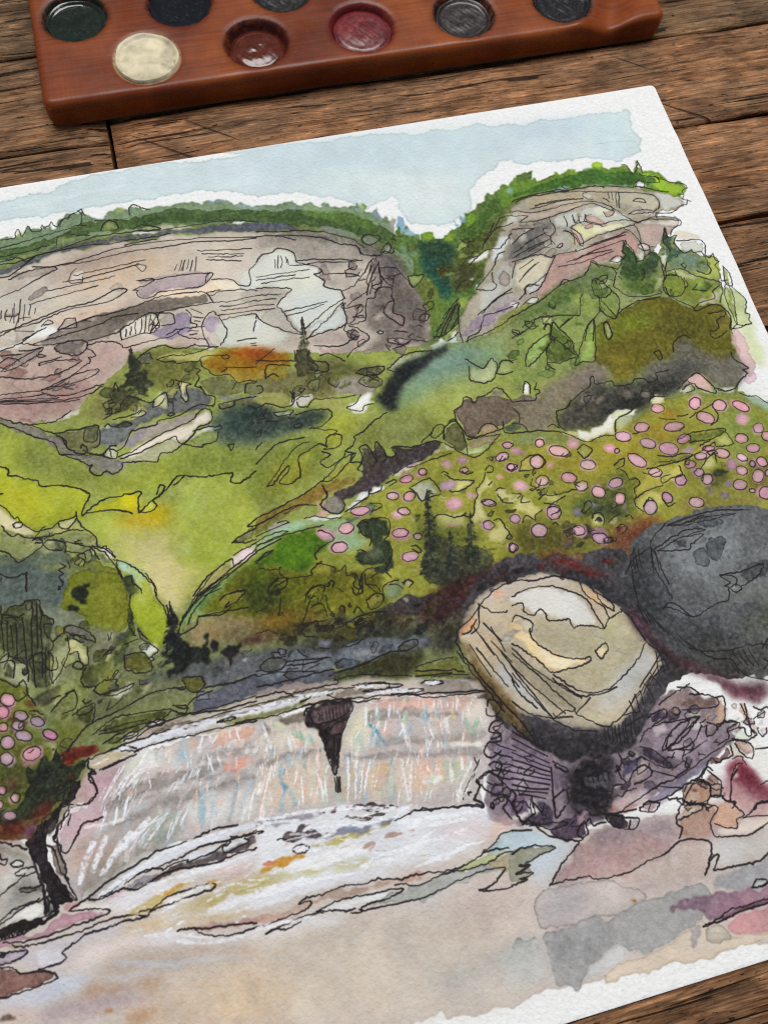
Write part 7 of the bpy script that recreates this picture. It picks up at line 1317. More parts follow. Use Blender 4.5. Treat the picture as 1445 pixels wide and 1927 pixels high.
L 1.2|-1964,-202 -1936,-198 -1893,-191 -1846,-183 -1808,-179 -1755,-170 -1731,-173;-1966,-230 -1934,-228 -1883,-225 -1836,-217;-1613,-163 -1614,-142 -1603,-130 -1592,-134 -1579,-146 -1558,-156;-1968,-244 -1940,-242 -1917,-241 -1900,-256 -1876,-246;-1709,-163 -1655,-169 -1651,-175
L 1.2|-1697,-199 -1689,-180 -1674,-170 -1656,-178 -1650,-200 -1664,-204;-1610,-211 -1587,-201 -1546,-219 -1542,-225 -1599,-217;-1968,-253 -1923,-254 -1871,-242 -1814,-236 -1722,-215 -1675,-216 -1609,-218 -1543,-229 -1446,-230 -1354,-234 -1281,-255;-1785,-190 -1754,-202 -1729,-207;-1817,-221 -1812,-196
L 1.3|-1972,-294 -1945,-292 -1896,-259 -1876,-244 -1810,-240 -1735,-238 -1689,-245 -1632,-245 -1584,-246 -1517,-246;-1641,-258 -1624,-256 -1571,-255 -1557,-256;-1978,-354 -1922,-338 -1864,-311 -1835,-301 -1824,-297 -1834,-288 -1880,-286 -1917,-292 -1950,-304;-1886,-277 -1834,-287 -1740,-278 -1667,-264 -1549,-265 -1454,-274 -1291,-304;-1820,-287 -1751,-290 -1675,-283 -1618,-280 -1552,-285 -1455,-285 -1361,-302 -1291,-307
L 1.2|-1785,-325 -1718,-323 -1652,-319 -1594,-316;-1815,-340 -1771,-342 -1701,-335 -1615,-327;-1856,-359 -1796,-357 -1722,-353 -1679,-350;-1907,-392 -1863,-384 -1799,-379 -1728,-370;-1453,-314 -1390,-326 -1310,-338;-1443,-327 -1392,-339 -1334,-350;-1429,-341 -1380,-351 -1338,-357;-1435,-348 -1387,-361 -1345,-371
L 1|-1524,-364 -1514,-348;-1513,-369 -1499,-337;-1508,-370 -1498,-355;-1503,-371 -1491,-338;-1492,-367 -1481,-338;-1484,-375 -1472,-343;-1471,-378 -1460,-334;-1981,-419 -1977,-396;-1969,-427 -1963,-396;-1960,-434 -1948,-394;-1950,-439 -1943,-381;-1939,-439 -1926,-371;-1925,-437 -1918,-389;-1910,-423 -1903,-395;-1896,-421 -1891,-405
L 1.2|-1323,-472 -1353,-463 -1418,-454 -1439,-464 -1453,-452 -1417,-450 -1422,-451;-1622,-377 -1581,-383 -1589,-377 -1613,-376;-1627,-376 -1581,-383 -1519,-382 -1431,-392 -1434,-408 -1450,-422 -1468,-429 -1536,-426 -1573,-423 -1588,-432 -1608,-436 -1625,-430 -1632,-414 -1627,-407 -1640,-403 -1602,-395 -1581,-383;-1450,-419 -1444,-400 -1433,-391;-1432,-414 -1397,-419 -1375,-429 -1366,-445 -1341,-454 -1332,-441 -1330,-407 -1307,-389
L 1.3|-1987,-461 -1933,-451 -1878,-436 -1817,-422 -1748,-417 -1690,-393 -1662,-394 -1655,-401 -1669,-409 -1703,-424 -1740,-427 -1804,-427 -1851,-436 -1897,-451 -1952,-458 -1988,-471;-1883,-464 -1865,-447 -1853,-460 -1880,-460;-1866,-495 -1843,-487 -1833,-481 -1764,-466 -1671,-459 -1595,-442 -1547,-438 -1482,-443 -1455,-452 -1440,-486
L 1.2|-1442,-485 -1480,-483 -1508,-483 -1555,-484 -1606,-484;-1908,-512 -1885,-507 -1845,-502 -1804,-498 -1739,-488 -1696,-475 -1637,-477;-1938,-501 -1900,-480 -1872,-469;-1992,-515 -1938,-503 -1904,-516 -1847,-523 -1798,-523;-1774,-531 -1745,-529 -1689,-520;-1778,-543 -1746,-541 -1711,-547 -1690,-563 -1687,-571 -1627,-566 -1567,-563 -1542,-552;-1933,-494 -1900,-480
L 1.3|-1858,-534 -1847,-526 -1816,-522 -1793,-524 -1775,-536 -1784,-558 -1803,-567 -1833,-558 -1852,-546 -1858,-534;-1995,-573 -1979,-562 -1956,-552 -1929,-540 -1885,-525 -1898,-544 -1921,-554 -1949,-566 -1972,-574 -1995,-573;-1900,-577 -1899,-570 -1865,-567 -1843,-564;-1945,-523 -1923,-528 -1887,-525;-1993,-528 -1967,-531 -1941,-534
L 1.2|-1900,-577 -1866,-572 -1822,-576 -1796,-584 -1811,-594 -1848,-607 -1897,-611 -1948,-605 -1999,-589;-1779,-554 -1767,-562 -1760,-579 -1778,-580 -1775,-592 -1818,-618 -1860,-640 -1902,-646;-1905,-648 -1860,-635 -1810,-620 -1758,-619 -1767,-632 -1803,-642 -1839,-645 -1888,-649;-1903,-653 -1881,-668 -1834,-676 -1789,-669 -1751,-664;-2004,-641 -1952,-643 -1901,-649;-2005,-651 -1936,-659 -1897,-660;-2005,-656 -1920,-670 -1865,-677;-2005,-659 -1895,-680 -1809,-687 -1754,-669;-2006,-663 -1879,-688 -1814,-694
L 1.2|-1690,-547 -1687,-515 -1659,-502 -1629,-487 -1605,-481 -1592,-489 -1590,-503 -1589,-525 -1605,-541 -1637,-539 -1690,-547;-1678,-539 -1674,-518;-1666,-536 -1660,-513;-1652,-536 -1647,-502;-1641,-536 -1630,-495;-1630,-538 -1618,-489;-1618,-535 -1606,-489;-1613,-520 -1594,-497;-1614,-539 -1589,-514;-1608,-516 -1591,-525;-1608,-500 -1599,-534;-1615,-544 -1601,-512;-1695,-519 -1679,-511
L 1.2|-1590,-503 -1583,-488 -1552,-496 -1550,-526 -1584,-526;-1514,-492 -1503,-509 -1509,-532 -1494,-541 -1500,-550 -1527,-545 -1542,-552 -1544,-562 -1515,-579 -1479,-590;-1575,-556 -1546,-546 -1533,-549;-1502,-492 -1475,-512;-1499,-517 -1475,-525;-1499,-531 -1484,-535;-1520,-557 -1493,-562;-1517,-568 -1499,-569;-1474,-610 -1482,-581 -1482,-549 -1471,-529 -1447,-510 -1433,-537 -1421,-578 -1430,-598 -1445,-616;-1500,-550 -1477,-552
L 1.1|-1440,-486 -1396,-490 -1327,-488;-1426,-500 -1385,-506 -1329,-501;-1424,-512 -1382,-518 -1332,-517;-1435,-526 -1389,-530 -1335,-531;-1429,-544 -1386,-539 -1339,-542 -1340,-557;-1400,-613 -1351,-615;-1368,-628 -1354,-628;-1369,-635 -1355,-636;-1354,-593 -1341,-563
L 1.3|-1290,-302 -1233,-311 -1188,-335;-1239,-315 -1228,-310 -1195,-318 -1125,-339 -1068,-375 -1030,-386 -1018,-418 -976,-432;-1287,-287 -1216,-301 -1163,-308 -1097,-330 -1035,-364 -1008,-399;-1023,-417 -1023,-396;-1008,-366 -993,-357 -961,-370 -961,-382 -992,-394 -1008,-378 -1008,-363
L 1.3|-1306,-384 -1288,-364 -1258,-362 -1241,-351 -1210,-366 -1200,-379 -1199,-406 -1172,-420 -1150,-431 -1139,-448 -1152,-454 -1162,-454 -1139,-480 -1145,-495 -1128,-508 -1103,-519 -1100,-536 -1097,-545;-1200,-403 -1164,-405 -1093,-420 -1023,-437 -1062,-434 -1137,-419 -1172,-418;-1220,-413 -1191,-417 -1167,-421;-1139,-448 -1134,-461 -1103,-464 -1056,-476 -1044,-485;-1102,-522 -1070,-514 -1033,-482 -1005,-447 -993,-438
L 1|-1260,-411 -1256,-385;-1253,-415 -1244,-376;-1245,-414 -1237,-398 -1237,-378;-1227,-403 -1226,-383;-1223,-410 -1222,-392
L 1.2|-1315,-431 -1267,-432 -1219,-434 -1171,-436;-1318,-442 -1260,-442 -1212,-445;-1305,-454 -1257,-454 -1176,-460;-1322,-466 -1276,-473 -1239,-484 -1231,-490 -1259,-508 -1277,-527;-1327,-488 -1298,-491 -1261,-496;-1330,-504 -1301,-505 -1278,-507;-1332,-517 -1286,-524;-1335,-533 -1312,-535 -1286,-536;-1280,-529 -1264,-557 -1253,-598 -1232,-630;-1263,-551 -1204,-548 -1146,-545;-1261,-566 -1207,-561 -1157,-552;-1337,-544 -1331,-562 -1316,-579 -1266,-614 -1232,-630
L 1.3|-1229,-631 -1228,-603 -1221,-577 -1223,-610 -1225,-632;-1221,-613 -1185,-591 -1146,-566 -1108,-549 -1097,-545;-1220,-643 -1181,-614 -1147,-593 -1127,-570 -1105,-558;-1100,-559 -1113,-570 -1100,-576 -1082,-574 -1060,-573 -1078,-586;-1105,-555 -1107,-585 -1108,-613 -1127,-631 -1166,-633 -1225,-645;-1098,-570 -1064,-550 -1037,-538 -1027,-518 -1029,-506 -1012,-475 -1003,-459
L 1.3|-1209,-668 -1144,-684 -1118,-677 -1096,-665 -1108,-654 -1122,-640 -1111,-623 -1096,-621 -1060,-573 -1059,-590 -1083,-607 -1060,-615;-1090,-606 -1061,-609;-1131,-720 -1115,-704 -1063,-678 -1082,-646 -1107,-630 -1088,-628 -1060,-623;-1059,-621 -1043,-565 -1032,-559 -1018,-560 -1006,-534 -986,-532 -966,-542 -972,-564;-1037,-547 -1023,-513 -981,-452;-1029,-546 -1013,-521 -993,-519 -985,-469
L 1.3|-986,-471 -942,-478 -932,-497 -916,-530 -908,-549;-985,-486 -981,-452;-971,-501 -949,-503 -933,-500;-988,-480 -981,-510 -963,-537;-980,-507 -956,-512 -963,-537;-914,-513 -914,-542 -904,-550 -870,-519 -892,-515 -914,-513;-974,-563 -971,-578 -989,-583 -1004,-602 -1003,-619 -984,-642 -967,-659 -956,-637 -974,-620 -982,-615 -971,-581;-987,-672 -960,-681 -992,-671
L 1.2|-1038,-664 -1028,-662 -1021,-669 -1031,-672 -1038,-664;-1016,-691 -992,-692 -957,-706 -979,-715 -1014,-702 -1016,-691;-917,-646 -907,-637 -888,-641 -897,-656 -916,-660 -917,-646;-933,-670 -922,-667 -917,-674;-1009,-722 -969,-715 -957,-706;-969,-422 -942,-395 -936,-414 -950,-429 -969,-422;-990,-427 -971,-431 -958,-421 -936,-432 -930,-418
L 1|-1013,-480 -1000,-448 -993,-438;-1010,-489 -994,-455;-1004,-482 -984,-445;-1009,-475 -982,-434
L 1.1|-896,-717 -852,-663 -817,-625 -798,-612;-882,-717 -843,-665 -810,-627;-864,-705 -832,-661 -804,-622;-842,-698 -819,-670 -803,-628;-857,-662 -829,-634;-799,-623 -815,-671 -825,-724;-894,-709 -865,-710 -818,-681
L 1.2|-861,-730 -842,-723 -824,-710 -823,-744;-811,-744 -802,-729 -775,-724 -758,-700 -741,-675 -716,-675 -695,-671 -660,-665;-815,-743 -783,-733 -752,-729 -696,-708 -668,-691;-760,-671 -711,-642 -669,-620;-749,-668 -699,-633 -646,-610;-741,-658 -681,-626 -647,-622
L 1.2|-630,-405 -607,-379 -574,-377;-631,-408 -606,-410 -580,-403;-675,-451 -639,-416 -616,-408;-740,-514 -714,-496 -677,-474 -636,-477 -593,-437;-692,-471 -665,-435 -632,-393;-741,-590 -714,-567 -672,-529 -653,-497 -630,-490;-742,-593 -700,-604 -683,-591 -690,-578 -684,-550
L 1|-798,-584 -780,-564 -762,-557;-758,-451 -737,-432 -716,-430 -726,-449 -757,-466
L 1.2|-560,-333 -548,-329 -492,-322 -438,-320 -410,-319 -387,-330 -402,-311;-550,-335 -504,-327 -429,-328 -346,-339 -306,-350 -224,-367 -155,-390 -140,-416 -149,-439 -166,-448;-444,-322 -397,-328 -331,-326 -289,-332 -283,-339 -276,-334 -198,-356 -184,-347;-185,-342 -175,-337 -160,-341 -161,-357 -173,-362 -186,-353;-187,-355 -167,-361 -140,-377 -101,-392;-151,-349 -114,-354 -118,-333;-162,-311 -153,-323 -123,-332 -99,-342
L 1.1|-201,-271 -191,-274 -187,-293 -181,-308;-174,-306 -161,-292 -153,-266 -151,-287 -152,-313;-123,-332 -96,-351 -79,-364 -49,-373 -42,-391 -61,-397 -60,-410 -78,-406;-69,-427 -58,-433 -66,-447 -79,-444 -104,-458 -125,-463 -163,-455;-61,-413 -69,-427;-57,-430 -49,-438
L 1.2|-571,-368 -554,-366 -521,-380 -468,-380 -412,-373 -368,-372 -337,-376 -308,-388 -283,-409 -268,-427 -250,-453 -225,-476;-517,-367 -462,-363 -407,-358 -354,-363;-498,-358 -418,-359;-499,-361 -459,-354 -379,-357;-243,-442 -222,-435 -184,-438 -167,-450 -209,-446 -243,-442;-214,-401 -201,-395 -184,-400 -178,-414 -195,-408 -214,-401
L 1.2|-574,-380 -529,-389 -561,-404 -520,-410 -470,-405 -402,-394 -340,-384 -282,-421;-282,-406 -281,-425;-225,-476 -257,-458 -300,-455 -333,-458 -370,-441 -397,-441 -422,-452 -416,-459 -404,-477 -401,-502 -405,-513;-226,-477 -196,-470 -135,-483 -107,-495;-236,-475 -173,-466 -123,-479 -103,-493 -106,-508 -119,-511 -135,-517 -150,-536;-237,-478 -289,-485 -345,-492 -403,-508 -415,-511;-162,-452 -167,-473
L 1.1|-588,-423 -525,-433 -562,-444 -589,-463 -602,-472;-471,-407 -473,-420 -466,-440 -471,-457 -488,-468 -492,-489 -499,-494 -588,-526;-429,-410 -427,-435 -431,-447;-403,-412 -405,-440 -393,-430;-387,-419 -389,-443;-367,-417 -369,-435;-403,-428 -402,-440;-275,-356 -280,-378;-266,-360 -270,-386;-253,-364 -268,-412;-246,-365 -261,-416;-296,-374 -284,-389
L 1.2|-446,-459 -432,-465 -422,-485 -428,-509;-425,-460 -413,-487 -414,-514;-440,-457 -424,-473 -415,-511 -407,-519;-482,-506 -466,-497 -462,-501 -473,-511 -482,-506;-497,-536 -485,-530 -438,-531 -431,-526;-491,-477 -484,-497;-620,-528 -576,-522 -534,-519 -508,-537 -496,-533 -533,-582 -573,-626 -602,-637;-533,-582 -584,-612 -605,-613 -617,-634 -636,-647
L 1.2|-411,-530 -354,-518 -275,-507;-433,-532 -354,-518 -267,-499;-469,-560 -407,-549 -332,-547;-447,-559 -360,-535 -281,-524;-498,-571 -424,-569 -329,-553;-386,-520 -296,-506;-272,-486 -257,-501 -245,-528 -243,-547 -242,-565;-265,-481 -239,-483 -236,-512 -242,-544;-252,-548 -237,-544 -223,-557 -225,-569 -243,-568 -254,-556;-222,-561 -209,-563
L 1|-619,-593 -547,-544;-604,-579 -558,-547;-607,-554 -559,-532;-635,-578 -610,-530;-616,-517 -557,-494 -494,-477;-606,-501 -538,-467 -491,-453;-573,-478 -503,-456;-565,-504 -512,-485
L 1.2|-282,-527 -281,-539 -272,-559 -275,-589 -276,-600;-281,-524 -304,-559 -298,-572 -332,-607 -339,-611 -351,-600;-350,-582 -324,-569 -309,-579 -326,-590 -350,-582;-241,-569 -249,-597;-177,-549 -156,-510 -160,-534 -152,-542 -132,-540 -153,-566;-170,-532 -157,-540 -172,-544;-177,-549 -167,-581 -172,-586;-139,-557 -75,-567 -64,-588 -76,-618;-149,-561 -136,-600 -114,-598 -107,-594 -106,-606 -84,-605 -80,-621 -79,-660 -78,-672 -93,-681 -118,-664
L 1.1|-162,-603 -156,-601 -155,-607 -163,-609;-76,-618 -68,-632 -52,-620 -55,-641 -45,-649 -62,-658 -57,-674 -64,-711;-40,-665 -33,-688 -34,-717 -41,-733 -54,-719 -41,-668;-62,-711 -43,-712;-56,-724 -70,-751 -73,-785 -74,-851 -64,-821 -48,-755 -49,-720;-42,-736 -20,-779 -26,-801 -37,-821 -27,-829 -36,-845 -33,-857 -62,-856 -74,-851 -95,-863
L 1.2|-631,-665 -601,-649 -583,-656 -597,-670 -620,-662;-612,-635 -611,-618 -593,-607 -570,-615;-660,-659 -639,-658 -654,-672;-671,-696 -574,-660 -512,-627 -445,-615 -417,-595 -398,-569 -390,-577 -379,-591 -352,-602 -343,-622;-512,-627 -497,-613 -481,-619;-400,-574 -392,-582 -386,-595
L 1.2|-421,-635 -407,-626 -396,-640 -377,-674 -404,-691 -426,-680 -426,-651 -419,-630;-377,-674 -364,-705 -378,-737 -397,-761 -417,-745 -429,-720;-421,-681 -411,-712 -391,-757;-489,-730 -469,-677 -458,-668;-418,-688 -429,-726 -455,-749;-653,-734 -596,-712 -527,-722 -489,-730;-343,-622 -366,-658 -360,-671 -339,-699 -286,-713 -243,-711 -245,-702
L 1.2|-382,-747 -350,-731 -310,-720 -279,-723 -250,-721;-204,-622 -209,-662 -229,-687 -229,-717 -207,-742 -172,-772 -169,-785 -115,-776 -99,-782 -90,-793 -81,-824 -98,-860;-225,-677 -202,-658 -170,-673 -170,-706 -192,-730 -222,-724 -226,-694;-162,-678 -160,-702 -171,-709;-203,-646 -156,-650 -130,-679 -66,-716 -93,-775;-71,-721 -99,-736 -102,-758 -147,-763 -168,-776;-192,-618 -208,-645;-206,-597 -212,-644 -218,-672
L 1.2|-138,-800 -94,-803 -93,-815 -124,-826 -125,-848 -142,-856 -154,-853 -157,-869 -145,-878 -108,-863;-501,-808 -474,-761 -456,-754 -479,-813;-433,-767 -422,-764 -420,-790 -422,-806 -437,-817 -441,-797 -433,-767;-598,-751 -583,-735 -577,-750 -585,-765;-592,-786 -570,-735 -559,-754 -540,-791;-683,-733 -665,-742 -675,-757 -686,-743;-547,-751 -510,-731;-691,-759 -656,-744
L 1.1|-274,-631 -265,-627 -270,-649 -282,-659;-276,-600 -255,-599;-336,-647 -342,-634;-255,-599 -238,-584 -213,-575
L 1.4|-2009,-702 -1969,-726 -1936,-738 -1888,-773 -1811,-774 -1777,-777 -1783,-827 -1797,-833;-1936,-737 -1885,-742 -1839,-720;-2011,-717 -1971,-743 -1927,-775 -1891,-797 -1883,-819 -1878,-832 -1854,-847 -1834,-858 -1815,-877 -1807,-877 -1815,-889 -1806,-903 -1790,-909 -1776,-900 -1760,-913 -1737,-900 -1736,-888 -1714,-891 -1677,-897 -1652,-904 -1640,-883 -1614,-887 -1585,-871 -1557,-883 -1540,-889 -1535,-883 -1503,-880 -1495,-857
L 1.4|-1888,-773 -1869,-792 -1859,-819 -1836,-839 -1811,-844 -1779,-857 -1759,-837 -1744,-840;-1880,-778 -1861,-799 -1861,-814;-1880,-831 -1820,-847 -1774,-858;-1828,-826 -1821,-818 -1812,-837 -1823,-835;-1811,-776 -1818,-809 -1790,-815 -1779,-778;-1776,-852 -1775,-862 -1749,-873 -1744,-855 -1760,-845 -1758,-866;-1744,-855 -1725,-845 -1714,-828 -1698,-807 -1641,-805 -1635,-796 -1586,-792 -1529,-772 -1495,-785 -1486,-759 -1507,-749 -1516,-721
L 1.3|-1742,-870 -1701,-860 -1655,-841 -1590,-821 -1549,-810 -1528,-790 -1505,-790 -1500,-814 -1512,-829 -1539,-832 -1550,-845 -1580,-868 -1593,-865 -1599,-846 -1617,-850 -1658,-860 -1721,-875 -1738,-876;-1609,-784 -1597,-779 -1591,-786 -1603,-788 -1609,-784;-1554,-842 -1518,-837 -1484,-845;-1581,-870 -1550,-845
L 1.2|-1611,-622 -1580,-618 -1531,-624 -1494,-621 -1470,-616 -1452,-619;-1609,-625 -1592,-634 -1570,-636 -1562,-646 -1531,-647 -1508,-650 -1500,-641 -1483,-639 -1447,-645;-1656,-607 -1621,-588 -1598,-585 -1584,-585 -1564,-600 -1537,-604 -1505,-603 -1457,-621;-1503,-646 -1502,-667 -1488,-680 -1483,-692 -1467,-703 -1440,-704 -1422,-732 -1395,-732 -1375,-739;-1520,-668 -1508,-676 -1519,-684 -1514,-698 -1529,-718 -1512,-727;-1448,-647 -1434,-647 -1429,-657 -1443,-658 -1448,-650;-1445,-682 -1367,-698;-1456,-693 -1441,-686
L 1.2|-1574,-690 -1566,-697 -1553,-702 -1537,-711 -1551,-716 -1550,-749 -1558,-758 -1565,-746 -1568,-710 -1571,-701;-1592,-776 -1589,-746 -1575,-723;-1640,-755 -1635,-736 -1617,-724 -1601,-723 -1603,-760;-1640,-755 -1624,-753 -1608,-736;-1764,-782 -1755,-776 -1743,-787 -1716,-780 -1698,-789 -1709,-794 -1739,-790;-1757,-741 -1754,-734 -1741,-737 -1743,-749 -1756,-749;-1684,-742 -1682,-739 -1678,-744 -1682,-748
L 1.2|-1718,-732 -1698,-711 -1673,-722 -1657,-736 -1635,-741;-1730,-689 -1722,-665 -1718,-681 -1717,-692;-1747,-721 -1734,-719 -1740,-697;-1741,-767 -1688,-764 -1668,-753;-1766,-762 -1720,-747;-1679,-766 -1669,-758 -1659,-766 -1671,-773 -1698,-772
L 1.3|-1384,-781 -1436,-780 -1443,-794 -1475,-797 -1477,-781 -1431,-781;-1410,-765 -1401,-741 -1376,-742;-1426,-731 -1439,-748;-1408,-801 -1390,-816;-1478,-898 -1462,-899 -1472,-914 -1476,-901;-1502,-851 -1484,-850 -1487,-839
L 1.5|-2021,-832 -2002,-846 -2005,-860 -1983,-867 -1951,-884 -1937,-889 -1932,-905 -1883,-914 -1847,-931 -1824,-948 -1824,-960 -1839,-980 -1846,-1003 -1812,-981 -1785,-971 -1747,-973 -1743,-969 -1726,-973 -1709,-970 -1701,-977 -1711,-986 -1715,-1024 -1689,-1005 -1661,-993 -1637,-975 -1612,-952 -1595,-954 -1583,-959 -1566,-963 -1545,-970 -1536,-967 -1528,-971 -1480,-973 -1489,-995 -1464,-1003 -1423,-981
L 1.5|-1846,-1001 -1831,-998 -1773,-1004 -1741,-1016 -1731,-1023;-1715,-1024 -1688,-1028 -1671,-1016 -1679,-1000 -1661,-993 -1645,-973 -1657,-966 -1667,-987;-1637,-975 -1622,-960 -1612,-952;-1624,-973 -1610,-967 -1595,-954;-2028,-904 -2021,-904
L 1.3|-2030,-931 -2015,-948 -2001,-974 -1993,-971 -1983,-992 -1957,-1016 -1940,-1017 -1916,-1016 -1902,-1006 -1864,-1001 -1859,-989 -1859,-1007 -1847,-1032 -1822,-1061 -1821,-1084 -1802,-1099 -1785,-1123;-1902,-1008 -1900,-1020 -1884,-1027 -1866,-1014 -1858,-1003;-2005,-987 -1994,-984 -1984,-989 -1987,-998 -2000,-998 -2005,-989;-2031,-985 -2017,-1011 -2006,-1018 -1997,-1013 -1986,-1023 -1962,-1033 -1952,-1033 -1918,-1036 -1880,-1031 -1848,-1039;-1965,-1036 -1950,-1035 -1943,-1046 -1960,-1046
L 1.3|-2041,-1045 -2018,-1060 -2002,-1085 -1953,-1061 -1935,-1046 -1915,-1048 -1892,-1062 -1895,-1084;-1944,-1050 -1930,-1069 -1902,-1076;-1931,-1044 -1880,-1063 -1849,-1079 -1817,-1089;-1894,-1080 -1867,-1091 -1851,-1099 -1854,-1116 -1859,-1128;-1839,-1082 -1830,-1095 -1821,-1119;-1833,-1081 -1804,-1110 -1791,-1135 -1779,-1168 -1776,-1176;-1789,-1126 -1766,-1138 -1737,-1165 -1721,-1191 -1704,-1217 -1707,-1235
L 1.2|-1781,-1128 -1784,-1145 -1775,-1174;-1812,-1092 -1801,-1090 -1783,-1121;-1776,-1178 -1755,-1174 -1754,-1192 -1740,-1208 -1737,-1222;-1910,-1107 -1899,-1118 -1915,-1123 -1905,-1134 -1917,-1140 -1907,-1155;-2046,-1101 -2023,-1117 -1991,-1114 -1985,-1115 -1991,-1157;-1995,-1117 -1987,-1111;-1893,-1106 -1891,-1124;-1920,-1161 -1917,-1170;-2047,-1118 -2043,-1112
L 1.3|-1624,-1255 -1589,-1222 -1552,-1200 -1520,-1188 -1522,-1209;-1616,-1257 -1571,-1235 -1520,-1208 -1461,-1177;-1608,-1259 -1531,-1223 -1462,-1186;-1516,-1180 -1491,-1170 -1458,-1162;-1513,-1149 -1494,-1138 -1451,-1125;-1513,-1149 -1476,-1155 -1456,-1153;-1470,-1116 -1446,-1103;-1469,-1118 -1449,-1118;-1600,-1261 -1557,-1252;-1539,-1269 -1506,-1268
L 1.3|-1419,-963 -1378,-933 -1352,-919 -1289,-919;-1405,-1028 -1383,-1005 -1349,-969 -1311,-938 -1279,-933;-1405,-1026 -1387,-1025 -1359,-996 -1341,-985 -1346,-999 -1374,-1024 -1345,-1033 -1319,-1015 -1317,-986 -1313,-967 -1283,-955 -1254,-944 -1238,-955;-1258,-943 -1239,-957 -1249,-962 -1222,-964 -1205,-958 -1197,-935 -1213,-926 -1233,-931 -1242,-954;-1254,-966 -1235,-980 -1265,-993 -1251,-1011 -1232,-1006 -1192,-990 -1173,-989 -1198,-979 -1178,-969 -1165,-952 -1167,-944 -1143,-937 -1126,-925 -1109,-914 -1070,-897
L 1.3|-1446,-1101 -1391,-1088 -1330,-1069 -1292,-1054 -1276,-1044 -1259,-1047 -1240,-1042 -1175,-994;-1274,-1044 -1245,-1027 -1199,-984;-1183,-992 -1192,-1010 -1166,-1016 -1179,-1032 -1168,-1042;-1272,-1064 -1265,-1075 -1268,-1088;-1274,-1054 -1267,-1084 -1289,-1102 -1272,-1125 -1248,-1135 -1231,-1120 -1232,-1106;-1450,-1121 -1375,-1096 -1339,-1091;-1377,-1105 -1335,-1092 -1298,-1102
L 1.4|-1167,-1020 -1158,-1003 -1161,-977 -1142,-974 -1131,-1004 -1127,-1024 -1124,-991 -1116,-970 -1102,-996 -1100,-1016 -1075,-1017 -1083,-995 -1065,-994 -1039,-1003 -1007,-1003 -973,-1000 -953,-1010;-1100,-1016 -1110,-1028;-1005,-998 -971,-975 -978,-984 -967,-994 -945,-981 -936,-966 -953,-959 -975,-980;-946,-1001 -938,-973 -915,-958 -902,-963 -895,-988 -900,-1054 -927,-1035 -948,-1011;-922,-956 -908,-952 -905,-957
L 1.3|-900,-930 -876,-920 -865,-899 -848,-906 -847,-919 -837,-919 -831,-907 -804,-905 -773,-890 -754,-916 -745,-939;-900,-930 -902,-961 -894,-983 -883,-1011 -836,-1011 -791,-1006 -786,-987;-858,-1006 -843,-989 -827,-983 -811,-991 -805,-1003;-888,-1014 -838,-1018 -800,-1019;-901,-1056 -885,-1067 -860,-1061 -831,-1042 -806,-1023;-788,-996 -790,-1016 -771,-1026;-827,-816 -834,-857 -794,-871 -769,-860 -752,-827 -765,-805 -791,-829 -811,-813 -830,-793;-764,-851 -739,-819 -720,-820 -711,-830;-764,-851 -742,-858 -719,-855
L 1.3|-1366,-689 -1312,-655;-1350,-737 -1340,-700 -1304,-705 -1282,-713;-1364,-679 -1329,-689 -1266,-703;-1347,-733 -1327,-727 -1316,-739;-1262,-672 -1259,-715;-1224,-680 -1234,-705 -1211,-731 -1225,-749 -1202,-751;-1221,-713 -1187,-726 -1192,-751 -1235,-734;-1200,-701 -1180,-698 -1164,-709 -1140,-730;-1122,-772 -1100,-761 -1045,-767 -1059,-786 -1088,-787 -1117,-773;-1121,-798 -1106,-786 -1077,-784 -1060,-809 -1073,-822 -1104,-815 -1119,-799;-1091,-800 -1081,-798 -1069,-806;-1038,-777 -1003,-755 -972,-743 -934,-746 -905,-750;-1038,-780 -1017,-790
L 1.2|-1378,-752 -1365,-755 -1365,-770 -1378,-775;-1297,-785 -1290,-807 -1301,-825 -1320,-826;-1287,-792 -1299,-816;-1287,-813 -1274,-806 -1252,-811;-1286,-819 -1284,-832 -1263,-839;-1263,-839 -1245,-822 -1200,-827 -1164,-833 -1136,-831;-1390,-813 -1361,-807 -1320,-829;-1351,-835 -1304,-838 -1300,-841 -1311,-849 -1342,-847 -1351,-835;-1317,-857 -1302,-861;-1306,-880 -1290,-879 -1289,-889 -1306,-890 -1306,-880;-1298,-852 -1261,-850 -1216,-855 -1207,-877 -1244,-899 -1271,-898;-1166,-861 -1142,-856 -1123,-834;-1167,-863 -1146,-875 -1129,-879 -1121,-866 -1097,-866;-1271,-898 -1207,-917 -1214,-931;-1412,-925 -1395,-910
L 1.2|-1383,-822 -1373,-845 -1392,-846;-1395,-840 -1364,-821 -1377,-839;-1371,-855 -1345,-861;-1398,-879 -1389,-876 -1394,-893 -1405,-892;-1312,-854 -1305,-845
L 1.3|-1457,-1160 -1412,-1148 -1378,-1151 -1419,-1162 -1459,-1168;-1334,-1129 -1304,-1129 -1272,-1143 -1246,-1145;-1467,-1207 -1438,-1191 -1423,-1190 -1449,-1202 -1468,-1213;-1399,-1125 -1381,-1123 -1371,-1130 -1387,-1131;-1460,-1173 -1388,-1158 -1318,-1156 -1292,-1155;-1455,-1147 -1374,-1129;-1462,-1183 -1398,-1165;-1327,-1235 -1328,-1222 -1308,-1208 -1274,-1193 -1299,-1167 -1308,-1167
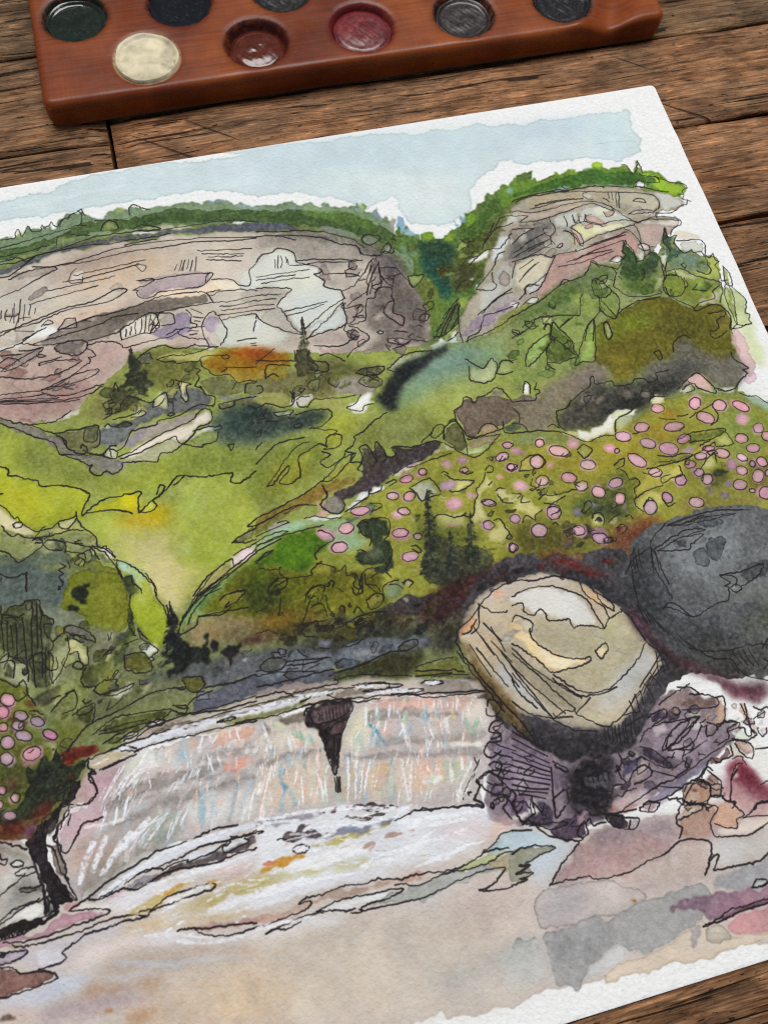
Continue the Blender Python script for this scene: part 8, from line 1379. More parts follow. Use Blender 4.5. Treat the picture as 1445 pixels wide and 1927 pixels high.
L 1.2|-1417,-1234 -1417,-1254 -1394,-1266 -1348,-1271 -1345,-1258 -1325,-1247 -1316,-1242;-1471,-1228 -1454,-1228 -1422,-1238 -1412,-1233;-1329,-1244 -1290,-1262 -1293,-1275 -1276,-1274 -1264,-1264 -1266,-1290 -1245,-1290 -1256,-1319 -1237,-1328 -1234,-1298 -1213,-1285 -1188,-1290;-1245,-1290 -1240,-1323 -1252,-1337;-1231,-1303 -1240,-1340;-1226,-1321 -1203,-1331 -1198,-1346;-1454,-1293 -1451,-1277 -1426,-1261 -1404,-1264 -1415,-1285 -1449,-1290;-1370,-1313 -1349,-1297 -1322,-1301 -1328,-1315;-1313,-1305 -1306,-1294 -1299,-1300 -1305,-1309;-1214,-1307 -1196,-1302
L 1.2|-1213,-1176 -1198,-1165 -1162,-1167 -1136,-1175 -1137,-1198 -1149,-1218 -1159,-1225 -1148,-1241 -1150,-1268 -1173,-1298 -1165,-1318;-1213,-1176 -1206,-1200 -1187,-1214 -1196,-1230;-1228,-1236 -1219,-1236 -1208,-1245;-1237,-1257 -1221,-1265;-1198,-1165 -1186,-1173;-1170,-1125 -1145,-1133 -1145,-1142 -1171,-1148
L 1.2|-1062,-1107 -1009,-1095 -993,-1137;-1065,-1109 -1053,-1124 -1046,-1149 -1026,-1144 -992,-1142;-971,-1094 -949,-1114 -904,-1126 -930,-1142 -963,-1144 -970,-1138;-977,-1088 -969,-1086 -962,-1094;-868,-1106 -856,-1096 -847,-1103 -852,-1114 -866,-1113;-870,-1112 -880,-1130 -905,-1153 -905,-1167 -917,-1179 -924,-1201 -935,-1217 -957,-1207;-860,-1139 -871,-1146;-1028,-1200 -1017,-1193 -999,-1195 -980,-1207 -958,-1209 -947,-1203;-901,-1185 -882,-1182 -867,-1194 -891,-1197 -901,-1185;-858,-1164 -847,-1159 -835,-1164;-856,-1174 -849,-1197 -826,-1205;-885,-1238 -870,-1237 -863,-1257 -854,-1287
L 1.2|-1027,-1130 -1036,-1147 -1033,-1171;-1100,-1255 -1087,-1256 -1078,-1271 -1084,-1275 -1098,-1262;-1144,-1337 -1125,-1332 -1117,-1343 -1130,-1351;-1173,-1334 -1157,-1338 -1143,-1350
L 1.2|-1161,-1089 -1165,-1103 -1137,-1099 -1129,-1087;-1203,-1113 -1176,-1114 -1162,-1094;-1119,-1084 -1096,-1080 -1093,-1086 -1113,-1093;-1097,-1068 -1081,-1059 -1056,-1050 -1051,-1047 -1018,-1044;-1057,-1055 -1035,-1055 -986,-1047 -939,-1043;-1175,-1110 -1234,-1134
L 1.2|-684,-738 -669,-752 -658,-749 -627,-733 -611,-714;-679,-848 -676,-832 -660,-804 -622,-779 -586,-767 -591,-791 -638,-830 -674,-849;-598,-751 -588,-736 -576,-744 -586,-770;-590,-780 -567,-735 -558,-754 -537,-797 -538,-830 -533,-850 -558,-815 -581,-777;-613,-814 -599,-800;-622,-850 -582,-856 -540,-849;-611,-814 -622,-855 -608,-874;-553,-873 -526,-838 -493,-785 -464,-754 -456,-759 -491,-868 -525,-866 -550,-874;-554,-755 -521,-734
L 1.2|-434,-769 -420,-767 -420,-795 -424,-811 -438,-818 -437,-786 -434,-769;-328,-882 -312,-880 -312,-901 -322,-907 -328,-882;-276,-893 -266,-867 -233,-849 -215,-862;-746,-939 -718,-943 -685,-947 -679,-933 -668,-930 -667,-920 -678,-917 -665,-899;-711,-921 -697,-890 -687,-900 -693,-925;-750,-954 -738,-977 -746,-1001;-764,-997 -738,-1008 -730,-1027;-640,-989 -621,-988 -610,-985 -596,-972 -554,-950 -531,-940 -524,-920 -514,-914 -515,-938 -470,-937 -466,-954 -422,-958 -408,-946 -380,-952 -374,-964 -347,-959 -346,-943 -309,-940
L 1.3|-640,-989 -648,-1028 -635,-1046;-610,-985 -594,-968;-772,-1025 -712,-1031 -646,-1049 -600,-1085 -577,-1090 -550,-1081 -518,-1088;-307,-1000 -274,-980 -237,-964 -217,-993 -207,-1017 -211,-1034 -245,-1011 -269,-982;-293,-1003 -268,-992 -260,-1010 -287,-1015;-394,-1018 -379,-1005 -347,-1012;-510,-1079 -496,-1047 -455,-1035 -442,-1028;-677,-1027 -661,-1023 -649,-1036;-83,-828 -91,-861 -36,-856;-123,-926 -122,-949 -94,-982 -111,-984 -103,-997 -126,-1008 -150,-1029 -178,-1034 -199,-1024
L 1.2|-207,-1017 -182,-1033;-147,-1046 -127,-1061 -104,-1066 -91,-1085 -82,-1093;-304,-1085 -280,-1074 -247,-1066 -229,-1060;-383,-1067 -343,-1081;-335,-1073 -305,-1074;-233,-1069 -227,-1092 -237,-1110 -257,-1116;-360,-1139 -321,-1127 -271,-1128 -228,-1133 -227,-1143 -272,-1154 -307,-1166;-330,-1151 -272,-1154;-424,-1165 -390,-1178 -359,-1175 -334,-1185 -366,-1193 -427,-1184;-465,-1195 -421,-1195 -396,-1194 -366,-1193 -312,-1180 -266,-1165;-264,-1161 -266,-1176 -247,-1180 -217,-1179 -227,-1143
L 1.2|-330,-1226 -301,-1203 -277,-1191 -282,-1217;-381,-1205 -381,-1230 -411,-1232 -438,-1241 -438,-1226 -412,-1222;-524,-1265 -485,-1250 -440,-1245;-526,-1269 -526,-1284 -513,-1301;-518,-1261 -514,-1238 -496,-1228 -500,-1212 -519,-1212 -522,-1192 -532,-1180;-544,-1167 -523,-1155 -511,-1155 -522,-1172 -541,-1178;-785,-1127 -768,-1102 -741,-1093 -719,-1098 -712,-1119 -729,-1130 -758,-1131 -785,-1127;-623,-1105 -603,-1094 -585,-1113 -611,-1132 -623,-1110;-801,-1119 -785,-1112
L 1.2|-760,-1210 -743,-1202 -722,-1209 -674,-1206 -656,-1208;-750,-1222 -729,-1229 -692,-1216;-757,-1187 -750,-1186 -750,-1196 -757,-1194;-817,-1259 -803,-1243 -785,-1261 -781,-1248 -760,-1239;-820,-1180 -799,-1187 -811,-1196;-796,-1192 -806,-1209 -783,-1210;-745,-1238 -726,-1237 -716,-1249 -742,-1257;-646,-1289 -637,-1277 -619,-1279 -616,-1296 -623,-1311;-639,-1295 -627,-1289 -624,-1299;-608,-1307 -592,-1297 -572,-1292;-453,-1281 -447,-1302 -426,-1297;-509,-1288 -487,-1268 -477,-1280
L 1.1|-593,-1325 -577,-1319 -567,-1331 -585,-1343;-562,-1304 -551,-1299 -546,-1312;-745,-1280 -737,-1277 -733,-1285;-435,-1207 -461,-1211 -477,-1202;-467,-1094 -447,-1094
L 1.2|-2051,-1178 -2052,-1210 -2054,-1287;-2040,-1217 -2045,-1302;-2022,-1229 -2026,-1306;-2007,-1216 -2007,-1311;-2006,-1279 -2006,-1359;-1983,-1193 -1993,-1290 -1993,-1379;-1972,-1187 -1980,-1293;-1965,-1205 -1971,-1287 -1977,-1359;-1963,-1297 -1971,-1384;-1958,-1307 -1961,-1370;-2034,-1227 -2033,-1280;-2002,-1320 -1997,-1346
L 1.3|-2038,-1194 -2030,-1184 -2006,-1187 -1995,-1179 -1978,-1181 -1964,-1185 -1965,-1205 -1951,-1230 -1940,-1236 -1941,-1247 -1959,-1242 -1962,-1252 -1958,-1270 -1946,-1287 -1950,-1304 -1960,-1308 -1950,-1321 -1958,-1379;-1996,-1187 -1996,-1200 -1986,-1200 -1982,-1184;-2047,-1200 -2031,-1204 -2017,-1214 -2002,-1207;-2044,-1207 -2028,-1211 -2019,-1220;-1989,-1114 -1991,-1157;-1914,-1145 -1909,-1159 -1921,-1169
L 1.3|-2064,-1301 -2051,-1292 -2042,-1290 -2049,-1305 -2064,-1307;-2044,-1294 -2026,-1310 -2008,-1327 -2008,-1363;-2068,-1342 -2053,-1352 -2034,-1369 -2019,-1356 -2013,-1374 -2013,-1389 -1999,-1418;-2056,-1323 -2049,-1307 -2037,-1308 -2033,-1321 -2039,-1347;-1946,-1285 -1929,-1275 -1913,-1272 -1906,-1282 -1894,-1283 -1876,-1298 -1861,-1305 -1854,-1311 -1858,-1294 -1874,-1277 -1899,-1260 -1915,-1259 -1920,-1270;-1914,-1280 -1914,-1317 -1934,-1353 -1956,-1380;-1913,-1324 -1895,-1322 -1894,-1343 -1884,-1357 -1875,-1351 -1874,-1315
L 1.3|-1910,-1351 -1901,-1343 -1889,-1350 -1888,-1362 -1900,-1361 -1910,-1353;-1897,-1386 -1890,-1376 -1891,-1371 -1882,-1362;-1896,-1390 -1889,-1404 -1867,-1409;-1872,-1416 -1858,-1403 -1835,-1401 -1819,-1405 -1824,-1412 -1819,-1419 -1822,-1424 -1842,-1427 -1858,-1429 -1872,-1416;-1828,-1395 -1818,-1383 -1814,-1388 -1827,-1399;-1847,-1434 -1828,-1437 -1791,-1428 -1785,-1421 -1815,-1426 -1851,-1433;-1797,-1358 -1781,-1354 -1754,-1358 -1747,-1370 -1740,-1386 -1744,-1403 -1772,-1401 -1797,-1386 -1797,-1358;-1744,-1375 -1738,-1372 -1733,-1378 -1739,-1381
L 1.3|-1723,-1177 -1707,-1207 -1707,-1237 -1695,-1261 -1688,-1297;-1684,-1298 -1687,-1263;-1679,-1295 -1679,-1256;-1689,-1292 -1679,-1269 -1677,-1291;-1825,-1298 -1825,-1312;-1817,-1297 -1821,-1311;-1841,-1345 -1830,-1336 -1822,-1336;-1757,-1301 -1753,-1327 -1735,-1344 -1720,-1362 -1736,-1371;-1758,-1303 -1741,-1330;-1793,-1330 -1761,-1325;-1762,-1220 -1769,-1244 -1766,-1266 -1776,-1293 -1765,-1316
L 1.3|-1674,-1334 -1647,-1294 -1620,-1258 -1571,-1213;-1666,-1315 -1632,-1281 -1585,-1245 -1535,-1221;-1656,-1300 -1617,-1263 -1552,-1226;-1647,-1319 -1635,-1297 -1596,-1263 -1559,-1242;-1675,-1342 -1627,-1324 -1620,-1307 -1567,-1307 -1506,-1311;-1566,-1279 -1547,-1269 -1504,-1270 -1526,-1289 -1557,-1299 -1547,-1288;-1620,-1305 -1568,-1313 -1545,-1301
L 1.4|-1943,-1530 -1917,-1506 -1900,-1491 -1868,-1480 -1813,-1470 -1764,-1454 -1708,-1452 -1674,-1457 -1684,-1460 -1697,-1453;-1632,-1469 -1577,-1472 -1517,-1467;-1678,-1435 -1639,-1441 -1633,-1463 -1653,-1474 -1671,-1463 -1679,-1439;-1709,-1490 -1685,-1503 -1680,-1497 -1707,-1490;-1676,-1496 -1658,-1484 -1618,-1478;-1712,-1499 -1687,-1513 -1677,-1503
L 1.2|-1886,-1510 -1854,-1491 -1815,-1485 -1777,-1489 -1714,-1496 -1742,-1515 -1780,-1513 -1819,-1515 -1873,-1513;-1872,-1506 -1818,-1504 -1768,-1505;-1868,-1534 -1828,-1521;-1846,-1539 -1798,-1528 -1761,-1516;-1923,-1458 -1903,-1448 -1873,-1445 -1884,-1484;-1967,-1440 -1946,-1422 -1917,-1405 -1909,-1423 -1916,-1445 -1945,-1451;-1933,-1409 -1913,-1404;-1964,-1413 -1944,-1410
L 1.4|-1910,-1565 -1901,-1558 -1855,-1552 -1824,-1548 -1799,-1562 -1804,-1569;-1901,-1556 -1905,-1574 -1897,-1583 -1890,-1592 -1905,-1588;-1897,-1583 -1906,-1599 -1894,-1617 -1892,-1632 -1913,-1649 -1942,-1645 -1961,-1655 -1976,-1685;-1882,-1587 -1851,-1580 -1801,-1573;-1875,-1587 -1828,-1578;-1773,-1519 -1761,-1512 -1732,-1515 -1736,-1524 -1770,-1521;-1830,-1534 -1813,-1526 -1794,-1525 -1793,-1533 -1823,-1539;-1851,-1553 -1847,-1550 -1811,-1563 -1796,-1567
L 1.4|-1823,-1545 -1769,-1543 -1722,-1539 -1667,-1537 -1607,-1532 -1530,-1532;-1796,-1540 -1771,-1527 -1743,-1522 -1684,-1517 -1606,-1525 -1528,-1524;-1800,-1566 -1768,-1562 -1726,-1561 -1680,-1563 -1632,-1561 -1536,-1566;-1620,-1547 -1590,-1544 -1579,-1549 -1595,-1551 -1620,-1549;-1581,-1560 -1536,-1562;-1703,-1513 -1624,-1516 -1565,-1515 -1526,-1513
L 1.2|-1987,-1652 -1978,-1643 -1976,-1658 -1990,-1682;-2015,-1675 -2009,-1657 -1982,-1646;-1905,-1562 -1914,-1571;-1965,-1521 -1974,-1541;-1945,-1533 -1938,-1533;-1959,-1681 -1951,-1661
L 1.3|-1522,-1494 -1482,-1495 -1426,-1497 -1360,-1495 -1344,-1497;-1518,-1470 -1469,-1472 -1387,-1490;-1504,-1449 -1487,-1439 -1467,-1440 -1445,-1451 -1456,-1465 -1481,-1469 -1504,-1460 -1504,-1449;-1446,-1455 -1405,-1459 -1346,-1469;-1447,-1463 -1404,-1470 -1353,-1467;-1527,-1517 -1471,-1518 -1448,-1528 -1404,-1527 -1343,-1529 -1348,-1516;-1530,-1532 -1473,-1530 -1434,-1535;-1536,-1562 -1496,-1564 -1456,-1562 -1415,-1560 -1367,-1564 -1297,-1581 -1257,-1583;-1431,-1540 -1415,-1540 -1410,-1545 -1433,-1551
L 1.3|-1372,-1549 -1353,-1539 -1306,-1547 -1273,-1547 -1203,-1566 -1212,-1569 -1252,-1564 -1292,-1560 -1245,-1568 -1162,-1586 -1167,-1591 -1224,-1583 -1296,-1573 -1343,-1566 -1372,-1549;-1313,-1541 -1272,-1545 -1233,-1556 -1231,-1565;-1159,-1574 -1146,-1571 -1114,-1579 -1112,-1586 -1140,-1583;-1217,-1589 -1192,-1590 -1155,-1608 -1107,-1615 -1022,-1626;-1231,-1581 -1193,-1592 -1137,-1602 -1022,-1626;-1359,-1509 -1295,-1502 -1217,-1490 -1167,-1494;-1345,-1504 -1261,-1500;-1349,-1520 -1284,-1523 -1175,-1554
L 1.3|-1190,-1484 -1171,-1474 -1145,-1474 -1144,-1487 -1172,-1495 -1191,-1488;-1162,-1537 -1118,-1531 -1072,-1534;-1164,-1544 -1084,-1562 -1057,-1572;-1127,-1566 -1047,-1581;-1516,-1459 -1507,-1459;-1167,-1556 -1085,-1568
L 1.5|-1431,-1560 -1374,-1560 -1335,-1568;-1431,-1580 -1425,-1569 -1403,-1563;-1428,-1604 -1431,-1596 -1412,-1604 -1401,-1626 -1399,-1669 -1396,-1708 -1392,-1719 -1386,-1707 -1372,-1672 -1360,-1640 -1343,-1617 -1321,-1587;-1424,-1566 -1420,-1582 -1409,-1605 -1352,-1603 -1329,-1593;-1405,-1627 -1383,-1635 -1360,-1638;-1377,-1644 -1388,-1684 -1386,-1692;-1368,-1646 -1380,-1682;-1381,-1624 -1370,-1614 -1350,-1612;-1400,-1630 -1391,-1636
L 1|-1400,-1583 -1401,-1599;-1391,-1582 -1393,-1599;-1383,-1580 -1385,-1601;-1375,-1580 -1377,-1601;-1367,-1580 -1369,-1601;-1358,-1580 -1361,-1602;-1350,-1580 -1353,-1602;-1342,-1580 -1345,-1601;-1334,-1580 -1336,-1597
L 1.5|-1395,-1724 -1398,-1753;-1389,-1725 -1394,-1755;-1384,-1726 -1389,-1755
L 1.2|-1490,-1327 -1464,-1321 -1452,-1302 -1439,-1279 -1402,-1266;-1446,-1273 -1425,-1256;-1428,-1308 -1438,-1340;-1377,-1329 -1360,-1307 -1341,-1298 -1326,-1306;-1364,-1345 -1346,-1340 -1335,-1347 -1332,-1374;-1392,-1377 -1379,-1358 -1371,-1339 -1349,-1314;-1325,-1324 -1325,-1358 -1319,-1368;-1301,-1364 -1295,-1357 -1288,-1363 -1292,-1375;-1270,-1380 -1259,-1368 -1250,-1385;-1261,-1322 -1257,-1340 -1238,-1336 -1243,-1317 -1228,-1294;-1224,-1295 -1226,-1321 -1207,-1347;-1235,-1358 -1207,-1347 -1193,-1360 -1211,-1381 -1232,-1381 -1235,-1358
L 1.2|-1195,-1368 -1190,-1338 -1172,-1329 -1150,-1328;-1315,-1306 -1306,-1293 -1299,-1299 -1305,-1311;-1417,-1379 -1376,-1380 -1334,-1382;-1499,-1376 -1474,-1374 -1452,-1387;-1296,-1399 -1234,-1389 -1193,-1396;-1317,-1453 -1283,-1453 -1265,-1445;-1140,-1341 -1130,-1333 -1117,-1342;-1439,-1445 -1431,-1434
L 1.5|-1086,-1759 -1082,-1775;-1134,-1836 -1123,-1818 -1075,-1765 -1106,-1800;-1119,-1830 -1119,-1825 -1113,-1826;-1240,-1833 -1202,-1839 -1156,-1847 -1125,-1851 -1095,-1862 -1096,-1851 -1109,-1840 -1091,-1819 -1094,-1803;-1079,-1863 -1074,-1857 -1072,-1865 -1077,-1869 -1079,-1863;-1578,-1777 -1566,-1777
L 1.5|-1046,-1477 -1055,-1508 -1044,-1545 -1023,-1591 -992,-1656 -964,-1703 -942,-1756 -930,-1782;-1046,-1477 -1006,-1456 -960,-1419 -914,-1399 -886,-1395 -860,-1397 -835,-1405 -790,-1404 -757,-1414 -727,-1433;-1060,-1524 -1043,-1570 -1016,-1625 -991,-1680;-1036,-1488 -1019,-1487 -995,-1463;-980,-1428 -995,-1480 -1016,-1492;-977,-1433 -949,-1457 -919,-1460
L 1.3|-897,-1430 -867,-1422 -832,-1421 -790,-1431 -752,-1453 -724,-1478 -717,-1508 -706,-1554;-727,-1433 -726,-1457 -715,-1478 -689,-1506 -687,-1533 -675,-1531 -649,-1522;-707,-1453 -694,-1469 -668,-1498 -669,-1520;-703,-1454 -693,-1492 -671,-1519;-903,-1451 -878,-1450 -879,-1472 -861,-1485 -840,-1474 -831,-1489 -831,-1503 -799,-1512 -781,-1512 -780,-1523 -776,-1537 -766,-1533 -733,-1541 -706,-1554 -691,-1536 -671,-1532;-914,-1487 -902,-1475 -887,-1483 -868,-1502 -877,-1522
L 1.4|-878,-1513 -881,-1534 -866,-1558 -847,-1578 -818,-1597 -778,-1609 -762,-1608 -761,-1617 -783,-1623 -827,-1624 -861,-1622 -872,-1603 -890,-1578 -909,-1556 -930,-1537;-744,-1598 -715,-1586 -714,-1603 -737,-1619 -744,-1598;-653,-1519 -638,-1540 -626,-1582 -619,-1605 -606,-1625 -583,-1648;-622,-1609 -652,-1640 -693,-1667 -735,-1686 -771,-1690 -810,-1676 -836,-1653 -858,-1627;-723,-1689 -764,-1695 -805,-1689 -820,-1682 -861,-1635
L 1.4|-933,-1546 -904,-1595 -866,-1638 -840,-1664 -811,-1694;-936,-1558 -900,-1609 -860,-1672 -833,-1713;-945,-1585 -911,-1643 -875,-1692 -858,-1717;-949,-1601 -924,-1656 -889,-1721;-954,-1616 -949,-1642 -935,-1666 -917,-1690;-959,-1548 -936,-1612 -891,-1713;-976,-1519 -942,-1578;-997,-1501 -972,-1562 -943,-1635;-1007,-1477 -978,-1552;-1013,-1527 -993,-1574 -967,-1629;-1027,-1515 -999,-1597;-967,-1487 -951,-1550;-981,-1475 -952,-1525
L 1.4|-885,-1710 -879,-1718 -855,-1710 -841,-1717 -832,-1711 -834,-1723 -807,-1745 -787,-1762 -763,-1766 -721,-1747 -684,-1715;-834,-1723 -791,-1697;-889,-1721 -872,-1721 -844,-1728;-968,-1662 -950,-1686 -922,-1705 -889,-1721 -853,-1754 -799,-1771
L 1.1|-781,-1768 -786,-1794;-773,-1770 -778,-1796;-764,-1770 -771,-1802;-756,-1770 -763,-1804;-747,-1770 -755,-1810;-737,-1767 -747,-1812;-727,-1761 -739,-1814;-716,-1756 -728,-1813;-703,-1743 -716,-1804;-732,-1752 -689,-1754;-732,-1776 -684,-1764;-705,-1726 -700,-1760;-688,-1714 -689,-1754;-673,-1710 -676,-1741;-721,-1747 -673,-1710;-686,-1723 -637,-1685;-670,-1702 -600,-1644;-668,-1719 -612,-1666;-654,-1706 -600,-1669;-629,-1687 -595,-1679;-605,-1634 -616,-1686;-597,-1636 -602,-1685;-593,-1650 -591,-1680;-610,-1658 -586,-1656;-635,-1677 -622,-1714;-659,-1696 -648,-1736
L 1.4|-767,-1827 -766,-1846 -781,-1866 -773,-1891;-712,-1817 -687,-1795 -642,-1790 -605,-1787;-673,-1770 -634,-1760 -632,-1777 -672,-1791;-642,-1790 -565,-1797 -562,-1800 -599,-1817 -642,-1838 -658,-1846;-657,-1842 -645,-1821 -611,-1802 -583,-1797;-658,-1844 -620,-1836 -581,-1813 -565,-1801;-656,-1850 -613,-1853 -588,-1843 -561,-1818;-644,-1841 -586,-1804;-631,-1853 -620,-1859 -631,-1876 -621,-1894 -660,-1907
L 1.4|-615,-1767 -605,-1764 -598,-1775 -606,-1783 -617,-1776;-592,-1774 -512,-1786 -505,-1767 -542,-1750;-505,-1767 -488,-1769 -496,-1802 -509,-1823 -527,-1823;-640,-1750 -603,-1735 -578,-1729 -554,-1722;-562,-1745 -541,-1748;-585,-1723 -557,-1730 -541,-1746;-546,-1814 -531,-1822 -527,-1835 -557,-1843 -551,-1821;-531,-1834 -504,-1820 -477,-1831 -507,-1840 -509,-1855 -541,-1867
L 1.4|-716,-1826 -694,-1837 -661,-1876 -669,-1886 -697,-1867 -716,-1851;-764,-1889 -745,-1871 -721,-1865 -707,-1884 -724,-1895 -755,-1899;-733,-1851 -719,-1848 -714,-1855;-829,-1952 -791,-1939 -706,-1915;-706,-1915 -653,-1909 -573,-1883 -504,-1864;-702,-1916 -653,-1932;-750,-1942 -700,-1943 -633,-1926 -604,-1918 -567,-1888 -559,-1902;-706,-1881 -660,-1906
L 1.3|-504,-1864 -470,-1877 -464,-1894 -476,-1913 -495,-1894 -501,-1873;-513,-1874 -518,-1896 -558,-1898;-455,-1794 -452,-1813 -452,-1849 -448,-1862 -451,-1853 -448,-1814 -445,-1796;-478,-1843 -466,-1846 -468,-1861 -458,-1866 -451,-1853 -444,-1867 -472,-1872 -503,-1861;-427,-1807 -414,-1818 -398,-1814 -394,-1819;-438,-1833 -407,-1824;-460,-1895 -428,-1899;-505,-1824 -473,-1832 -482,-1842 -505,-1844
L 1.3|-541,-1943 -517,-1916 -500,-1917;-520,-1902 -498,-1901 -493,-1922;-478,-1969 -457,-1966;-661,-1953 -644,-1931 -608,-1926 -590,-1941 -603,-1968 -634,-1971 -662,-1957;-584,-1911 -570,-1930 -563,-1943 -578,-1970 -597,-1965;-602,-1922 -582,-1904 -573,-1914;-674,-1954 -659,-1969 -634,-1971 -610,-1985;-574,-1971 -563,-1985 -548,-1991 -560,-1999;-513,-2011 -502,-2005 -475,-2007;-624,-1924 -599,-1927 -611,-1935
L 1.4|-983,-1710 -966,-1738 -941,-1764;-987,-1725 -929,-1779;-992,-1739 -926,-1795;-996,-1754 -926,-1810;-1001,-1768 -927,-1820;-1005,-1783 -930,-1828;-1009,-1795 -933,-1836;-1013,-1808 -935,-1844;-1017,-1820 -940,-1853;-1020,-1833 -945,-1861;-1024,-1843 -950,-1869;-1011,-1856 -957,-1879;-1030,-1742 -992,-1767;-1039,-1759 -1004,-1779;-1045,-1777 -1008,-1794;-1045,-1792 -1013,-1808;-1046,-1807 -1017,-1822
L 1.5|-1026,-1659 -1018,-1645 -994,-1663 -1012,-1683 -1032,-1678 -1030,-1663;-1003,-1693 -1025,-1696 -1038,-1712 -1020,-1721 -1016,-1737 -1049,-1737 -1062,-1753 -1050,-1768 -1023,-1759;-1012,-1683 -1001,-1702 -1028,-1707 -1013,-1726 -1038,-1728;-1058,-1781 -1045,-1777 -1031,-1788 -1046,-1807 -1063,-1795;-1086,-1805 -1062,-1792 -1041,-1820 -1030,-1838 -1019,-1855 -1032,-1871;-1068,-1854 -1043,-1853 -1027,-1880 -1007,-1870 -997,-1889;-986,-1868 -989,-1889;-917,-1809 -891,-1831 -897,-1837 -916,-1817;-937,-1880 -900,-1870;-943,-1886 -944,-1902;-914,-1901 -891,-1880
L 1.2|-584,-1428 -591,-1417 -568,-1386;-529,-1395 -537,-1439 -527,-1487 -522,-1524;-521,-1397 -520,-1443 -518,-1489;-524,-1406 -523,-1378 -472,-1343;-592,-1426 -602,-1478 -607,-1530 -602,-1566;-553,-1543 -535,-1532 -512,-1544 -488,-1578 -447,-1568 -407,-1560 -390,-1560 -375,-1532 -384,-1525 -367,-1520 -386,-1498 -331,-1502 -268,-1494 -298,-1523 -345,-1535;-372,-1533 -356,-1527 -345,-1541 -364,-1546 -373,-1535;-385,-1496 -361,-1504 -349,-1516 -358,-1532
L 1.2|-524,-1645 -485,-1663 -426,-1673 -379,-1672 -335,-1682;-502,-1659 -475,-1683 -438,-1692 -427,-1720 -412,-1740 -368,-1759;-328,-1667 -353,-1687;-361,-1710 -352,-1721 -369,-1734;-547,-1540 -523,-1550 -496,-1574;-284,-1490 -272,-1497;-455,-1347 -355,-1337 -265,-1353;-469,-1349 -429,-1353 -367,-1344
L 1.2|-761,-1844 -746,-1840;-862,-1830 -855,-1824;-836,-1902 -815,-1913;-803,-1891 -782,-1892;-900,-1882 -863,-1883 -810,-1900;-853,-1855 -854,-1870;-841,-1856 -843,-1873;-829,-1858 -831,-1874;-817,-1859 -818,-1876;-804,-1860 -806,-1877
L 1.1|-464,-1346 -429,-1354 -369,-1349 -286,-1358 -364,-1359 -430,-1358;-464,-1346 -404,-1340 -327,-1339 -247,-1358;-521,-1398 -478,-1384 -425,-1369 -377,-1380 -440,-1384 -514,-1404;-514,-1404 -440,-1419 -425,-1406 -386,-1390 -432,-1386;-612,-1442 -582,-1411 -528,-1391;-524,-1392 -536,-1413 -543,-1456;-523,-1402 -527,-1451
L 1.5|-1971,-1643 -1952,-1641 -1920,-1647 -1894,-1633 -1894,-1619 -1899,-1599 -1905,-1590 -1893,-1584;-1988,-1700 -1978,-1674 -1958,-1661 -1953,-1644;-1936,-1831 -1897,-1810 -1828,-1789 -1782,-1777 -1715,-1773 -1668,-1763 -1616,-1767;-1934,-1833 -1915,-1838 -1886,-1833 -1863,-1829 -1843,-1838 -1805,-1830;-1915,-1836 -1885,-1827 -1854,-1814 -1802,-1807 -1749,-1803 -1703,-1790 -1658,-1791 -1581,-1792;-1862,-1822 -1824,-1808 -1784,-1811 -1781,-1816 -1758,-1808 -1728,-1808 -1729,-1813 -1676,-1807 -1643,-1794 -1636,-1796 -1645,-1801 -1652,-1799 -1655,-1809 -1647,-1815 -1600,-1805 -1606,-1797;-1805,-1830 -1774,-1821 -1716,-1824 -1672,-1829 -1630,-1823 -1586,-1820;-1634,-1786 -1598,-1792 -1579,-1786
L 1.5|-1979,-1677 -1984,-1694 -1992,-1695 -1989,-1706 -1979,-1716 -1979,-1727 -1969,-1734 -1959,-1725 -1946,-1707 -1928,-1685 -1906,-1685 -1887,-1682;-1988,-1700 -1984,-1697 -1984,-1722 -1974,-1759 -1972,-1791 -1965,-1810 -1958,-1827 -1974,-1824 -1994,-1812;-1985,-1794 -1969,-1815 -1960,-1828;-2000,-1672 -2011,-1704 -1997,-1715 -1989,-1735 -1985,-1763 -1973,-1787;-1981,-1662 -1983,-1651 -1975,-1649 -1981,-1669
L 1.8|-2041,-1714 -2035,-1730 -2031,-1755 -2023,-1781 -2022,-1839;-2022,-1792 -2020,-1823 -2020,-1836;-2016,-1807 -2016,-1834;-2098,-1679 -2077,-1688 -2047,-1706;-2113,-1845 -2061,-1845 -2022,-1842 -1996,-1832
L 1.3|-2102,-1720 -2092,-1726 -2087,-1716 -2098,-1714 -2100,-1703;-2081,-1727 -2068,-1722 -2056,-1730 -2059,-1736 -2075,-1734 -2081,-1728;-2074,-1747 -2058,-1741 -2033,-1744;-2073,-1751 -2052,-1757 -2034,-1754;-2069,-1780 -2061,-1778 -2037,-1784 -2023,-1781;-2067,-1783 -2052,-1789 -2037,-1788;-2108,-1783 -2085,-1769 -2074,-1765 -2055,-1752;-2112,-1835 -2069,-1817 -2025,-1808;-2112,-1829 -2079,-1814 -2032,-1806
L 1.6|-2114,-1851 -2111,-1862 -2107,-1850 -2105,-1864 -2100,-1852 -2097,-1864 -2093,-1850 -2089,-1864 -2084,-1851 -2080,-1862 -2076,-1850 -2071,-1861 -2067,-1850 -2063,-1860 -2058,-1849 -2054,-1859 -2047,-1849 -2043,-1857 -2039,-1848 -2032,-1854 -2030,-1847;-2115,-1864 -2080,-1863 -2030,-1853 -2005,-1843
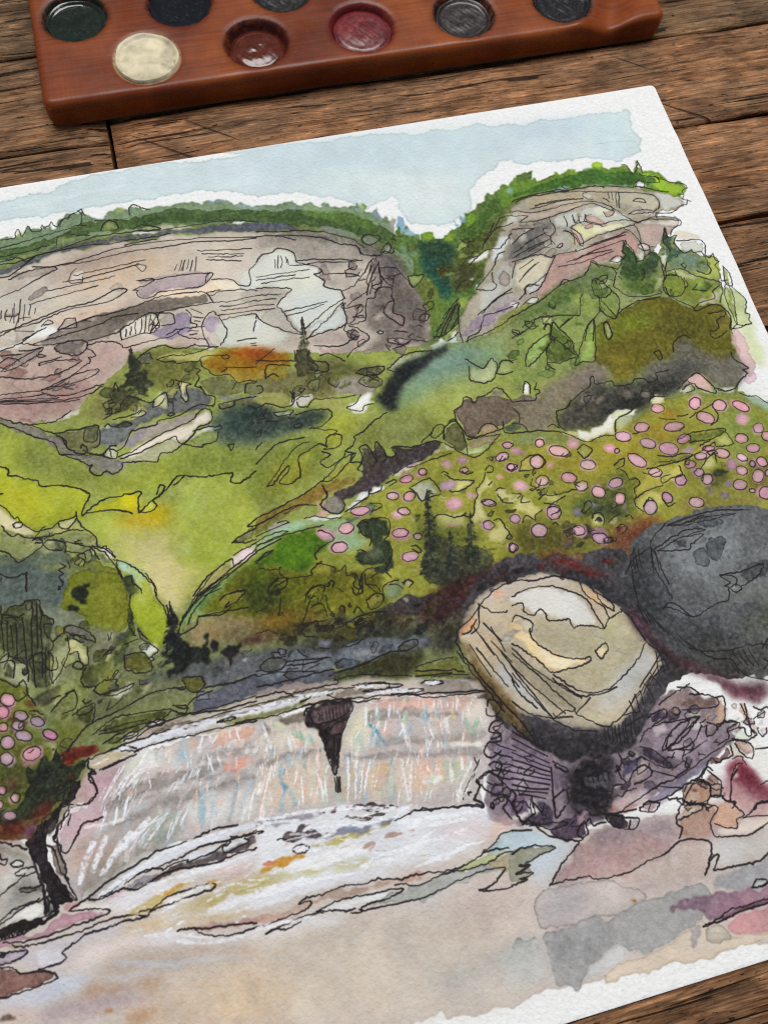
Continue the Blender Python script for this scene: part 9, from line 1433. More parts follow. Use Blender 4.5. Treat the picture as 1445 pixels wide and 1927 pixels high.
L 1.5|-2109,-1869 -2081,-1875 -2019,-1879 -1966,-1873 -1926,-1870 -1905,-1869 -1897,-1864 -1907,-1858 -1945,-1849 -1976,-1844 -1954,-1835 -1935,-1829;-2092,-1877 -2086,-1883 -2075,-1884 -2048,-1888 -2013,-1888 -1967,-1886 -1913,-1880 -1874,-1880 -1842,-1885 -1838,-1880 -1817,-1882 -1798,-1876 -1782,-1867 -1738,-1865 -1693,-1864 -1681,-1869 -1688,-1876 -1725,-1878 -1769,-1880 -1799,-1883 -1817,-1885 -1826,-1893 -1858,-1891 -1875,-1890 -1908,-1895 -1951,-1894;-1954,-1896 -1966,-1903 -1988,-1911 -1999,-1917 -1991,-1927 -2008,-1934 -2046,-1934;-1842,-1885 -1826,-1893
L 1.4|-2117,-1890 -2097,-1889 -2069,-1893 -2065,-1899 -2085,-1906 -2119,-1907;-2119,-1912 -2099,-1917 -2080,-1933 -2053,-1936 -2030,-1942 -2012,-1959 -2056,-1964 -2124,-1965;-2117,-1885 -2107,-1889 -2111,-1895 -2118,-1891;-1771,-1935 -1756,-1934 -1718,-1944 -1665,-1951 -1613,-1961;-1736,-1941 -1720,-1954 -1703,-1961 -1668,-1969 -1615,-1969
L 1.4|-1578,-1779 -1567,-1780;-1580,-1789 -1565,-1793 -1577,-1795;-1256,-1835 -1239,-1831 -1201,-1839 -1155,-1845 -1105,-1854 -1095,-1862 -1098,-1850 -1112,-1841 -1091,-1820 -1095,-1806 -1068,-1796 -1039,-1797 -1033,-1810 -1042,-1821 -1041,-1829 -1060,-1824 -1073,-1813;-1096,-1808 -1078,-1831 -1065,-1842 -1039,-1850 -1039,-1863 -1054,-1874 -1042,-1900;-1080,-1864 -1076,-1858 -1071,-1863 -1075,-1870 -1080,-1866;-1289,-1841 -1256,-1835
L 1.4|-1512,-1842 -1502,-1837 -1480,-1843 -1478,-1849 -1486,-1854 -1505,-1853 -1513,-1844;-1522,-1948 -1509,-1942 -1475,-1942 -1445,-1940 -1421,-1937 -1385,-1945 -1346,-1944 -1307,-1955 -1271,-1953 -1212,-1965 -1164,-1963 -1121,-1949 -1094,-1938 -1073,-1923 -1047,-1924;-1522,-1948 -1499,-1948 -1497,-1954 -1514,-1963 -1548,-1965 -1586,-1970 -1615,-1968;-1598,-1985 -1577,-1981 -1552,-1987 -1525,-1981 -1486,-1974 -1476,-1977;-1598,-1985 -1569,-1979 -1527,-1973 -1475,-1973
L 1.4|-1489,-1971 -1466,-1966 -1427,-1962 -1375,-1967 -1337,-1968 -1308,-1973 -1307,-1977 -1341,-1984 -1379,-1984 -1403,-1989 -1396,-1992 -1404,-1995 -1421,-1991;-1489,-1971 -1453,-1977 -1425,-1986 -1410,-1985;-1320,-1963 -1298,-1965 -1291,-1971 -1266,-1976 -1213,-1968 -1182,-1970 -1128,-1972 -1076,-1960 -1059,-1963;-1121,-1949 -1097,-1949 -1065,-1954;-1400,-1993 -1359,-1995 -1299,-2000 -1261,-2001 -1204,-1991 -1151,-1984 -1119,-1983 -1085,-1988 -1091,-1996 -1115,-2011 -1133,-2017 -1150,-2016 -1138,-2021 -1097,-2028 -1079,-2027;-1540,-1817 -1532,-1816 -1518,-1823
L 1.4|-1002,-2045 -969,-2016 -928,-1991 -898,-1973 -888,-1968 -888,-1946;-1002,-2045 -970,-2044 -943,-2048 -915,-2048 -906,-2057 -868,-2063 -819,-2062 -774,-2052 -740,-2049 -696,-2032 -653,-2041 -633,-2055 -652,-2090 -670,-2109 -645,-2084 -630,-2078 -626,-2082 -643,-2100 -646,-2106 -605,-2109 -564,-2112 -539,-2112 -516,-2103;-698,-2027 -683,-2009 -692,-1999 -679,-1973 -660,-1962
L 1.4|-673,-1952 -661,-1953 -656,-1963 -627,-1975 -610,-1975 -590,-1946 -608,-1926;-665,-1963 -631,-1932 -609,-1930;-684,-1992 -658,-1989 -624,-1983 -622,-1974 -590,-1990 -616,-2011 -620,-2042 -597,-2049 -546,-2059 -513,-2052 -492,-2046;-610,-2018 -591,-2032 -564,-2039 -559,-2022 -538,-2018 -553,-1993 -547,-1989 -569,-1980 -573,-1969 -597,-1963;-540,-2023 -486,-2033;-544,-2024 -510,-2013 -501,-2003 -474,-2005
L 1.5|-1062,-1967 -1036,-1961 -982,-1970 -967,-1979 -1002,-1983 -1029,-1990 -1054,-1993 -1031,-1997 -1049,-2003 -1066,-2007 -1028,-2013 -1046,-2018 -1061,-2017 -1045,-2022 -1063,-2024 -1080,-2025;-1048,-1922 -1007,-1932;-578,-2155 -566,-2146 -545,-2150 -546,-2157 -560,-2160 -581,-2157;-560,-2160 -539,-2157;-712,-2200 -673,-2194 -644,-2184 -612,-2186 -551,-2184;-712,-2200 -667,-2199 -623,-2193 -555,-2193;-558,-1984 -536,-1940 -517,-1926
L 1.4|-1022,-1916 -999,-1922 -976,-1950 -962,-1958 -916,-1978;-1022,-1916 -1005,-1913 -985,-1929 -965,-1941 -936,-1941 -926,-1936 -953,-1930 -1008,-1923;-991,-1871 -996,-1900 -989,-1902 -986,-1880 -976,-1901 -974,-1906 -963,-1886;-925,-1820 -947,-1913 -942,-1921 -920,-1904;-1029,-1888 -1021,-1912 -998,-1904 -989,-1902;-1033,-1872 -1026,-1904 -1013,-1914;-910,-1937 -921,-1945 -902,-1950 -875,-1942;-887,-1942 -902,-1950 -912,-1966 -902,-1974
L 1.4|-875,-1942 -872,-1957 -854,-1955 -843,-1957;-841,-1939 -798,-1959 -770,-1968 -782,-1984 -802,-1982 -833,-1964 -841,-1947;-790,-1967 -798,-1982;-762,-1952 -741,-1940 -714,-1949 -732,-1963 -762,-1954;-744,-1960 -735,-1947;-711,-1944 -695,-1942 -691,-1949;-689,-1948 -672,-1948;-872,-1935 -826,-1943 -769,-1948
L 1.2|-975,-1909 -967,-1911 -969,-1918 -976,-1916;-987,-1921 -985,-1929;-906,-1874 -908,-1893;-942,-1884 -912,-1869;-827,-1901 -815,-1912
G e9ecf4 .9 0.777|-1885,-1722 -1903,-1749 -1922,-1783;-1911,-1726 -1933,-1756 -1950,-1800;-1834,-1725 -1868,-1755 -1906,-1794;-1794,-1709 -1828,-1733 -1856,-1754
G e6eaf4 .85 0.323|-1753,-1706 -1783,-1734 -1813,-1762;-1776,-1711 -1813,-1733 -1843,-1765;-1712,-1709 -1730,-1729;-1727,-1712 -1751,-1745 -1765,-1763;-1746,-1722 -1764,-1756;-1789,-1725 -1823,-1752
G e8ebf4 .85 0.362|-1856,-1669 -1863,-1692;-1879,-1674 -1885,-1690;-1829,-1653 -1849,-1699;-1838,-1592 -1883,-1651;-1798,-1606 -1840,-1640;-1817,-1608 -1849,-1645
G e8ebf2 .85 0.496|-1914,-1830 -1868,-1811 -1807,-1792 -1746,-1779 -1670,-1773 -1594,-1771;-1885,-1827 -1823,-1801;-1755,-1836 -1681,-1838 -1588,-1830;-1792,-1837 -1725,-1833 -1643,-1833
G e6e8ee .8 0.625|-1702,-1911 -1657,-1909 -1603,-1909;-1703,-1918 -1648,-1919;-1834,-1927 -1772,-1940 -1704,-1965;-1774,-1953 -1712,-1972 -1640,-1978
G eeeae6 .8 0.647|-1926,-1694 -1882,-1698 -1845,-1697
G e8ebf2 .85 0.706|-1604,-1913 -1529,-1911 -1454,-1913 -1379,-1922;-1602,-1903 -1543,-1904 -1490,-1907;-1536,-1875 -1467,-1871 -1384,-1875;-1508,-1885 -1432,-1884 -1354,-1882;-1268,-1940 -1204,-1935 -1147,-1928;-1336,-1901 -1257,-1900 -1185,-1896;-1260,-1852 -1206,-1855 -1113,-1867;-1377,-1912 -1315,-1913 -1260,-1910;-1616,-1974 -1557,-1976 -1499,-1981
G e6e9f2 .8 0.363|-1533,-1822 -1472,-1823 -1411,-1825;-1470,-1813 -1416,-1813 -1348,-1822;-1570,-1799 -1533,-1801;-1585,-1816 -1540,-1821;-1514,-1841 -1461,-1841 -1391,-1841
G eceef4 .9 0.294|-1830,-1589 -1856,-1619 -1883,-1649;-1783,-1581 -1809,-1605 -1842,-1626;-1777,-1571 -1796,-1593;-1657,-1571 -1670,-1598;-1642,-1571 -1641,-1586;-1598,-1570 -1598,-1589;-1583,-1573 -1580,-1597;-1630,-1612 -1629,-1631;-1653,-1610 -1645,-1654;-1646,-1616 -1658,-1643;-1831,-1655 -1849,-1698;-1856,-1671 -1868,-1704;-1883,-1682 -1894,-1706
G e6eaf2 .85 0.363|-1711,-1707 -1732,-1738;-1731,-1710 -1751,-1742;-1756,-1707 -1790,-1732;-1765,-1712 -1812,-1727;-1571,-1713 -1592,-1763;-1563,-1704 -1582,-1732
G dfe4ee .8 0.184|-1720,-1646 -1735,-1668;-1728,-1648 -1746,-1664;-1708,-1641 -1727,-1663;-1699,-1636 -1715,-1658;-1688,-1635 -1702,-1654;-1678,-1634 -1690,-1650;-1672,-1634 -1682,-1648
G dfe2ea .8 0.529|-1844,-1555 -1801,-1550 -1746,-1545 -1708,-1546;-1746,-1545 -1668,-1541 -1590,-1544;-1597,-1539 -1531,-1539
G efece4 .7 0.223|-1895,-1572 -1861,-1566;-1962,-1662 -1949,-1647 -1923,-1645
G eef0f4 .9 0.338|-1358,-1691 -1366,-1735 -1377,-1773;-1342,-1699 -1352,-1742 -1362,-1777;-1324,-1700 -1340,-1749 -1353,-1779;-1310,-1707 -1325,-1737 -1340,-1775;-1464,-1706 -1471,-1757;-1429,-1707 -1427,-1742 -1429,-1767;-1416,-1718 -1421,-1769;-1534,-1693 -1555,-1739 -1568,-1769;-1552,-1695 -1567,-1721
G e8ecf4 .8 0.459|-1526,-1572 -1523,-1596 -1518,-1632;-1475,-1616 -1474,-1647;-1291,-1590 -1304,-1635;-1268,-1596 -1276,-1618;-1241,-1603 -1250,-1628;-1224,-1615 -1230,-1625;-1223,-1643 -1223,-1678 -1223,-1701;-1243,-1723 -1246,-1765 -1249,-1809;-1221,-1733 -1234,-1768 -1244,-1810
G eef0f6 .85 0.277|-1141,-1615 -1146,-1634;-1125,-1619 -1129,-1640;-1112,-1626 -1113,-1636;-1165,-1661 -1163,-1697;-1178,-1693 -1176,-1709;-1092,-1765 -1127,-1802 -1143,-1832;-1075,-1765 -1111,-1806 -1133,-1831
G e3e7f0 .9 0.625|-1531,-1539 -1467,-1539 -1411,-1541;-1442,-1533 -1398,-1540 -1354,-1545;-1305,-1545 -1274,-1550 -1242,-1556;-1286,-1568 -1229,-1573 -1166,-1587;-1147,-1575 -1119,-1581
G eaedf4 .9 0.515|-1576,-1767 -1516,-1775 -1462,-1777 -1395,-1791 -1335,-1802 -1275,-1817;-1451,-1780 -1394,-1787 -1350,-1798;-1336,-1809 -1291,-1817 -1253,-1824
G e9edf4 .85 0.66|-1469,-1808 -1409,-1820 -1342,-1830 -1280,-1834;-1578,-1777 -1533,-1781 -1488,-1789;-1282,-1845 -1221,-1853 -1166,-1856;-1262,-1857 -1209,-1867 -1139,-1874
'''
PW, PH, RES = 305.0, 229.0, 8.0                # sheet in mm, canvas pixels per mm
CW, CH = int(PW * RES), int(PH * RES)
def to_px(p): return np.stack([(p[:, 0] / 10. + PW) * RES, (p[:, 1] / 10. + PH) * RES], 1)   # row 0 = bottom edge
def blur1(a, r, ax):
    r = int(round(r))
    if r < 1: return a
    p = [(0, 0), (0, 0)]; p[ax] = (r + 1, r)
    c = np.cumsum(np.pad(a, p, mode='edge'), axis=ax, dtype=np.float64)
    n_ = a.shape[ax]
    hi = np.take(c, np.arange(2 * r + 1, 2 * r + 1 + n_), ax); lo_ = np.take(c, np.arange(n_), ax)
    return ((hi - lo_) / (2 * r + 1)).astype(np.float32)
def blur(a, sig):
    if sig < .4: return a
    r = max(1, round(sig * .95))
    for _ in range(3): a = blur1(blur1(a, r, 0), r, 1)
    return a
def vnoise(cell, h=CH, w_=CW):
    gh, gw = int(h / cell) + 3, int(w_ / cell) + 3
    g = rng.random((gh, gw)).astype(np.float32)
    yy = np.arange(h) / cell; xx = np.arange(w_) / cell
    y0 = yy.astype(int); x0 = xx.astype(int)
    fy = (yy - y0).astype(np.float32); fx = (xx - x0).astype(np.float32)
    fy = (fy * fy * (3 - 2 * fy))[:, None]; fx = (fx * fx * (3 - 2 * fx))[None]
    a = g[y0][:, x0]; b = g[y0][:, x0 + 1]; c = g[y0 + 1][:, x0]; d_ = g[y0 + 1][:, x0 + 1]
    return (a * (1 - fx) + b * fx) * (1 - fy) + (c * (1 - fx) + d_ * fx) * fy
def fbm(cell, n_):
    o = 0; amp = 1; tot = 0
    for _ in range(n_): o = o + vnoise(cell) * amp; tot += amp; amp *= .55; cell /= 2
    return o / tot
WX = ((fbm(9, 2) - .5) * 9 + (fbm(34, 3) - .5) * 15).astype(np.float32); WY = ((fbm(9, 2) - .5) * 9 + (fbm(34, 3) - .5) * 15).astype(np.float32)
N_big = fbm(60, 5); N_mid = fbm(22, 4); N_fine = fbm(6, 2)
tooth = fbm(5.5, 3); tooth = (tooth - tooth.mean()) / tooth.std()
canvas = np.empty((CH, CW, 3), np.float32)
PAPER = np.array([233, 235, 235], np.float32) / 255.
canvas[:] = PAPER

def chaikin(p, closed):
    if len(p) < 3: return p
    if closed:
        q = np.roll(p, -1, 0); return np.stack([p * .75 + q * .25, p * .25 + q * .75], 1).reshape(-1, 2)
    a = p[:-1] * .75 + p[1:] * .25; b = p[:-1] * .25 + p[1:] * .75
    return np.concatenate([p[:1], np.stack([a, b], 1).reshape(-1, 2), p[-1:]])
def catmull(p, k_=4):
    if len(p) < 3: return p
    e = np.concatenate([[2 * p[0] - p[1]], p, [2 * p[-1] - p[-2]]]); o = []
    for i in range(1, len(e) - 2):
        p0, p1, p2, p3 = e[i - 1:i + 3]
        for t in np.arange(k_) / k_:
            o.append(.5 * (2 * p1 + (p2 - p0) * t + (2 * p0 - 5 * p1 + 4 * p2 - p3) * t * t + (3 * p1 - p0 - 3 * p2 + p3) * t ** 3) * .82 + .18 * (p1 + (p2 - p1) * t))
    return np.array(o + [p[-1]])
def roughen(p, amp, closed=True):
    for _ in range(2):
        q = np.roll(p, -1, 0) if closed else p[1:]
        a = p if closed else p[:-1]
        L = np.hypot(*(q - a).T)
        m = (a + q) / 2 + rng.normal(0, 1, a.shape) * np.minimum(amp, L * .12)[:, None]
        o = np.stack([a, m], 1).reshape(-1, 2)
        p = o if closed else np.concatenate([o, p[-1:]])
        amp *= .6
    return p
def fill(p, pad):
    x0 = max(0, int(p[:, 0].min()) - pad); x1 = min(CW, int(p[:, 0].max()) + pad + 2)
    y0 = max(0, int(p[:, 1].min()) - pad); y1 = min(CH, int(p[:, 1].max()) + pad + 2)
    if x1 - x0 < 2 or y1 - y0 < 2: return None
    H_, W_ = y1 - y0, x1 - x0; acc = np.zeros((H_, W_ + 1), np.float32)
    q = np.roll(p, -1, 0)
    for sub in (.25, .75):
        for (ax, ay), (bx, by) in zip(p, q):
            if ay == by: continue
            s_ = 1.0
            if ay > by: ax, ay, bx, by = bx, by, ax, ay; s_ = -1.0
            r0 = max(0, int(math.ceil(ay - y0 - sub))); r1 = min(H_ - 1, int(math.ceil(by - y0 - sub)) - 1)
            if r1 < r0: continue
            r = np.arange(r0, r1 + 1)
            xs = ax + (r + y0 + sub - ay) * (bx - ax) / (by - ay) - x0
            xs = np.clip(xs, 0, W_ - .001); xi = xs.astype(int); fr = xs - xi
            np.add.at(acc, (r, xi), s_ * (1 - fr)); np.add.at(acc, (r, np.minimum(xi + 1, W_)), s_ * fr)
    m = np.clip(np.abs(np.cumsum(acc, 1)[:, :W_]) / 2, 0, 1)
    return (slice(y0, y1), slice(x0, x1)), m.astype(np.float32)
def hexc(h): return np.array([int(h[i:i + 2], 16) for i in (0, 2, 4)], np.float32) / 255.
def wash(p, col, alpha, soft, edge, jit=.34, warp=1.0):
    p = roughen(chaikin(p, True) if soft > .28 else p, jit * RES)
    sig = soft * RES * (.5 if soft < .7 else .8)
    r = fill(p, int(sig * 3) + 6)
    if r is None: return
    sl, m = r
    if warp > 0:
        hh, ww = m.shape
        iy = np.clip(np.arange(hh)[:, None] + (WY[sl] * warp).astype(int), 0, hh - 1)
        ix = np.clip(np.arange(ww)[None] + (WX[sl] * warp).astype(int), 0, ww - 1)
        m = m[iy, ix]
    if sig > 1.2:
        m = blur(m, sig)
        nz = (N_mid[sl] if sig < 10 else N_big[sl]) - .5
        m = np.clip(m + nz * 1.76 * m * (1 - m), 0, 1)
        if soft < .7: m = np.clip((m - .5) * (3.2 if soft < .45 else 1.8) + .5 + (N_fine[sl] - .5) * .35 * (m > .02), 0, 1)
    else:
        m = blur(m, .7)
    lum = float(col.mean()); va = .5 + .9 * (1 - lum) if lum < .75 else .35
    c = col[None, None] * (1 + va * ((N_big[sl] - .5) * .26 + (N_mid[sl] - .5) * .20)[..., None])
    if edge > 0 and sig < 12:
        e = np.clip((m - blur(m, max(2.6, sig * .9))) * 2.4, 0, 1)
        c = c * (1 - edge * .55 * e[..., None])
    a = (m * alpha)[..., None]
    canvas[sl] = canvas[sl] * (1 - a) + np.clip(c, 0, 1) * a
def line(p, width, col, alpha, dry=0., soft=.55, taper=0.):
    # p in canvas px, width in px
    n_ = len(p); ws = width * (1 + .30 * np.sin(np.cumsum(rng.normal(0, .45, n_)) + rng.uniform(0, 6)))
    if taper:
        t = np.linspace(0, 1, n_); ws = ws * (1 - taper * np.abs(2 * t - 1) ** 3)
    x0 = max(0, int(p[:, 0].min() - width) - 3); x1 = min(CW, int(p[:, 0].max() + width) + 4)
    y0 = max(0, int(p[:, 1].min() - width) - 3); y1 = min(CH, int(p[:, 1].max() + width) + 4)
    if x1 <= x0 or y1 <= y0: return
    cov = np.zeros((y1 - y0, x1 - x0), np.float32)
    for i in range(n_ - 1):
        a, b = p[i], p[i + 1]; wd_ = max(ws[i], ws[i + 1]) / 2 + soft * 2 + 1
        u0 = max(x0, int(min(a[0], b[0]) - wd_)); u1 = min(x1, int(max(a[0], b[0]) + wd_) + 2)
        v0 = max(y0, int(min(a[1], b[1]) - wd_)); v1 = min(y1, int(max(a[1], b[1]) + wd_) + 2)
        if u1 <= u0 or v1 <= v0: continue
        xx = np.arange(u0, u1, dtype=np.float32)[None]; yy = np.arange(v0, v1, dtype=np.float32)[:, None]
        dx, dy = b - a; L2 = dx * dx + dy * dy + 1e-6
        t = np.clip(((xx - a[0]) * dx + (yy - a[1]) * dy) / L2, 0, 1)
        dist = np.hypot(xx - a[0] - t * dx, yy - a[1] - t * dy)
        hw = (ws[i] * (1 - t) + ws[i + 1] * t) / 2
        c = np.clip((hw - dist) / soft * .5 + .5, 0, 1)
        s_ = cov[v0 - y0:v1 - y0, u0 - x0:u1 - x0]; np.maximum(s_, c, out=s_)
    sl = (slice(y0, y1), slice(x0, x1))
    if dry: cov = cov * np.clip(1.15 - dry * .5 + dry * (.55 * tooth[sl] + 2.2 * (N_fine[sl] - .5)), 0, 1)
    a = (cov * alpha)[..., None]
    canvas[sl] = canvas[sl] * (1 - a) + col[None, None] * a
def pts(s_): return to_px(np.array([[float(v) for v in t.split(',')] for t in s_.split()]))
INK = np.array([.105, .090, .100], np.float32)
wet, ink, gou = [], [], []
for ln in STROKES.strip().split('\n'):
    h_, b_ = ln.split('|'); h_ = h_.split()
    (ink if h_[0] == 'L' else gou if h_[0] in 'Gf' else wet).append((h_, b_.split(';')))
dots = []; facets = []
def scatter(h_, body, gouache):
    poly = pts(body); lo_, hi_ = poly.min(0), poly.max(0); k_ = 0
    ang, spread, alpha = float(h_[4]), float(h_[5]), float(h_[6])
    while k_ < int(h_[1]):
        c0 = rng.uniform(lo_, hi_); ins = False
        for (x1, y1), (x2, y2) in zip(poly, np.roll(poly, 1, 0)):
            if (y1 > c0[1]) != (y2 > c0[1]) and c0[0] < (x2 - x1) * (c0[1] - y1) / (y2 - y1) + x1: ins = not ins
        if not ins: continue
        k_ += 1; a_ = ang + rng.normal(0, spread); L_ = float(h_[2]) * RES * rng.uniform(.45, 1.1)
        if L_ < 2: continue
        d_ = np.array([math.cos(a_), math.sin(a_)]) * L_ / 2; nn = np.array([-d_[1], d_[0]]) * rng.normal(0, .10)
        p = np.stack([c0 - d_, c0 + nn, c0 + d_])
        line(roughen(catmull(p), .12 * RES, False), float(h_[3]) * RES * rng.uniform(.6, 1.3), hexc(h_[7 + rng.integers(len(h_) - 7)]), alpha * rng.uniform(.6, 1.1), .75 if gouache else .4, .8 if gouache else 1.4, .45)
wet.sort(key=lambda e: e[0][0] == 'D')
for h_, subs in wet:
    if h_[0] == 'W':
        for s_ in subs:
            if len(s_.split()) > 2: wash(pts(s_), hexc(h_[1]), float(h_[2]), float(h_[3]), float(h_[4]))
    elif h_[0] == 'R':      # scattered angular facets with broken ink outlines
        poly = pts(subs[0]); lo_, hi_ = poly.min(0), poly.max(0); cnt = int(h_[1]); k_ = 0
        while k_ < cnt:
            c0 = rng.uniform(lo_, hi_); ins = False
            for (x1, y1), (x2, y2) in zip(poly, np.roll(poly, 1, 0)):
                if (y1 > c0[1]) != (y2 > c0[1]) and c0[0] < (x2 - x1) * (c0[1] - y1) / (y2 - y1) + x1: ins = not ins
            if not ins: continue
            k_ += 1; n_ = rng.integers(4, 8); sz = rng.uniform(float(h_[2]), float(h_[3])) * RES; th = rng.normal(.25, .5)
            an = (np.arange(n_) + rng.uniform(-.3, .3, n_)) / n_ * 2 * math.pi; q = sz * rng.uniform(.55, 1.15, n_)
            u_, v_ = q * np.cos(an), q * np.sin(an) * rng.uniform(.35, .8)
            P_ = c0 + np.stack([u_ * math.cos(th) - v_ * math.sin(th), u_ * math.sin(th) + v_ * math.cos(th)], 1)
            wash(P_, hexc(h_[5 + rng.integers(len(h_) - 5)]), rng.uniform(.5, .95), (.1, .1, .35)[rng.integers(3)], .6, .3, .5)
            if rng.random() < float(h_[4]): facets.append(np.concatenate([P_, P_[:1]])[rng.integers(0, 3):n_ + 1 - rng.integers(0, 2)] + rng.normal(0, 1., 2))
    elif h_[0] == 'C':      # spindly conifers: a trunk line with drooping branch dabs
        for s_ in subs:
            q = np.array([float(v) for v in s_.split(',')]); ab = to_px(q[:4].reshape(2, 2)); hw_ = q[4] / 10 * RES / 2
            ax_ = ab[1] - ab[0]; L_ = np.hypot(*ax_); ax_ /= L_; sd_ = np.array([-ax_[1], ax_[0]])
            line(roughen(ab, 1.5, False), .35 * RES, hexc(h_[1]), float(h_[2]), .2)
            for t_ in np.arange(.06, 1.0, 3.4 / L_):
                for sg in (-1, 1):
                    if rng.random() < .2: continue
                    w_l = 1.35 * hw_ * (t_ ** .8) * rng.uniform(.45, 1.15); b0_ = ab[0] + ax_ * L_ * (t_ + rng.normal(0, .008))
                    line(roughen(np.stack([b0_, b0_ + sd_ * sg * w_l * .6 + ax_ * w_l * .15, b0_ + sd_ * sg * w_l + ax_ * w_l * rng.uniform(.2, .7)]), 1., False), .5 * RES * rng.uniform(.7, 1.7), hexc(h_[1]), float(h_[2]) * rng.uniform(.6, 1), .35, .8, .6)
    elif h_[0] == 'F': scatter(h_, subs[0], False)
    elif h_[0] == 'S':
        for s_ in subs: line(roughen(catmull(pts(s_)), .2 * RES, False), float(h_[3]) * RES, hexc(h_[1]), float(h_[2]), .45, max(.6, float(h_[4]) * RES), .15)
    elif h_[0] == 'D':
        for s_ in subs:
            cx_, cy_, ax_, ay_, bx_, by_ = [float(v) / 10 for v in s_.split(',')]
            an = np.linspace(0, 2 * math.pi, 15)[:-1]
            rad = (1 + rng.normal(0, .07, 14)) * rng.uniform(1.0, 1.24)
            P_ = np.stack([(cx_ + (ax_ * np.cos(an) + bx_ * np.sin(an)) * rad + PW) * RES, (cy_ + (ay_ * np.cos(an) + by_ * np.sin(an)) * rad + PH) * RES], 1)
            cc = hexc(h_[1]) * .88 + .12 * np.array([.86, .80, .78]) + rng.normal(0, .035) + rng.normal(0, .018, 3)
            if rng.random() < .35: wash(P_ + rng.normal(0, .5, 2) * RES, (cc * .9 + np.array([.0, -.01, .05])).astype(np.float32), rng.uniform(.35, .8), .15, .3, .25, .6)
            wash(P_, cc.astype(np.float32), .96, .06, .45, .1, .25)
            off = rng.normal(0, .16, 2) * RES
            an2 = np.linspace(.3, 2 * math.pi + .3 + rng.uniform(-.35, .6), 18); sc = rng.uniform(1.0, 1.14)
            Q_ = np.stack([(cx_ + (ax_ * np.cos(an2) + bx_ * np.sin(an2)) * sc + PW) * RES, (cy_ + (ay_ * np.cos(an2) + by_ * np.sin(an2)) * sc + PH) * RES], 1) + off + rng.normal(0, .5, (18, 2))
            if rng.random() < .92: dots.append(Q_)
# pigment settling: density follows the paper's tooth, then the ink, then white body colour
dens = -np.log(np.clip(canvas / PAPER, .02, 1.0))
lumd = np.clip(dens.mean(-1), 0, 2)
for src, ce in ((N_big, .50), (N_big, .57), (N_mid, .53)):
    tq = (src - ce) / (.010 if src is N_big else .016); tide = np.where(tq > 0, np.exp(-tq * .9), np.exp(-(tq * 3) ** 2))
    dens *= (1 + (.16 if src is N_big else .08) * tide * np.clip(lumd * 5, 0, 1))[..., None]
dens = dens * .96 + .04 * dens.mean(-1, keepdims=True)
dens *= (1 + .13 * np.clip(lumd - .15, 0, 1))[..., None]
dens *= (1 + (.08 + .02 * lumd) * tooth + .14 * (N_fine - .5) + .12 * (N_mid - .5))[..., None]
canvas = (PAPER * np.exp(-np.clip(dens, 0, 6))).astype(np.float32)
for h_, subs in ink:
    for s_ in subs:
        p = pts(s_)
        p = roughen(catmull(p, 3), .13 * RES, False)
        line(p, float(h_[1]) * .225 * RES, INK, .93, .16)
for q in facets:
    if len(q) > 1: line(roughen(q, .14 * RES, False), .24 * RES, INK, .88, .2)
for q in dots: line(catmull(q, 2), .24 * RES, INK, .9, .16)
for h_, subs in gou:
    if h_[0] == 'f': scatter(h_, subs[0], True); continue
    for s_ in subs:
        p = pts(s_) + rng.normal(0, .6, 2)
        wpx = float(h_[3]) * RES
        if wpx > 6:      # broad strokes are several hairs side by side
            dv = p[-1] - p[0]; nrm = np.array([-dv[1], dv[0]]) / (np.hypot(*dv) + 1e-6)
            for q in np.linspace(-.5, .5, int(wpx / 2.4) + 2):
                line(roughen(catmull(p + nrm * q * wpx), .12 * RES, False), 4.2, hexc(h_[1]), float(h_[2]) * rng.uniform(.75, 1.0), .7, 1.0, .4)
        else:
            line(roughen(catmull(p), .1 * RES, False), max(3.4, wpx * 1.25), hexc(h_[1]), float(h_[2]), .5, .8, .4)
canvas *= (1 + .010 * tooth)[..., None]
img = bpy.data.images.new('brushwork', CW, CH, alpha=False)
px_ = np.ones((CH, CW, 4), np.float32); px_[..., :3] = np.clip(canvas, 0, 1)
img.pixels.foreach_set(px_.ravel()); img.update(); img.pack()

k = NT('painted_paper')
tx = k.n('TexImage', image=img, extension='EXTEND', interpolation='Cubic')
uvn = k.n('UVMap', uv_map='sheet'); k.l(uvn.outputs[0], tx.inputs[0])
geo = k.n('NewGeometry'); sepn = k.n('SeparateXYZ'); k.l(geo.outputs['Normal'], sepn.inputs[0])
top = k.math('GREATER_THAN', sepn.outputs[2], .6)
k.l(k.mix(top, (.78, .78, .76), tx.outputs[0]), k.b.inputs['Base Color'])
k.b.inputs['Roughness'].default_value = .82; k.b.inputs['Specular IOR Level'].default_value = .25
pv = k.coords((1, 1, 1))
tn = k.math('ADD', k.noise(pv, 1150, 3, .55, .3), k.math('MULTIPLY', k.noise(pv, 420, 2), .6))
mpc = k.n('Mapping', vector_type='TEXTURE'); mpc.inputs['Location'].default_value = (-.0135, -.0098, 0); mpc.inputs['Rotation'].default_value = (0, 0, -.80)
tcc = k.n('TexCoord'); k.l(tcc.outputs['Object'], mpc.inputs[0]); spc = k.n('SeparateXYZ'); k.l(mpc.outputs[0], spc.inputs[0])
crs = k.ramp(k.math('ADD', k.math('MULTIPLY', k.math('ADD', spc.outputs[1], k.math('MULTIPLY', k.noise(pv, 300, 2), .0006)), 420), .5), (.30, 0.0), (.47, .6), (.53, .45), (.7, 0.1))
k.l(k.bump(crs, .00025, .6, k.bump(tn, .00030, 1.0)), k.b.inputs['Normal'])

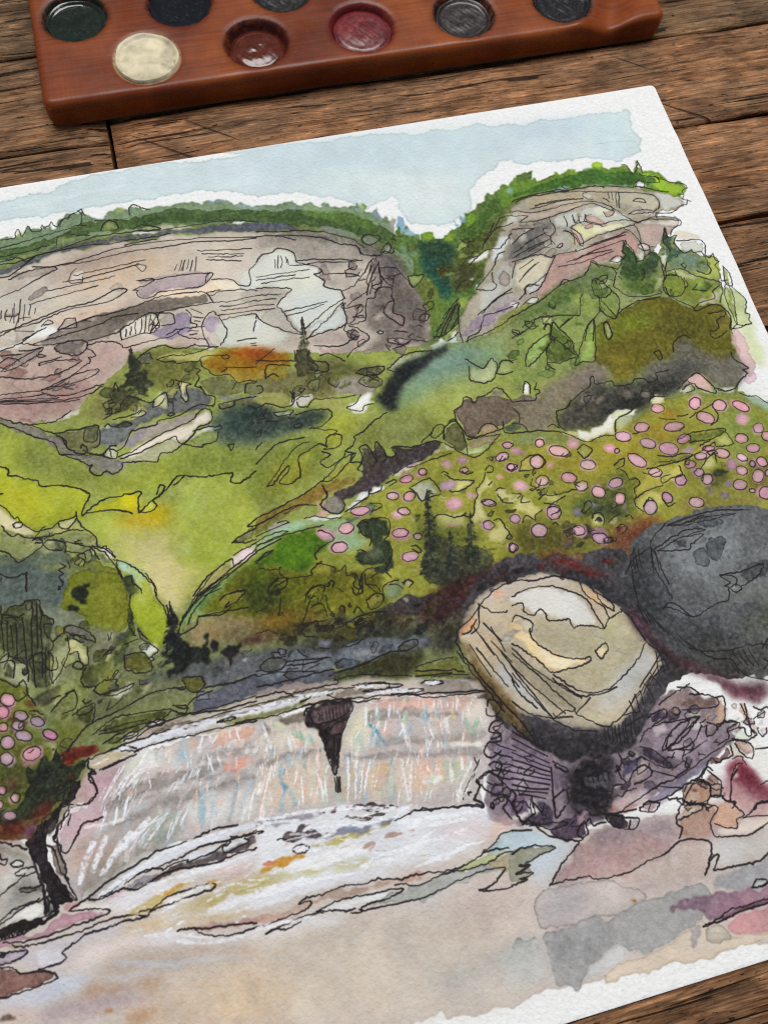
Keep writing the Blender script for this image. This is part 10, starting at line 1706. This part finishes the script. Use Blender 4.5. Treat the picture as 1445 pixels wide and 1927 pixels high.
# the sheet: worn rounded corners, slight lift of the near edge, thin real thickness
W_, H_ = PW / 1000, PH / 1000
def sheet():
    nx_, ny_ = 90, 68; rc = .0017
    xs = -W_ + W_ * np.linspace(0, 1, nx_); ys = -H_ + H_ * np.linspace(0, 1, ny_)
    xs = np.unique(np.concatenate([xs, -np.geomspace(.0001, .003, 6), -W_ + np.geomspace(.0001, .003, 6)])); ys = np.unique(np.concatenate([ys, -np.geomspace(.0001, .003, 6), -H_ + np.geomspace(.0001, .003, 6)]))
    nx_, ny_ = len(xs), len(ys)
    vv, uv = [], []
    for x in xs:
        for y in ys:
            u, v_ = x, y
            cx_ = min(max(u, -W_ + rc), -rc); cy_ = min(max(v_, -H_ + rc), -rc)
            dx, dy = u - cx_, v_ - cy_; m = max(abs(dx), abs(dy)); l = math.hypot(dx, dy)
            if l > m > 0: u, v_ = cx_ + dx * m / l, cy_ + dy * m / l
            edge = min(-x, x + W_, -y, y + H_)
            wob = .00011 * math.sin(y * 97 + 1.0) + .00007 * math.sin(y * 260)
            if x > -.004: u += wob * (1 + x / .004)
            z = -.00012 * max(0, 1 - edge / .0006) + .0011 * max(0, (-y - .195) / .034) ** 2 + .0004 * max(0, (x + .03) / .03) ** 2 * (1 if y < -.02 else .3)
            vv.append((u, v_, z)); uv.append((u / W_ + 1, v_ / H_ + 1))
    ii = np.arange(nx_ * ny_).reshape(nx_, ny_)
    f = np.stack([ii[:-1, :-1], ii[1:, :-1], ii[1:, 1:], ii[:-1, 1:]], -1).reshape(-1, 4).tolist()
    lp = list(ii[:, 0]) + list(ii[-1, 1:]) + list(ii[-2::-1, -1]) + list(ii[0, -2:0:-1])
    b0 = len(vv); n_ = len(lp)
    for q in lp: vv.append((vv[q][0], vv[q][1], TZ + .00003)); uv.append(uv[q])
    for i in range(n_): f.append([int(lp[(i + 1) % n_]), int(lp[i]), b0 + i, b0 + (i + 1) % n_])
    me_ = mesh('watercolour_painting', vv, f)
    ul = me_.uv_layers.new(name='sheet'); li = np.empty(len(me_.loops), np.int32); me_.loops.foreach_get('vertex_index', li)
    ul.data.foreach_set('uv', np.array(uv, np.float32)[li].ravel())
    return me_
o = link('watercolour_painting', sheet(), k.m)
o['label'] = 'watercolour and ink landscape of cliffs, flowering hill, boulders and waterfall on white paper'
o['category'] = 'painting'
